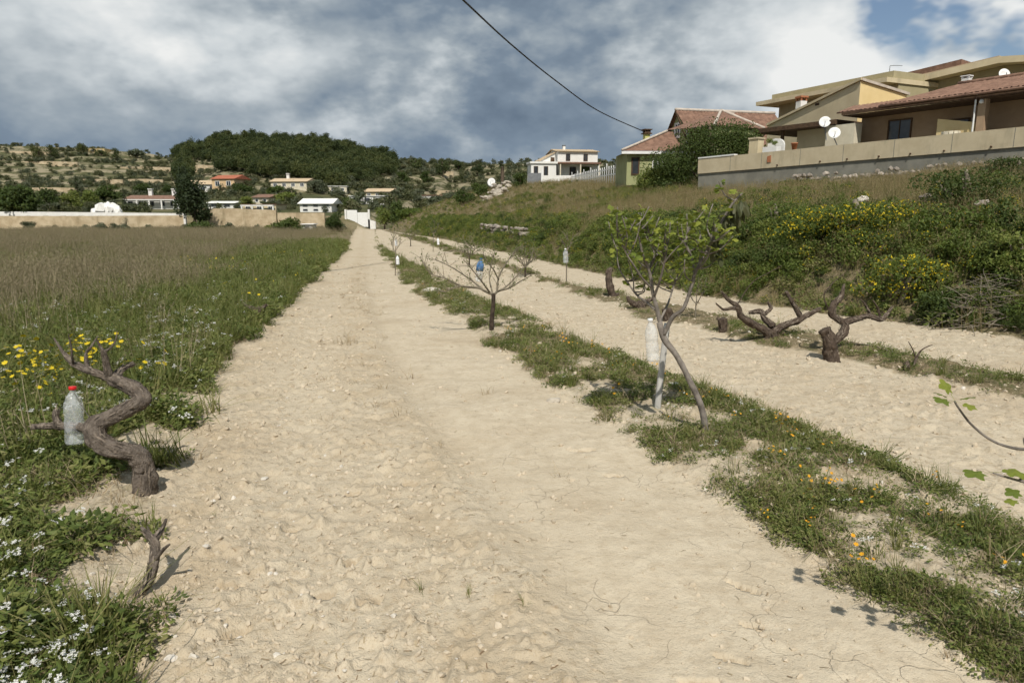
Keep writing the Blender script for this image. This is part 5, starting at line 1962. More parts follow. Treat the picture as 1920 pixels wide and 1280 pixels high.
# loose stone footing showing below the concrete
fa = WALL_L.lerp(WALL_RR, 0.26) + WN * 0.35
fb = WALL_L.lerp(WALL_RR, 0.70) + WN * 0.35
fa.z = float(land(fa.x, fa.y)) + 0.12
fb.z = float(land(fb.x, fb.y)) + 0.12
stone_run('rubble_footing', fa, fb, 0.80, 0.26, 'rough rubble stone footing below the right half of the garden wall', 9, MT['grey_stone'])


def corrugated(mb, e0, e1, r1, r0, pitch=0.24, amp=0.045, mi=0, steps=5, thick=0.05):
    """barrel-tiled roof plane: eave e0-e1, ridge r0-r1"""
    e0, e1, r0, r1 = map(Vector, (e0, e1, r0, r1))
    L = (e1 - e0).length
    n = max(6, int(L / pitch)) * 6
    up = (e1 - e0).cross(r0 - e0).normalized()
    if up.z < 0:
        up = -up
    vs, fs = [], []
    for j in range(steps + 1):
        t = j / steps
        for i in range(n + 1):
            s = i / n
            p = (e0.lerp(e1, s)).lerp(r0.lerp(r1, s), t)
            h = amp * abs(math.sin(math.pi * i / 6)) + 0.012 * math.sin(i * 1.7 + j * 2.1)
            vs.append(p + up * h)
    for j in range(steps):
        for i in range(n):
            o = j * (n + 1) + i
            fs.append((o, o + 1, o + n + 2, o + n + 1))
    mb.add(vs, fs, mi)
    dn = -up * thick
    mb.hexa([e0 + dn, e1 + dn, r1 + dn, r0 + dn], [e0 - up * 0.003, e1 - up * 0.003, r1 - up * 0.003, r0 - up * 0.003], mi)


def window(fr, parent, x0, x1, y, z0, z1, frame_mat, depth=0.06, bars=1, fw=0.07, pane=None):
    """window set on a wall face at y (outward is -y)"""
    mb = MB()
    fr.box(mb, x0, x1, y - depth, y + 0.05, z0, z0 + fw)
    fr.box(mb, x0, x1, y - depth, y + 0.05, z1 - fw, z1)
    fr.box(mb, x0, x0 + fw, y - depth, y + 0.05, z0 + fw + 0.002, z1 - fw - 0.002)
    fr.box(mb, x1 - fw, x1, y - depth, y + 0.05, z0 + fw + 0.002, z1 - fw - 0.002)
    for b in range(bars):
        c = x0 + (x1 - x0) * (b + 1) / (bars + 1)
        fr.box(mb, c - fw * 0.35, c + fw * 0.35, y - depth * 0.8, y + 0.05, z0 + fw + 0.002, z1 - fw - 0.002)
    w = mb.build('window', frame_mat, parent)
    mb = MB()
    fr.box(mb, x0 + fw * 0.5, x1 - fw * 0.5, y - depth * 0.4, y + 0.03, z0 + fw * 0.5, z1 - fw * 0.5)
    mb.build('pane', pane or MT['glass'], w)
    return w


def chimney(parent, p, w, h, mat, capmat, fr):
    mb = MB()
    f = Fr(p, fr.ex)
    f.box(mb, -w / 2, w / 2, -w / 2, w / 2, p.z - 0.5, p.z + h * 0.72)
    c = mb.build('chimney', mat, parent)
    mb = MB()
    for sx in (-1, 1):
        for sy in (-1, 1):
            f.box(mb, sx * w * 0.4 - 0.05, sx * w * 0.4 + 0.05, sy * w * 0.4 - 0.05, sy * w * 0.4 + 0.05, p.z + h * 0.722, p.z + h * 0.9)
    f.box(mb, -w * 0.62, w * 0.62, -w * 0.62, w * 0.62, p.z + h * 0.902, p.z + h)
    mb.build('chimney_cap', capmat, c)


def dish(p, r, facing, label, mount=None):
    p = Vector(p)
    f = Vector(facing).normalized()
    o = thing('satellite_dish', p, label, 'satellite dish')
    mb = MB()
    prof = [(0.02 * r, 0.0)] + [(r * t, 0.28 * r * t * t) for t in (0.25, 0.5, 0.75, 1.0)] + [(r * 0.98, 0.30 * r), (r * 0.5, 0.10 * r)]
    mb.lathe(p, prof, 24, 0, f)
    mb.build('reflector', MT['whitepaint'], o)
    mb = MB()
    q = p + f * r * 0.95 - Vector((0, 0, r * 0.1))
    mb.tube([p - Vector((0, 0, r * 0.85)) + f * r * 0.2, q - Vector((0, 0, r * 0.35)), q], [0.018, 0.016, 0.02], 6)
    mb.build('feed_arm', MT['grey_paint'], o)
    if mount is not None:
        mb = MB()
        mb.tube([p - f * 0.05, Vector((p.x, p.y, p.z - 0.1)) - f * 0.16, Vector(mount)], [0.025, 0.025, 0.025], 8)
        mb.build('mast', MT['grey_paint'], o)
    return o


def tiled_house():
    L = at(1576, 219, 39.6)
    Rr = at(1920, 180, 32.0)
    ex = (Rr - L)
    ex.z = 0
    LEN = ex.length + 9
    fr = Fr(L, ex)                       # x: along the eave to the right, y: inward
    if fr.ey.dot(Vector((1, 1, 0))) < 0:
        fr.ey = -fr.ey
    ZE = 7.02
    o = thing('tiled_house', fr.p(0, 0, 4.0), 'long low house with brown barrel-tile roof and shaded rust porch', 'house')
    xl = 2.2                             # main roof starts here; the porch eave runs further left
    dep = 4.2
    ZR = 8.22
    mb = MB()
    corrugated(mb, fr.p(xl, 0.0, ZE + 0.06), fr.p(LEN, 0.0, ZE + 0.06), fr.p(LEN, dep, ZR), fr.p(xl + 1.7, dep, ZR))
    roof = mb.build('roof', MT['tile'], o)
    mb = MB()
    corrugated(mb, fr.p(-0.3, 0.05, ZE - 0.04), fr.p(xl + 0.1, 0.05, ZE - 0.04), fr.p(xl + 0.1, 1.5, ZE + 0.42), fr.p(-0.3, 1.5, ZE + 0.42))
    mb.build('porch_roof', MT['tile'], o)
    mb = MB()
    mb.poly([fr.p(LEN, dep, ZR - 0.02), fr.p(xl + 1.7, dep, ZR - 0.02), fr.p(xl, dep * 2, ZE), fr.p(LEN, dep * 2, ZE)])
    mb.build('rear_roof', MT['tile'], o)
    mb = MB()
    mb.tube([fr.p(xl + 1.7, dep, ZR + 0.05), fr.p((LEN + xl) / 2, dep, ZR + 0.05), fr.p(LEN, dep, ZR + 0.05)], [0.12, 0.12, 0.12], 8)
    mb.build('ridge_tiles', MT['tile'], roof)
    # eave fascia, rafters
    mb = MB()
    fr.box(mb, 0, LEN, 0.06, 0.14, ZE - 0.20, ZE - 0.03)
    mb.build('fascia', MT['wood'], o)
    mb = MB()
    fr.box(mb, 0, LEN, 2.0, 7.8, 3.9, ZE - 0.02)
    w = mb.build('wall', MT['rust'], o)
    mb = MB()
    fr.box(mb, 0.02, LEN, 0.15, 2.0, ZE - 0.24, ZE - 0.205)
    mb.build('porch_ceiling', MT['wood'], o)
    # dark roof edge of the left lean-to and its openings
    mb = MB()
    fr.box(mb, -6.0, -0.35, 0.1, 5.5, ZE - 0.62, ZE - 0.36)
    mb.build('lean_to_roof', MT['wood'], o)
    mb = MB()
    fr.box(mb, -3.6, -0.1, 1.2, 5.0, 3.8, ZE - 0.63)
    mb.build('lean_to_wall', MT['buff'], o)
    for x in (-5.8, -4.1, -0.6):
        mb = MB()
        fr.box(mb, x, x + 0.16, 0.3, 0.46, 3.8, ZE - 0.63)
        mb.build('post', MT['wood'], o)
    # bright pier and the posts of the porch
    mb = MB()
    fr.box(mb, -1.0, 0.75, 0.25, 0.9, 4.0, ZE - 0.66)
    mb.build('pier', MT['cream'], o)
    for x in (6.9, 13.0):
        mb = MB()
        fr.box(mb, x, x + 0.34, 0.28, 0.62, 4.0, ZE - 0.245)
        mb.build('post', MT['rust'], o)
    window(fr, o, 1.6, 2.9, 2.0, 4.3, 6.5, MT['wood'], bars=1)
    window(fr, o, 4.6, 5.8, 2.0, 4.3, 6.2, MT['wood'], bars=1)
    window(fr, o, 8.3, 9.6, 2.0, 4.9, 6.2, MT['wood'], bars=1)
    window(fr, o, 10.4, 12.4, 2.0, 5.2, 6.3, MT['grey_paint'], bars=3)
    # low wing wall in front of the porch
    mb = MB()
    mb.prism([fr.p(5.0, 0.5, 4.0), fr.p(6.75, 0.5, 4.0), fr.p(6.75, 0.5, 5.78), fr.p(5.0, 0.5, 6.12)], -fr.ey * -0.18)
    mb.build('wing_wall', MT['ochre'], o)
    # chimneys and vents
    chimney(o, fr.p(9.4, 3.0, 7.98), 0.36, 0.75, MT['white'], MT['whitepaint'], fr)
    chimney(o, fr.p(4.1, 4.6, 8.2), 0.36, 0.5, MT['white'], MT['whitepaint'], fr)
    mb = MB()
    mb.tube([fr.p(xl, -0.06, ZE + 0.0), fr.p((xl + LEN) / 2, -0.06, ZE - 0.01), fr.p(LEN, -0.06, ZE - 0.02)], [0.06, 0.06, 0.06], 8)
    gt = mb.build('gutter', MT['tile'], o)
    mb = MB()
    mb.tube([fr.p(6.95, -0.06, ZE - 0.03), fr.p(6.8, 0.22, ZE - 0.3), fr.p(6.8, 0.24, 4.1)], [0.04, 0.04, 0.04], 8)
    mb.build('downpipe', MT['whitepaint'], gt)
    # porch lamp
    mb = MB()
    mb.lathe(fr.p(7.05, 0.24, ZE - 0.45), [(0.02, 0), (0.09, 0.03), (0.10, 0.1), (0.06, 0.18), (0.02, 0.2)], 12)
    mb.build('lamp_globe', MT['whitepaint'], o)
    return fr, ZE


TH, TZE = tiled_house()
# things on the porch
f = TH
mb = MB()
f.box(mb, 8.9, 10.0, 0.6, 0.95, 4.85, 5.55)
q = thing('air_conditioner', f.p(8.9, 0.6, 4.2), 'white air conditioner box standing behind the garden wall', 'air conditioner')
mb.build('casing', MT['whitepaint'], q)
mb = MB()
mb.lathe(f.p(9.3, 0.598, 5.2), [(0.25, 0), (0.25, 0.01), (0.22, 0.02)], 18, 0, -f.ey)
mb.build('fan_grille', MT['grey_paint'], q)
mb = MB()
for x in (9.0, 9.8):
    f.box(mb, x, x + 0.08, 0.65, 0.9, 4.0, 4.848)
mb.build('stand', MT['grey_paint'], q)
# barrel-shaped slatted planter
q = thing('slatted_tub', f.p(6.0, 0.2, 4.2), 'cream slatted tub in front of the yellow wing wall', 'tub')
c = f.p(5.9, 0.1, 4.2)
for k in range(12):
    a = 2 * math.pi * k / 12
    e = Vector((math.cos(a), math.sin(a), 0))
    s_ = Vector((-math.sin(a), math.cos(a), 0))
    mb = MB()
    pr = [(0.36, 0.55), (0.43, 0.85), (0.40, 1.2)]
    vs = []
    for r, h in pr:
        vs += [c + e * r - s_ * 0.09 + Vector((0, 0, h)), c + e * r + s_ * 0.09 + Vector((0, 0, h)), c + e * (r - .03) + s_ * 0.09 + Vector((0, 0, h)), c + e * (r - .03) - s_ * 0.09 + Vector((0, 0, h))]
    fs = []
    for r in range(2):
        o_ = r * 4
        fs += [(o_ + i, o_ + (i + 1) % 4, o_ + 4 + (i + 1) % 4, o_ + 4 + i) for i in range(4)]
    fs += [(3, 2, 1, 0), (8, 9, 10, 11)]
    mb.add(vs, fs)
    mb.build('slat', MT['cream'], q)
mb = MB()
mb.lathe(c, [(0.30, -0.2), (0.33, 0.6), (0.37, 0.9), (0.35, 1.15)], 18)
mb.build('liner', MT['wood'], q)
dish(f.p(-0.95, 0.0, 6.55), 0.31, (-0.35, -0.9, 0.25), 'round white satellite dish under the dark lean-to roof, upper left of two', f.p(-0.9, 0.3, 5.4))
dish(f.p(-0.1, -0.3, 5.85), 0.32, (-0.25, -0.9, 0.30), 'white satellite dish in front of the cream pier, lower right of two', f.p(-0.05, 0.3, 4.9))
dish(f.p(5.4, 5.6, 8.65), 0.28, (-0.1, -1.0, 0.3), 'small satellite dish behind the ridge of the tiled roof', f.p(5.4, 5.7, 8.1))
# flower pots on the wall and the round shrub in a white tub
for i, (px, py, lab) in enumerate([(1541, 262, 'terracotta pot on the garden wall beside the cream pier')]):
    t = 0.245
    p0 = TOPL.lerp(TOPRR, t) - WN * 0.14
    q = thing('flower_pot', p0, lab, 'pot')
    mb = MB()
    mb.lathe(p0, [(0.10, 0.003), (0.15, 0.26), (0.17, 0.27), (0.17, 0.32), (0.14, 0.32)], 16)
    mb.build('pot', MT['terracotta'], q)
    mb = MB()
    mb.lathe(p0 + WD * 0.0, [(0.17, 0.0), (0.18, 0.001)], 16)
p0 = at(1440, 284, 37.5)
q = thing('potted_shrub', p0, 'round green shrub in a white arch-backed planter behind the wall end', 'potted plant')
mb = MB()
ff = Fr(p0, WD)
ff.box(mb, -0.42, 0.42, 0.1, 0.5, 3.7, p0.z + 0.25)
mb.build('planter', MT['white'], q)
mb = MB()
arch = [(-0.5, 0.0), (0.5, 0.0)] + [(0.5 * math.cos(a), 0.35 + 0.35 * math.sin(a)) for a in np.linspace(0, math.pi, 9)]
mb.prism([ff.p(x, 0.62, p0.z + z) for x, z in arch], ff.ey * 0.12)
mb.build('arch_back', MT['white'], q)
rg = np.random.default_rng(5)
V, F = crown(rg, lumps_for(rg, 0.7, 0.6, 0.6, 6, 0, 0.9), 700, 0.05)
me = np_mesh('foliage', V + np.array(ff.p(0.05, 0.25, p0.z + 0.2)) - np.array(p0), F, MT['shrub_light'])
z_ = bpy.data.objects.new('foliage', me)
COL.objects.link(z_)
z_.parent = q
# gate pier at the left end of the terrace
p0 = at(1415, 287, 38.4)
q = thing('gate_pier', p0, 'square pale stucco gate pier at the end of the garden wall', 'pier')
ff = Fr(p0, WD)
mb = MB()
ff.box(mb, -0.28, 0.28, -0.15, 0.35, 3.6, p0.z + 0.72)
mb.build('shaft', MT['buff'], q)
mb = MB()
ff.box(mb, -0.33, 0.33, -0.2, 0.4, p0.z + 0.722, p0.z + 0.80)
mb.build('cap', MT['stucco'], q)


def yellow_house():
    C = at(1614, 152, 43.0)
    a = Vector((-0.30, 0.954, 0))
    b = Vector((0.954, 0.30, 0))
    Lp = C + a * 8.4
    Lp.z = at(1448, 237, Lp.y).z
    Rp = C + b * 3.6
    Rp.z = at(1692, 179, Rp.y).z
    B = Lp + (Rp - C)
    o = thing('gabled_house', Vector((C.x, C.y, 4.0)), 'yellow rendered house corner with raked white copings and a shaded left side', 'house')

    def g(p, z=3.8):
        return Vector((p.x, p.y, z))
    mb = MB()
    mb.poly([g(Lp), g(C), C, Lp])
    mb.build('side_wall', MT['buff'], o)  # duller than the yellow front: the shade on this side is put into its colour
    mb = MB()
    mb.poly([g(C), g(Rp), Rp, C])
    mb.poly([g(Rp), g(B), B, Rp])
    mb.poly([g(B), g(Lp), Lp, B])
    mb.build('front_wall', MT['ochre'], o)
    mb = MB()
    mb.hexa([C + Vector((0, 0, 0.01)), Rp + Vector((0, 0, 0.01)), B + Vector((0, 0, 0.01)), Lp + Vector((0, 0, 0.01))],
            [C + Vector((0, 0, 0.10)), Rp + Vector((0, 0, 0.10)), B + Vector((0, 0, 0.10)), Lp + Vector((0, 0, 0.10))])
    mb.build('roof', MT['tile'], o)
    up = Vector((0, 0, 0.15))
    for (p, q, nrm, m) in ((Lp, C, -b, 'buff'), (C, Rp, -a, 'mortar')):
        mb = MB()
        d = (q - p).normalized() * 0.12
        p0, q0 = p + Vector((0, 0, 0.02)) + nrm * 0.12, q + d + Vector((0, 0, 0.02)) + nrm * 0.12
        i0, i1 = p + Vector((0, 0, 0.02)) - nrm * 0.25, q + Vector((0, 0, 0.02)) - nrm * 0.25
        if m == 'mortar':
            p0 = p0 + (q - p).normalized() * 0.01
        mb.hexa([p0, q0, i1, i0], [p0 + up, q0 + up, i1 + up, i0 + up])
        mb.build('coping', MT[m], o)
    # small vent
    v = C.lerp(Lp, 0.42)
    f = Fr(v, -a)
    mb = MB()
    k = C.lerp(Lp, 0.42)
    k.z = at(1585, 198, k.y).z
    mb.hexa([k - b * 0.02 + a * 0.18, k - b * 0.02 - a * 0.18, k + b * 0.05 - a * 0.18, k + b * 0.05 + a * 0.18],
            [k - b * 0.02 + a * 0.18 + up, k - b * 0.02 - a * 0.18 + up, k + b * 0.05 - a * 0.18 + up, k + b * 0.05 + a * 0.18 + up])
    mb.build('vent', MT['wood'], o)
    t = 0.70
    p = C.lerp(Lp, t) + b * 0.7
    p.z = C.z + (Lp.z - C.z) * t + 0.05
    chimney(o, p, 0.5, 1.15, MT['white'], MT['terracotta'], Fr(p, b))


yellow_house()


def olive_building():
    A = at(1417, 199, 62.0)                       # left tip of the eave
    e = Vector((0.42, -0.907, 0))
    n = Vector((0.907, 0.42, 0))                  # inward
    zt = A.z
    o = thing('apartment_building', Vector((A.x, A.y, 4.0)), 'large olive building with deep overhanging eaves behind the tiled house', 'building')

    def P(x, y, z):
        return Vector((A.x, A.y, 0)) + e * x + n * y + Vector((0, 0, z))

    def bx(nm, x0, x1, y0, y1, z0, z1, mat, par=None):
        mb = MB()
        mb.hexa([P(x0, y0, z0), P(x1, y0, z0), P(x1, y1, z0), P(x0, y1, z0)], [P(x0, y0, z1), P(x1, y0, z1), P(x1, y1, z1), P(x0, y1, z1)])
        return mb.build(nm, mat, par or o)
    bx('eaves_slab', 0, 12.5, 0, 14, zt, zt + 0.32, MT['buff'])
    bx('parapet', 0.9, 12.3, 0.9, 13.5, zt + 0.322, zt + 0.85, MT['oliverender'])
    bx('wall', 1.3, 12.4, 1.4, 13.5, 3.9, zt - 0.003, MT['oliverender'])
    # big gable with overhang
    pk = at(1874, 106, 49.0)
    le = at(1640, 162, 55.5)
    sp = Vector((pk.x - le.x, pk.y - le.y, 0))
    ed = sp.normalized()
    nn = Vector((-ed.y, ed.x, 0))
    if nn.y < 0:
        nn = -nn
    re = pk + sp
    re.z = le.z
    th = Vector((0, 0, 0.42))
    mb = MB()
    mb.prism([le - th, pk - th, pk, le], nn * 9)
    r1 = mb.build('roof', MT['buff'], o)
    mb = MB()
    mb.prism([pk - th + ed * 0.002, re - th, re, pk + ed * 0.002], nn * 9)
    mb.build('roof', MT['buff'], o)
    up = Vector((0, 0, 0.004))
    mb = MB()
    mb.prism([le + up, pk + up, pk + up * 15, le + up * 15], nn * 9.1)
    mb.build('roof_covering', MT['tile_tan'], r1)
    w0, w1 = le + ed * 1.0 + nn * 1.2, re - ed * 1.0 + nn * 1.2
    pk2 = pk + nn * 1.2 - th * 1.05
    slope = (pk.z - le.z) / sp.length
    w0.z = le.z + slope * 1.0 - th.z * 1.05
    w1.z = w0.z
    mb = MB()
    mb.prism([Vector((w0.x, w0.y, 3.9)), Vector((w1.x, w1.y, 3.9)), w1, pk2, w0], nn * 7)
    mb.build('gable_wall', MT['oliverender'], o)
    # upper roof edge showing above on the left
    a0, a1 = at(1672, 143, 60.0), at(1803, 111, 55.0)
    a2 = at(1822, 121, 55.0)
    mb = MB()
    mb.prism([a0 - Vector((0, 0, 0.9)), a1 - Vector((0, 0, 0.6)), a1, a0], nn * 6)
    mb.build('upper_roof', MT['tile'], o)
    # tv aerial
    mb = MB()
    b0 = at(1667, 142, 58.5)
    mb.tube([b0 - Vector((0, 0, 1)), b0, b0 + Vector((0, 0, 0.75))], [0.03, 0.03, 0.03], 6)
    tpp = b0 + Vector((0, 0, 0.75))
    mb.tube([tpp, tpp + Vector((0.5, 0, 0.02)), tpp + Vector((1.0, 0, 0))], [0.025, 0.025, 0.02], 6)
    mb.build('aerial', MT['grey_paint'], o)


olive_building()

# ------------------------------------------------------------------ green house


def hip(mb, cs, ap, mi=0):
    """roof planes from eave corners to apex points"""
    for f in ap:
        mb.poly([cs[i] if isinstance(i, int) else i for i in f], mi)


def green_house():
    P0 = at(1267, 207, 57.0)
    e = Vector((0.97, 0.243, 0))                 # along the ridge
    n = Vector((0.243, -0.97, 0))                # towards the camera
    zr = P0.z
    base = Vector((P0.x, P0.y, float(land(P0.x, P0.y))))
    o = thing('green_house', base, 'lime green house with red-brown hipped roofs and a small front gable', 'house')

    def P(x, y, z):
        return Vector((P0.x, P0.y, 0)) + e * x + n * y + Vector((0, 0, z))
    zb = 3.6
    hw = 1.75
    ze = zr - 2.0
    # upper gabled block
    mb = MB()
    mb.prism([P(0.25, hw, zb), P(0.25, hw, ze), P(0.25, 0, zr - 0.1), P(0.25, -hw, ze), P(0.25, -hw, zb)], e * 8.5)
    mb.build('wall', MT['lime'], o)
    mb = MB()
    corrugated(mb, P(0, hw + 2.6, ze - 2.6 * 2.0 / hw * 0.55), P(9, hw + 2.6, ze - 2.6 * 2.0 / hw * 0.55), P(9, 0, zr), P(0, 0, zr), 0.3, 0.05)
    roof = mb.build('roof', MT['tile'], o)
    mb = MB()
    mb.prism([P(0, 0, zr - 0.02), P(0, -hw - 0.3, ze - 0.35), P(0, -hw - 0.3, ze - 0.45), P(0, 0, zr - 0.12)], e * 9)
    mb.build('rear_roof', MT['tile'], o)
    mb = MB()
    mb.tube([P(-0.05, 0, zr + 0.06), P(4.5, 0, zr + 0.06), P(9, 0, zr + 0.06)], [0.13, 0.13, 0.13], 7)
    mb.build('ridge_tiles', MT['mortar'], roof)
    mb = MB()
    for s in (-1, 1):
        mb.hexa([P(-0.06, 0, zr - 0.16), P(0.0, 0, zr - 0.16), P(0.0, s * (hw + 0.3), ze - 0.5), P(-0.06, s * (hw + 0.3), ze - 0.5)],
                [P(-0.06, 0, zr + 0.02), P(0.0, 0, zr + 0.02), P(0.0, s * (hw + 0.3), ze - 0.32), P(-0.06, s * (hw + 0.3), ze - 0.32)])
    mb.build('bargeboard', MT['wood'], o)
    fr = Fr(P(0.25, 0, 0), n)                    # gable face; x runs to the camera side
    fr.ey = e
    window(fr, o, -0.45, 0.55, 0.0, zr - 2.15, zr - 0.95, MT['whitepaint'], 0.08, 1, 0.14)
    mb = MB()
    fr.box(mb, 1.62, 1.76, -0.10, 0.02, zb, ze + 0.6)
    mb.build('downpipe', MT['whitepaint'], o)
    # lower hipped block on the left, roof falling towards the camera's left
    q0 = at(1166, 283, 55.0)
    zl = q0.z
    A1 = Vector((q0.x, q0.y, zl))
    A2 = A1 + e * 7.5 + n * 1.6
    A4 = A1 - n * 5.0 + e * 1.0
    top = at(1251, 247, 57.5)
    topr = top + e * 2
    mb = MB()
    mb.poly([A1, A2, topr, top])
    mb.poly([A4, A1, top])
    k = mb.build('lower_roof', MT['tile'], o)
    mb = MB()
    mb.tube([A1 + Vector((0, 0, 0.06)), A1.lerp(top, 0.5) + Vector((0, 0, 0.06)), top + Vector((0, 0, 0.06))], [0.10, 0.10, 0.10], 7)
    mb.build('hip_tiles', MT['mortar'], k)
    mb = MB()
    f0, f1 = A1 - Vector((0, 0, 0.22)), A2 - Vector((0, 0, 0.22))
    mb.hexa([f0, f1, f1 - n * 0.12, f0 - n * 0.12], [f0 + Vector((0, 0, 0.2)), f1 + Vector((0, 0, 0.2)), f1 - n * 0.12 + Vector((0, 0, 0.2)), f0 - n * 0.12 + Vector((0, 0, 0.2))])
    mb.build('fascia', MT['whitepaint'], o)
    w1 = A1 + e * 0.6 - n * 0.35
    w2 = A2 + e * 0 - n * 0.35
    w4 = A4 + e * 0.6
    mb = MB()
    zt = zl - 0.02
    mb.hexa([Vector((q.x, q.y, zb)) for q in (w1, w2, w2 - n * 4.5, w4)], [Vector((q.x, q.y, zt)) for q in (w1, w2, w2 - n * 4.5, w4)])
    mb.build('lower_wall', MT['lime'], o)
    fr2 = Fr(w1, (w2 - w1))
    if fr2.ey.dot(n) > 0:
        fr2.ey = -fr2.ey
    window(fr2, o, 2.0, 2.9, 0.0, zl - 1.75, zl - 0.55, MT['whitepaint'], 0.06, 1, 0.1)
    window(fr2, o, 0.35, 1.0, 0.0, zl - 1.8, zl - 0.45, MT['wood'], 0.06, 0, 0.1)
    c = at(1212, 262, 57.0)
    mb = MB()
    f = Fr(c, e)
    f.box(mb, -0.21, 0.21, -0.21, 0.21, c.z - 0.8, c.z + 0.42)
    ch = mb.build('chimney', surf('lime_chimney', (0.55, 0.55, 0.2), (0.6, 0.6, 0.25), 3), o)
    mb = MB()
    f.box(mb, -0.34, 0.34, -0.34, 0.34, c.z + 0.422, c.z + 0.50)
    f.box(mb, -0.24, 0.24, -0.24, 0.24, c.z + 0.502, c.z + 0.72)
    f.box(mb, -0.34, 0.34, -0.34, 0.34, c.z + 0.722, c.z + 0.80)
    mb.build('chimney_cap', MT['wood'], ch)
    # right-hand hipped block
    ap = at(1352, 208, 56.0)
    rr_ = at(1413, 214, 62.0)
    rr_.z = ap.z
    rc = at(1434, 242, 55.0)
    lc = at(1338, 262, 51.0)
    lc.z = rc.z - 0.2
    bc = rr_ + Vector((2.4, 1.0, 0))
    bc.z = rc.z
    mb = MB()
    mb.poly([lc, rc, ap])
    mb.poly([rc, bc, rr_, ap])
    mb.poly([lc - e * 2 - n * 3.5 + Vector((0, 0, 0)), lc, ap])
    hr = mb.build('hip_roof', MT['tile'], o)
    mb = MB()
    for u, v in ((lc, ap), (rc, ap), (ap, rr_)):
        mb.tube([u + Vector((0, 0, 0.05)), u.lerp(v, 0.5) + Vector((0, 0, 0.05)), v + Vector((0, 0, 0.05))], [0.11, 0.11, 0.11], 7)
    mb.build('hip_tiles', MT['mortar'], hr)
    mb = MB()
    c1, c2, c3 = lc.lerp(ap, 0.06), rc.lerp(ap, 0.06), bc.lerp(rr_, 0.06)
    c4 = c1 + (c3 - c2)
    mb.hexa([Vector((q.x, q.y, zb)) for q in (c1, c2, c3, c4)], [Vector((q.x, q.y, rc.z - 0.22)) for q in (c1, c2, c3, c4)])
    mb.build('side_wall', MT['lime'], o)
    return c + Vector((0, 0, 0.6))


CABLE_END = green_house()

# overhead cable from the green house towards the viewer, out of the frame at the top
mb = MB()
c0 = CABLE_END + Vector((-0.2, -0.1, 0.0))
ctrl = [c0, at(1120, 207, 53.0), at(1040, 150, 46.0), at(960, 85, 38.0), at(868, 0, 29.0), at(690, -170, 20.0)]
ctrl.append(ctrl[-1] + (ctrl[-1] - ctrl[-2]) * 1.4 + Vector((0, 0, 0.5)))
mb.tube(ctrl, [0.04, 0.04, 0.04, 0.04, 0.04, 0.04, 0.04], 8, 0, 0, 10)
MT['cable'] = surf('black_cable', (0.03, 0.03, 0.032), (0.05, 0.05, 0.05), 20, 0.6, 0.3, 60, 0.004)
tag(mb.build('power_cable', MT['cable'], loc=c0), 'black overhead cable sagging across the sky to the green house', 'cable')

# big bushes in front of the green house
BT = 'dense bushes in front of the green house'
for i, (px, py, D, w, h, lf, lab) in enumerate([
        (1330, 330, 44.0, 6.2, 5.2, 'shrub', 'tallest dense dark bush in front of the green house, next to the wall end'),
        (1268, 335, 45.0, 4.8, 3.6, 'shrub', 'broad dense bush in front of the green house, left of the tallest'),
        (1382, 318, 44.0, 3.6, 4.7, 'shrub', 'rounded bush touching the gate pier behind the end of the garden wall'),
        (1228, 335, 46.0, 3.2, 2.3, 'shrub_light', 'lower lighter bush at the left end of the bushes by the green house')]):
    q = at(px, py, D)
    q.z = float(land(q.x, q.y)) - 0.2
    tree('garden_bush', q, w, h, lab, MT[lf], 7500, 0.13, 22, 0.0, 130 + i, 'bush', BT, w * 0.8, 'bush')

# ------------------------------------------------------------------ white house and its fence


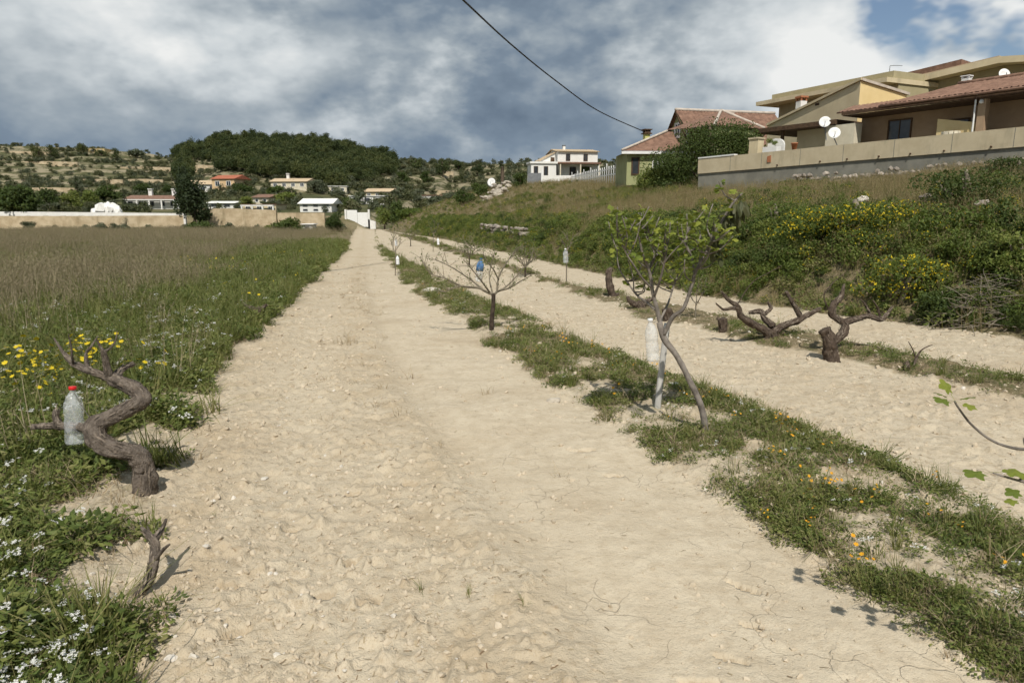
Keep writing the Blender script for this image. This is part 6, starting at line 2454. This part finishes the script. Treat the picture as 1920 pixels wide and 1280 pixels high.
def white_house():
    D = 112.0
    e = Vector((0.985, 0.17, 0))
    n = Vector((0.17, -0.985, 0))
    A = at(1046, 284, D)
    W = 75 / 1280 * D
    zt = A.z
    zf = at(1046, 306, D).z
    zb = at(1060, 336, D).z
    o = thing('white_house', Vector((A.x, A.y, zb)), 'two-storey white house with low tan tile roof and two dark windows', 'house')
    fr = Fr(A, e)

    def bx(nm, x0, x1, y0, y1, z0, z1, mat, par=None):
        mb = MB()
        fr.box(mb, x0, x1, y0, y1, z0, z1)
        return mb.build(nm, mat, par or o)
    bx('upper_wall', 0, W, 0, 7.5, zf + 0.1, zt, MT['white'])
    bx('ledge', -0.5, W + 0.1, -1.6, 0.0, zf - 0.15, zf + 0.095, MT['tile'])
    bx('lower_wall', 0.2, W - 0.1, 0.02, 7.4, zb - 2, zf + 0.09, MT['white'])
    # roof: ridge parallel to the front, gable end to the left
    mb = MB()
    rz = zt + 0.62
    corrugated(mb, fr.p(-0.3, -0.35, zt + 0.02), fr.p(W + 0.3, -0.35, zt + 0.02), fr.p(W + 0.3, 3.7, rz), fr.p(-0.3, 3.7, rz), 0.35, 0.05)
    mb.poly([fr.p(-0.3, 3.7, rz), fr.p(W + 0.3, 3.7, rz), fr.p(W + 0.3, 8.0, zt), fr.p(-0.3, 8.0, zt)])
    mb.build('roof', MT['tile_tan'], o)
    mb = MB()
    mb.prism([fr.p(0.01, 0, zt - 0.01), fr.p(0.01, 3.7, rz - 0.08), fr.p(0.01, 7.5, zt - 0.01)], e * (W - 0.02))
    mb.build('gable', MT['white'], o)
    for x in (0.20, 0.64):
        window(fr, o, W * x, W * x + 0.72, 0.0, zt - 1.45, zt - 0.35, MT['wood'], 0.05, 1, 0.08)
    # left side extension: shaded wall with sloping top
    p = at(1016, 303, D + 3)
    mb = MB()
    mb.prism([fr.p(-2.6, 1.0, zb - 2), fr.p(-2.6, 1.0, zt - 1.4), fr.p(0, 1.0, zt - 0.05), fr.p(0, 1.0, zb - 2)], fr.ey * 6)
    mb.build('side_wing', MT['white'], o)
    mb = MB()
    mb.prism([fr.p(-2.8, 0.8, zt - 1.5), fr.p(0, 0.8, zt - 0.04), fr.p(0, 0.8, zt + 0.1), fr.p(-2.8, 0.8, zt - 1.36)], fr.ey * 6.4)
    mb.build('side_roof', MT['tile_tan'], o)
    bx('side_door', -0.95, -0.3, 0.96, 1.05, zf - 0.3, zf + 0.95, MT['wood'])
    bx('porch_block', -4.6, -0.6, -1.5, 1.5, zb - 2, zf - 0.2, MT['white'])
    bx('porch_roof', -4.8, -0.4, -1.7, 1.6, zf - 0.197, zf + 0.1, MT['white'])
    for x in (-4.2, -2.6):
        window(fr, o, x, x + 0.7, -1.5, zb + 0.4, zf - 0.6, MT['wood'], 0.05, 0, 0.08)
    window(fr, o, W * 0.30, W * 0.46, 0.02, zb + 0.0, zf - 0.55, MT['wood'], 0.05, 0, 0.08)
    window(fr, o, W * 0.58, W * 0.80, 0.02, zb + 0.8, zf - 0.5, MT['wood'], 0.05, 0, 0.08, MT['shrub'])
    for x in (0.0, 0.5, 0.97):
        bx('porch_post', W * x, W * x + 0.18, -1.5, -1.32, zb - 1.5, zf - 0.152, MT['cream'])
    c = fr.p(W * 0.27, 3.2, rz - 0.1)
    chimney(o, c, 0.4, 0.75, MT['white'], MT['grey_paint'], fr)
    # garden wall, grey gate
    g = thing('garden_wall', at(1017, 347, D - 8), 'white garden wall with a grey gate in front of the white house', 'wall')
    wl, wr = at(1019, 347, D - 8), at(1078, 347, D - 8)
    h = at(1019, 329, D - 8).z - wl.z
    f2 = Fr(wl, wr - wl)
    mb = MB()
    f2.box(mb, 0, (wr - wl).length, 0, 0.25, wl.z - 2, wl.z + h)
    mb.build('wall', MT['white'], g)
    mb = MB()
    f2.box(mb, -0.35, -0.01, -0.05, 0.3, wl.z - 2, wl.z + h * 1.7)
    mb.build('pillar', MT['whitepaint'], g)
    mb = MB()
    f2.box(mb, -2.3, -0.36, 0.05, 0.13, wl.z - 1.0, wl.z + h * 1.25)
    mb.build('gate', MT['grey_paint'], g)


white_house()


def picket_fence():
    A, B = at(1072, 346, 92.0), at(1204, 327, 58.0)
    o = thing('picket_fence', A, 'white picket fence running from the white house to the green house', 'fence')
    n = 34
    d = (B - A)
    e = Vector((d.x, d.y, 0)).normalized()
    s = Vector((e.y, -e.x, 0))
    me = None
    for i in range(n):
        p = A.lerp(B, i / (n - 1))
        h = 1.15 if i % 4 else 1.45
        w = 0.16 if i % 4 else 0.24
        mb = MB()
        q = [p - e * w / 2 - s * 0.03, p + e * w / 2 - s * 0.03, p + e * w / 2 + s * 0.03, p - e * w / 2 + s * 0.03]
        t = [k + Vector((0, 0, h)) for k in q]
        b = [Vector((k.x, k.y, float(land(k.x, k.y)) - 0.2)) for k in q]
        mb.hexa(b, t)
        mb.prism([t[0], t[1], (t[0] + t[1]) / 2 + Vector((0, 0, 0.10))], s * 0.06)
        mb.build('picket' if i % 4 else 'post', MT['whitepaint'], o)
    for hh in (0.35, 0.9):
        mb = MB()
        z = Vector((0, 0, hh))
        mb.hexa([A + z + s * 0.035, B + z + s * 0.035, B + z + s * 0.075, A + z + s * 0.075], [A + z * 1 + s * 0.035 + Vector((0, 0, .1)), B + z + s * 0.035 + Vector((0, 0, .1)), B + z + s * 0.075 + Vector((0, 0, .1)), A + z + s * 0.075 + Vector((0, 0, .1))])
        mb.build('rail', MT['whitepaint'], o)


picket_fence()

# ------------------------------------------------------------------ valley floor and hillside houses


def far_house(px0, px1, py_base, py_top, label, wall='white', roof='tile_red', kind='gable', wins=3, yaw=0.0, D=None, name='villa', depth=7.0, storeys=1, porch=False, chim=0, rh=0.35, cat='house'):
    g = ground_hit((px0 + px1) / 2, py_base) if D is None else at((px0 + px1) / 2, py_base, D)
    D = g.y
    W = (px1 - px0) / 1303 * D
    H = (py_base - py_top) / 1303 * D
    e = Vector((math.cos(yaw), math.sin(yaw), 0))
    o = thing(name, g, label, cat)
    fr = Fr(g - e * W / 2, e)
    zb = g.z
    hw = H * (1 - rh) if kind != 'flat' else H * 0.92

    def bx(nm, x0, x1, y0, y1, z0, z1, mat, par=None):
        mb = MB()
        fr.box(mb, x0, x1, y0, y1, z0, z1)
        return mb.build(nm, mat, par or o)
    bx('wall', 0, W, 0, depth, zb - 2.5, zb + hw, MT[wall])
    zt = zb + hw
    if kind == 'flat':
        bx('roof', -0.2, W + 0.2, -0.2, depth + 0.2, zt + 0.003, zb + H, MT[roof])
    elif kind == 'gable':
        mb = MB()
        ov = 0.4
        a, b = fr.p(-ov, -ov, zt), fr.p(W + ov, -ov, zt)
        r0, r1 = fr.p(-ov, depth / 2, zb + H), fr.p(W + ov, depth / 2, zb + H)
        c, d = fr.p(W + ov, depth + ov, zt), fr.p(-ov, depth + ov, zt)
        mb.poly([a, b, r1, r0])
        mb.poly([c, d, r0, r1])
        mb.poly([a, d, c, b])
        mb.poly([a, r0, d])
        mb.poly([b, c, r1])
        mb.build('roof', MT[roof], o)
    else:
        mb = MB()
        ov = 0.4
        a, b, c, d = fr.p(-ov, -ov, zt), fr.p(W + ov, -ov, zt), fr.p(W + ov, depth + ov, zt), fr.p(-ov, depth + ov, zt)
        k = min(depth / 2, W * 0.3)
        r0, r1 = fr.p(k, depth / 2, zb + H), fr.p(W - k, depth / 2, zb + H)
        mb.poly([a, b, r1, r0])
        mb.poly([b, c, r1])
        mb.poly([c, d, r0, r1])
        mb.poly([d, a, r0])
        mb.poly([a, d, c, b])
        mb.build('roof', MT[roof], o)
    for s in range(storeys):
        z0 = zb + hw * s / storeys
        hs = hw / storeys
        for i in range(wins):
            c = W * (i + 0.5) / wins
            ww = min(W / wins * 0.45, 1.4)
            window(fr, o, c - ww / 2, c + ww / 2, 0.0, z0 + hs * 0.3, z0 + hs * 0.8, MT['whitepaint'] if wall != 'white' else MT['grey_paint'], 0.06, 1 if ww > 0.9 else 0, 0.1)
    if porch:
        bx('porch_roof', W * 0.02, W * 0.98, -1.3, -0.45, zt - 0.25, zt - 0.05, MT['white'])
        npst = max(3, int(W / 2.6))
        for i in range(npst + 1):
            x = W * 0.03 + W * 0.92 * i / npst
            bx('porch_post', x, x + 0.28, -1.25, -1.0, zb - 0.5, zt - 0.252, MT['white'])
    for i in range(chim):
        x = W * (0.35 + 0.45 * i)
        cc = fr.p(x, depth * 0.5, zb + H * 0.9)
        chimney(o, cc, 0.7, 1.6, MT['white'], MT['white'], fr)
    return o, fr, W, H, zb


far_house(237, 334, 392, 366, 'long white villa with arcaded porch and two chimneys above the white wall', 'white', 'tile', 'gable', 5, 0.05, porch=True, chim=2, rh=0.3)
far_house(395, 443, 355, 328, 'orange house with red tile roof at the foot of the pine wood', 'orange', 'tile_red', 'gable', 2, -0.25, rh=0.3, storeys=1)
far_house(357, 405, 362, 338, 'pale grey-white house with faded pink roof beside the orange house', 'white', 'tile_tan', 'gable', 3, 0.15, rh=0.35)
far_house(507, 576, 354, 334, 'white and cream house with orange roof below the pine wood', 'cream', 'tile_tan', 'gable', 4, -0.1, rh=0.35, chim=1)
far_house(390, 438, 391, 377, 'small white house with two dark windows behind the beige terrace wall', 'white', 'white', 'gable', 2, 0.05, rh=0.3)
far_house(474, 505, 383, 364, 'cream cottage with brown roof between green trees', 'cream', 'tile', 'gable', 2, -0.1, rh=0.35)
far_house(455, 518, 396, 383, 'low open shed with white posts on the beige terrace', 'buff', 'tile', 'flat', 3, 0.0, porch=True, name='shed', cat='shed')
far_house(563, 622, 398, 372, 'white house with rounded gable and dark ground-floor openings above the terrace', 'white', 'white', 'gable', 3, 0.0, rh=0.4, storeys=2)
far_house(617, 650, 362, 349, 'small pale hut with flat roof among trees below the wood', 'cream', 'white', 'flat', 2, 0.1, name='hut')
far_house(683, 733, 373, 353, 'beige house with tan roof right of the pine wood', 'buff', 'tile_tan', 'gable', 3, -0.15, rh=0.35)
far_house(655, 722, 383, 367, 'long low white outbuilding in front of the beige house', 'white', 'white', 'flat', 3, -0.1, name='outbuilding', cat='shed')
far_house(775, 838, 384, 366, 'low white house with brown roof beside the trees, right of the track end', 'white', 'tile', 'flat', 4, -0.05)
far_house(655, 700, 303, 292, 'white house on the ridge right of the pine wood', 'white', 'white', 'flat', 3, 0.0)
far_house(166, 196, 287, 279, 'small ochre house on the left ridge among dark trees', 'ochre', 'ochre', 'flat', 2, 0.0)
far_house(566, 586, 434, 420, 'small white shed among bushes at the edge of the field', 'white', 'white', 'flat', 1, 0.1, name='shed', cat='shed', depth=3, D=88)

# white walls and beige terrace walls at the far side of the field
MT['terrace'] = surf('beige_terrace_wall', (0.42, 0.33, 0.21), (0.58, 0.48, 0.33), 0.9, 0.95, 0.8, 5, 0.12, 0.1, stain=(0.22, 0.18, 0.10))


def long_wall(name, pts, D, h0, label, mat, th=0.4, cat='wall', deep=1.0, cap=None):
    """wall along px points (px, py of its top)"""
    P = [at(px, py, D + dd) for px, py, dd in pts]
    o = thing(name, P[0] - Vector((0, 0, h0)), label, cat)
    for a, b in zip(P[:-1], P[1:]):
        d = Vector((b.x - a.x, b.y - a.y, 0)).normalized()
        n = Vector((-d.y, d.x, 0)) * th
        mb = MB()
        q = Vector((0, 0, h0 + deep))
        mb.hexa([a - q, b - q, b + n - q, a + n - q], [a, b, b + n, a + n])
        mb.build('wall_section', mat, o)
        if cap:
            mb = MB()
            u, w = Vector((0, 0, 0.004)), Vector((0, 0, 0.16))
            m = n * 0.15
            mb.hexa([a + u - m, b + u - m, b + n + m + u, a + n + m + u], [a + w - m, b + w - m, b + n + m + w, a + n + m + w])
            mb.build('coping', cap, o)
    return o


long_wall('terrace_wall', [(-260, 405, 0), (150, 405, 0), (345, 404, 0)], 105.3, 2.2, 'beige terrace wall below the long white wall at the far side of the field', MT['terrace'])
long_wall('terrace_wall', [(369, 391, 0), (440, 391, 0), (517, 394, 0)], 105.6, 3.2, 'beige terrace wall below the small white house, behind the dark round bush', MT['terrace'])
long_wall('terrace_wall', [(520, 399, 0.3), (608, 399, 0.3)], 105.6, 2.6, 'low beige terrace wall below the white house with rounded gable', MT['terrace'])
long_wall('white_wall', [(-260, 396, 0), (60, 397, 0), (345, 400, 0)], 107.6, 0.9, 'long low white garden wall across the left background', MT['white'], 0.3)
long_wall('wall_end', [(343, 401, 0), (347, 401, 0)], 104.6, 2.6, 'white end pillar of the garden wall beside the dark cypress', MT['white'], 0.4, 'pillar')

# white tent-like heap beside the villa
g = ground_hit(200, 396)
g.y = 109.5
g.x = at(200, 396, 109.5).x
g.z = float(land(g.x, g.y))
o = thing('limestone_heap', g, 'bright white rock heap beside the left villa', 'rock')
rg = random.Random(8)
for k, (dx, dz, s) in enumerate([(-1.6, 0.5, 0.9), (-0.7, 1.0, 1.1), (0.3, 0.8, 1.1), (1.3, 1.0, 1.0), (2.0, 0.5, 0.9), (-0.2, 1.5, 0.6), (1.2, 1.6, 0.5)]):
    s_ = bpy.data.objects.new('rock', rock_mesh('rock', 70 + k, MT['white'], 1.15, 1))
    COL.objects.link(s_)
    s_.parent = o
    s_.location = (dx, rg.uniform(-.3, .3), dz)
    s_.scale = (s, s * 0.9, s)
    s_.rotation_euler = (rg.uniform(-.3, .3), rg.uniform(-.3, .3), rg.uniform(0, 6))

# white gate at the end of the track
o = thing('double_gate', at(652, 418, 107.5), 'white metal double gate closing the far end of the track', 'gate')
a, b = at(651, 418, 107.5), at(690, 418, 107.5)
hgt = at(651, 394, 107.5).z - a.z
fr = Fr(a, b - a)
WG = (b - a).length
for k in range(2):
    mb = MB()
    x0 = k * (WG / 2 + 0.02)
    fr.box(mb, x0, x0 + WG / 2 - 0.02, 0, 0.06, a.z - 0.6, a.z + hgt - 0.35 * k)
    lf = mb.build('leaf_panel', MT['whitepaint'], o)
    for j in range(4):
        mb = MB()
        fr.box(mb, x0 + 0.1 + j * WG / 8.6, x0 + 0.22 + j * WG / 8.6, -0.03, -0.002, a.z - 0.5, a.z + hgt - 0.1 - 0.35 * k)
        mb.build('bar', MT['whitepaint'], lf)
for x in (-0.32, WG + 0.05):
    mb = MB()
    fr.box(mb, x, x + 0.27, -0.1, 0.2, a.z - 1, a.z + hgt + 0.1)
    mb.build('gate_post', MT['white'], o)
long_wall('low_wall', [(690, 411, 0), (704, 416, 0)], 107.4, 0.9, 'short white wall sloping down right of the double gate', MT['white'])

# terrace retaining walls on the left hillside
for i, (x0, x1, py, h, lab) in enumerate([
        (0, 110, 284, 1.0, 'topmost pale terrace wall on the left hillside, at the left edge'), (40, 145, 303, 1.4, 'long pale terrace wall high on the left hillside'),
        (60, 145, 352, 1.6, 'tan terrace wall left of the thin cypress'), (155, 230, 336, 2.2, 'tan terrace wall right of the thin cypress'),
        (240, 305, 336, 2.0, 'tan terrace wall behind the long white villa'), (225, 320, 313, 1.2, 'narrow pale terrace wall below the ridge'),
        (365, 405, 310, 1.4, 'pale stone ledge in the clearing of the pine wood'), (770, 850, 321, 1.2, 'pale terrace wall on the slope right of the pine wood'),
        (760, 880, 357, 1.2, 'tan terrace wall above the low white house')]):
    D0 = ground_hit((x0 + x1) / 2, py + 4).y
    long_wall('terrace_wall', [(x0, py, -1.5), ((x0 + x1) / 2, py - 0.5, -1), (x1, py + 1, -1.5)], D0, h, lab, MT['terrace'], 0.6, deep=1.5)

# ------------------------------------------------------------------ far trees


def far_tree(px, py, wpx, hpx, label, leaf='pine', shape='round', n=1500, name='tree', D=None, k=9, trunk=0.2, seed=0, cat='tree', group=None, ll=None):
    g = ground_hit(px, py) if D is None else at(px, py, D)
    if D is not None:
        g.z = min(g.z, float(land(g.x, g.y)) + 0.0) if shape != 'round' else float(land(g.x, g.y))
    D = g.y
    top = at(px, py - hpx, D).z
    w = wpx / 1303 * D
    h = max(top - g.z, 0.5)
    tree(name, g, w, h, label, MT[leaf], n, ll or max(w, h * 0.5) * 0.075, k, trunk, seed, cat, group, None, shape)


far_tree(364, 412, 62, 105, 'large dark cypress-like tree in front of the pine wood', 'cypress', 'round', 4200, 'cypress_tree', 101, 14, 0.12, 1)
far_tree(345, 400, 32, 98, 'dark narrow tree at the left flank of the pine wood', 'cypress', 'round', 2600, 'cypress_tree', 116, 10, 0.05, 2)
far_tree(372, 442, 54, 40, 'dark round bush at the far edge of the dry field', 'shrub', 'bush', 3000, 'bush', 88, 10, 0, 3, 'bush')
far_tree(540, 444, 58, 46, 'large dark bush at the far edge of the field, middle of three', 'shrub', 'bush', 3200, 'bush', 80, 11, 0, 4, 'bush')
far_tree(510, 442, 34, 22, 'low green bush left of the large dark bush', 'shrub_light', 'bush', 1500, 'bush', 79, 8, 0, 5, 'bush')
far_tree(629, 436, 40, 48, 'dark upright bush beside the white gate', 'shrub', 'bush', 2800, 'bush', 84, 10, 0, 6, 'bush')
far_tree(744, 402, 46, 50, 'dark green tree right of the white gate', 'shrub', 'round', 2600, 'tree', 104, 10, 0.05, 7)
far_tree(55, 430, 30, 18, 'grey-green low bush below the white wall, left', 'olive', 'bush', 1100, 'bush', 97, 7, 0, 8, 'bush')
far_tree(105, 430, 15, 10, 'tiny round bush below the white wall, left', 'olive', 'bush', 600, 'bush', 97, 6, 0, 9, 'bush')
far_tree(236, 415, 16, 14, 'small bare-trunked shrub in front of the white wall', 'olive', 'bush', 500, 'bush', 104, 6, 0, 10, 'bush')
far_tree(420, 432, 18, 14, 'little dark shrub below the beige terrace wall', 'shrub', 'bush', 700, 'bush', 96, 6, 0, 11, 'bush')
far_tree(40, 404, 78, 66, 'broad dark tree behind the white wall at the left edge', 'shrub', 'round', 3600, 'tree', 109, 12, 0.1, 12)
far_tree(-20, 400, 80, 75, 'dark tree cut by the left edge of the picture', 'shrub', 'round', 3000, 'tree', 113, 12, 0.1, 13)
for i, (px, py, w, h, lf, lab) in enumerate([
        (95, 396, 46, 48, 'shrub', 'dark garden tree behind the white wall, second from the left'), (135, 395, 44, 42, 'shrub_light', 'mid green garden tree behind the white wall'),
        (172, 392, 40, 40, 'shrub_light', 'light green garden tree left of the white rock heap'), (205, 378, 50, 36, 'shrub', 'dark tree rising behind the white rock heap'),
        (272, 366, 40, 26, 'shrub', 'dark tree behind the roof of the left villa'), (318, 368, 26, 26, 'shrub', 'small dark tree at the right end of the left villa')]):
    far_tree(px, py, w, h, lab, lf, 'round', 1900, 'tree', None, 9, 0.05, 30 + i, 'tree', 'garden trees behind the white wall')
far_tree(147, 378, 11, 52, 'thin cypress on the left slope', 'cypress', 'column', 900, 'cypress_tree', None, 8, 0.1, 41)
far_tree(235, 394, 8, 48, 'thinnest cypress beside the left villa', 'cypress', 'column', 800, 'cypress_tree', None, 8, 0.1, 42)
for i, (px, py, w, h, lab) in enumerate([(74, 296, 26, 28, 'dark ridge-top tree, left of a pair on the left hill'), (97, 297, 24, 28, 'dark ridge-top tree, right of a pair on the left hill'),
                                         (153, 286, 24, 22, 'rounded dark tree on the left ridge by the ochre house'), (218, 300, 20, 26, 'thin ragged tree on the left ridge'),
                                         (190, 293, 22, 12, 'low dark bush below the ochre house on the ridge'), (255, 296, 42, 16, 'pale grey-green trees on the left ridge near the wood')]):
    far_tree(px, py, w, h, lab, 'pine' if i < 5 else 'olive', 'round', 1100, 'tree', None, 8, 0.1, 50 + i, 'tree')
for i, (px, py, w, h, lf, lab) in enumerate([
        (780, 322, 34, 30, 'pine', 'dark round tree on the skyline right of the wood'), (830, 330, 36, 36, 'pine', 'dark tree on the slope above the low white house'),
        (715, 322, 32, 30, 'pine', 'dark tree beside the ridge house'), (755, 345, 30, 34, 'shrub', 'slender dark tree on the slope above the track end'),
        (860, 322, 26, 24, 'pine', 'small skyline tree between the round tree and the palm'), (895, 330, 30, 28, 'pine', 'skyline tree just left of the palm'),
        (800, 342, 30, 26, 'shrub', 'mid-slope tree right of the track end'), (465, 390, 30, 24, 'shrub_light', 'bright green tree beside the cream cottage'),
        (535, 384, 46, 26, 'shrub_light', 'green tree left of the white house with rounded gable'), (595, 362, 46, 30, 'olive', 'grey-green tree right of the cream house'),
        (455, 366, 46, 24, 'shrub', 'dark tree below the orange house'), (520, 366, 40, 20, 'shrub', 'dark tree below the white and cream house'),
        (655, 392, 40, 24, 'shrub', 'dark tree left of the white outbuilding'), (640, 378, 30, 24, 'olive', 'olive tree below the small pale hut'),
        (720, 405, 40, 22, 'shrub_light', 'bright green bush right behind the white gate'), (870, 392, 50, 40, 'shrub', 'dark tree below the stone steps'),
        (975, 358, 36, 36, 'shrub', 'dark bush left of the white house gate'), (1140, 322, 40, 24, 'olive', 'grey leafless tree between white and green house'),
        (900, 372, 40, 36, 'shrub', 'dark bush left of the stone steps'), (770, 412, 60, 24, 'shrub_light', 'bright green thicket right of the track end')]):
    far_tree(px, py, w, h, lab, lf, 'round', 1500, 'tree', {15: 80, 16: 90, 17: 88, 18: 84, 19: 96, 14: 105}.get(i), 9, 0.05, 70 + i, 'tree')

# palm by the white house
g = at(942, 340, 100)
g.z = float(land(g.x, g.y))
o = thing('palm_tree', g, 'dark palm with a bushy head left of the white house', 'palm')
mb = MB()
tp = at(942, 312, 100)
mb.tube([g - Vector((0, 0, 0.3)), g.lerp(tp, 0.5), tp], [0.3, 0.26, 0.24], 9, 0, 0.15, 4, nscale=3)
mb.build('trunk', MT['trunk'], o)
rg = random.Random(3)
for k in range(22):
    a = rg.uniform(0, 6.283)
    el = rg.uniform(-0.3, 1.2)
    d = Vector((math.cos(a) * math.cos(el), math.sin(a) * math.cos(el), math.sin(el)))
    L = 1.35
    s = d.cross(Vector((0, 0, 1))).normalized()
    mb = MB()
    prev = None
    vs, fs = [], []
    for i in range(7):
        t = i / 6
        p_ = tp + d * L * t - Vector((0, 0, 0.7 * t * t * L * 0.7))
        for sg in (-1, 1):
            q_ = p_ + s * sg * 0.28 * math.sin(math.pi * min(t + 0.12, 1)) + d * 0.25 - Vector((0, 0, 0.12))
            n0 = len(vs)
            vs += [p_, p_ + d * 0.08, q_ + d * 0.05, q_]
            fs.append((n0, n0 + 1, n0 + 2, n0 + 3))
    mb.add(vs, fs)
    mb.build('frond', MT['cypress'], o)
dish(at(922, 342, 88), 0.52, (-0.3, -0.95, 0.2), 'large white satellite dish among trees left of the palm', Vector((at(922, 342, 88).x, 88.3, float(land(at(922, 342, 88).x, 88.3)))))
# rubble steps climbing the bank below the dish
A_, B_ = at(918, 372, 76), at(948, 336, 86)
o = thing('stone_steps', A_, 'pale rubble stone steps climbing the bank below the palm', 'steps')
ms = [rock_mesh('stone', 500 + i, MT['stone'], 0.7, 1) for i in range(4)]
rg = random.Random(11)
for k in range(46):
    t = rg.random()
    p_ = A_.lerp(B_, t) + Vector((rg.gauss(0, 0.45), rg.gauss(0, 0.4), 0))
    p_.z = max(float(land(p_.x, p_.y)) + 0.15, p_.z - 0.4 + rg.uniform(-.2, .2))
    s_ = bpy.data.objects.new('stone', ms[rg.randrange(4)])
    COL.objects.link(s_)
    s_.parent = o
    s_.location = p_ - A_
    k_ = rg.uniform(0.22, 0.42)
    s_.scale = (k_ * 1.3, k_, k_ * 0.8)
    s_.rotation_euler = (rg.uniform(-.2, .2), rg.uniform(-.2, .2), rg.uniform(0, 6))

# ------------------------------------------------------------------ pine wood and hillside scrub


def mk_pine(rng):
    L = lumps_for(rng, 5.0, 5.0, 6.5, 10, 0.25, 1.0)
    V, F = crown(rng, L, 800, 0.42)
    return V, F, np.zeros(len(F))


def mk_scrub(rng):
    L = lumps_for(rng, 1.8, 1.8, 1.3, 6, 0.0, 0.95)
    V, F = crown(rng, L, 260, 0.2)
    return V, F, np.zeros(len(F))


W_PINE = variants('pine', mk_pine, 6, [MT['pine']])
W_SCRUB = variants('scrub', mk_scrub, 5, [MT['scrub']])
W_SCRUB2 = variants('pale_scrub', mk_scrub, 4, [MT['olive']])
rng = np.random.default_rng(78)
yy = rng.uniform(98, 104.6, 420)
xx = rng.uniform(-95, -24, 420)
mm = rng.uniform(0, 1, 420) < sstep(0.42, 0.62, fbm(xx, yy, 0.12, 3, 17))
scatter('wall_foot_scrub', W_SCRUB2, np.stack([xx, yy, land(xx, yy) - 0.1], -1)[mm], rng.uniform(0.35, 1.1, int(mm.sum())), 'grey-green scrub growing along the foot of the beige terrace walls', 'scrub', 0.1, 63)


def img(x, y, z):
    """image position of a world point (used to lay out the wood on the slope)"""
    c, s = math.cos(PITCH), math.sin(PITCH)
    zz = z - EYE
    d = y * c - zz * s
    return 960 + FPX * x / d, 640 - FPX * (y * s + zz * c) / d


rng = np.random.default_rng(77)
n = 22000
yy = rng.uniform(118, 335, n)
xx = yy * rng.uniform(-0.95, 0.12, n)
zz = land(xx, yy)
px, py = img(xx, yy, zz)
edge_t = np.interp(px, [325, 345, 420, 560, 640, 700, 745], [300, 286, 268, 268, 278, 292, 306])
edge_b = np.interp(px, [325, 345, 370, 420, 500, 580, 640, 745], [345, 352, 318, 326, 336, 346, 356, 330])
wob = 10 * (fbm(xx, yy, 0.06, 3, 7) - 0.5)
wood = (px > 332) & (px < 742) & (py < edge_b + wob) & (rng.uniform(0, 1, n) < 0.42)
clear = (px > 358) & (px < 408) & (py > 304) & (py < 330)
wood &= ~clear
P = np.stack([xx[wood], yy[wood], zz[wood]], -1)
scatter('pine_wood', W_PINE, P, rng.uniform(0.6, 1.05, len(P)), 'dark green pine wood covering the rounded hill', 'wood', 0.05, 60)
n = 20000
yy = np.sqrt(rng.uniform(112 ** 2, 320 ** 2, n))
xx = yy * rng.uniform(-1.0, 0.30, n)
zz = land(xx, yy)
px, py = img(xx, yy, zz)
pr = 0.15 + 0.85 * sstep(0.42, 0.62, fbm(xx, yy, 0.045, 4, 15))
pr = pr * np.where(px < 340, 0.5, 0.62)
m = (rng.uniform(0, 1, n) < pr) & (yy > 125)
half = rng.uniform(0, 1, n) < 0.62
sc = rng.uniform(0.5, 1.5, n) * np.where(px > 620, 1.7, 1.15)
scatter('hillside_scrub', W_SCRUB, np.stack([xx, yy, zz], -1)[m & half], sc[m & half], 'dark scrub scattered over the terraced hills', 'scrub', 0.1, 61)
scatter('pale_hillside_scrub', W_SCRUB2, np.stack([xx, yy, zz], -1)[m & ~half], sc[m & ~half], 'grey-green scrub scattered over the terraced hills', 'scrub', 0.1, 62)
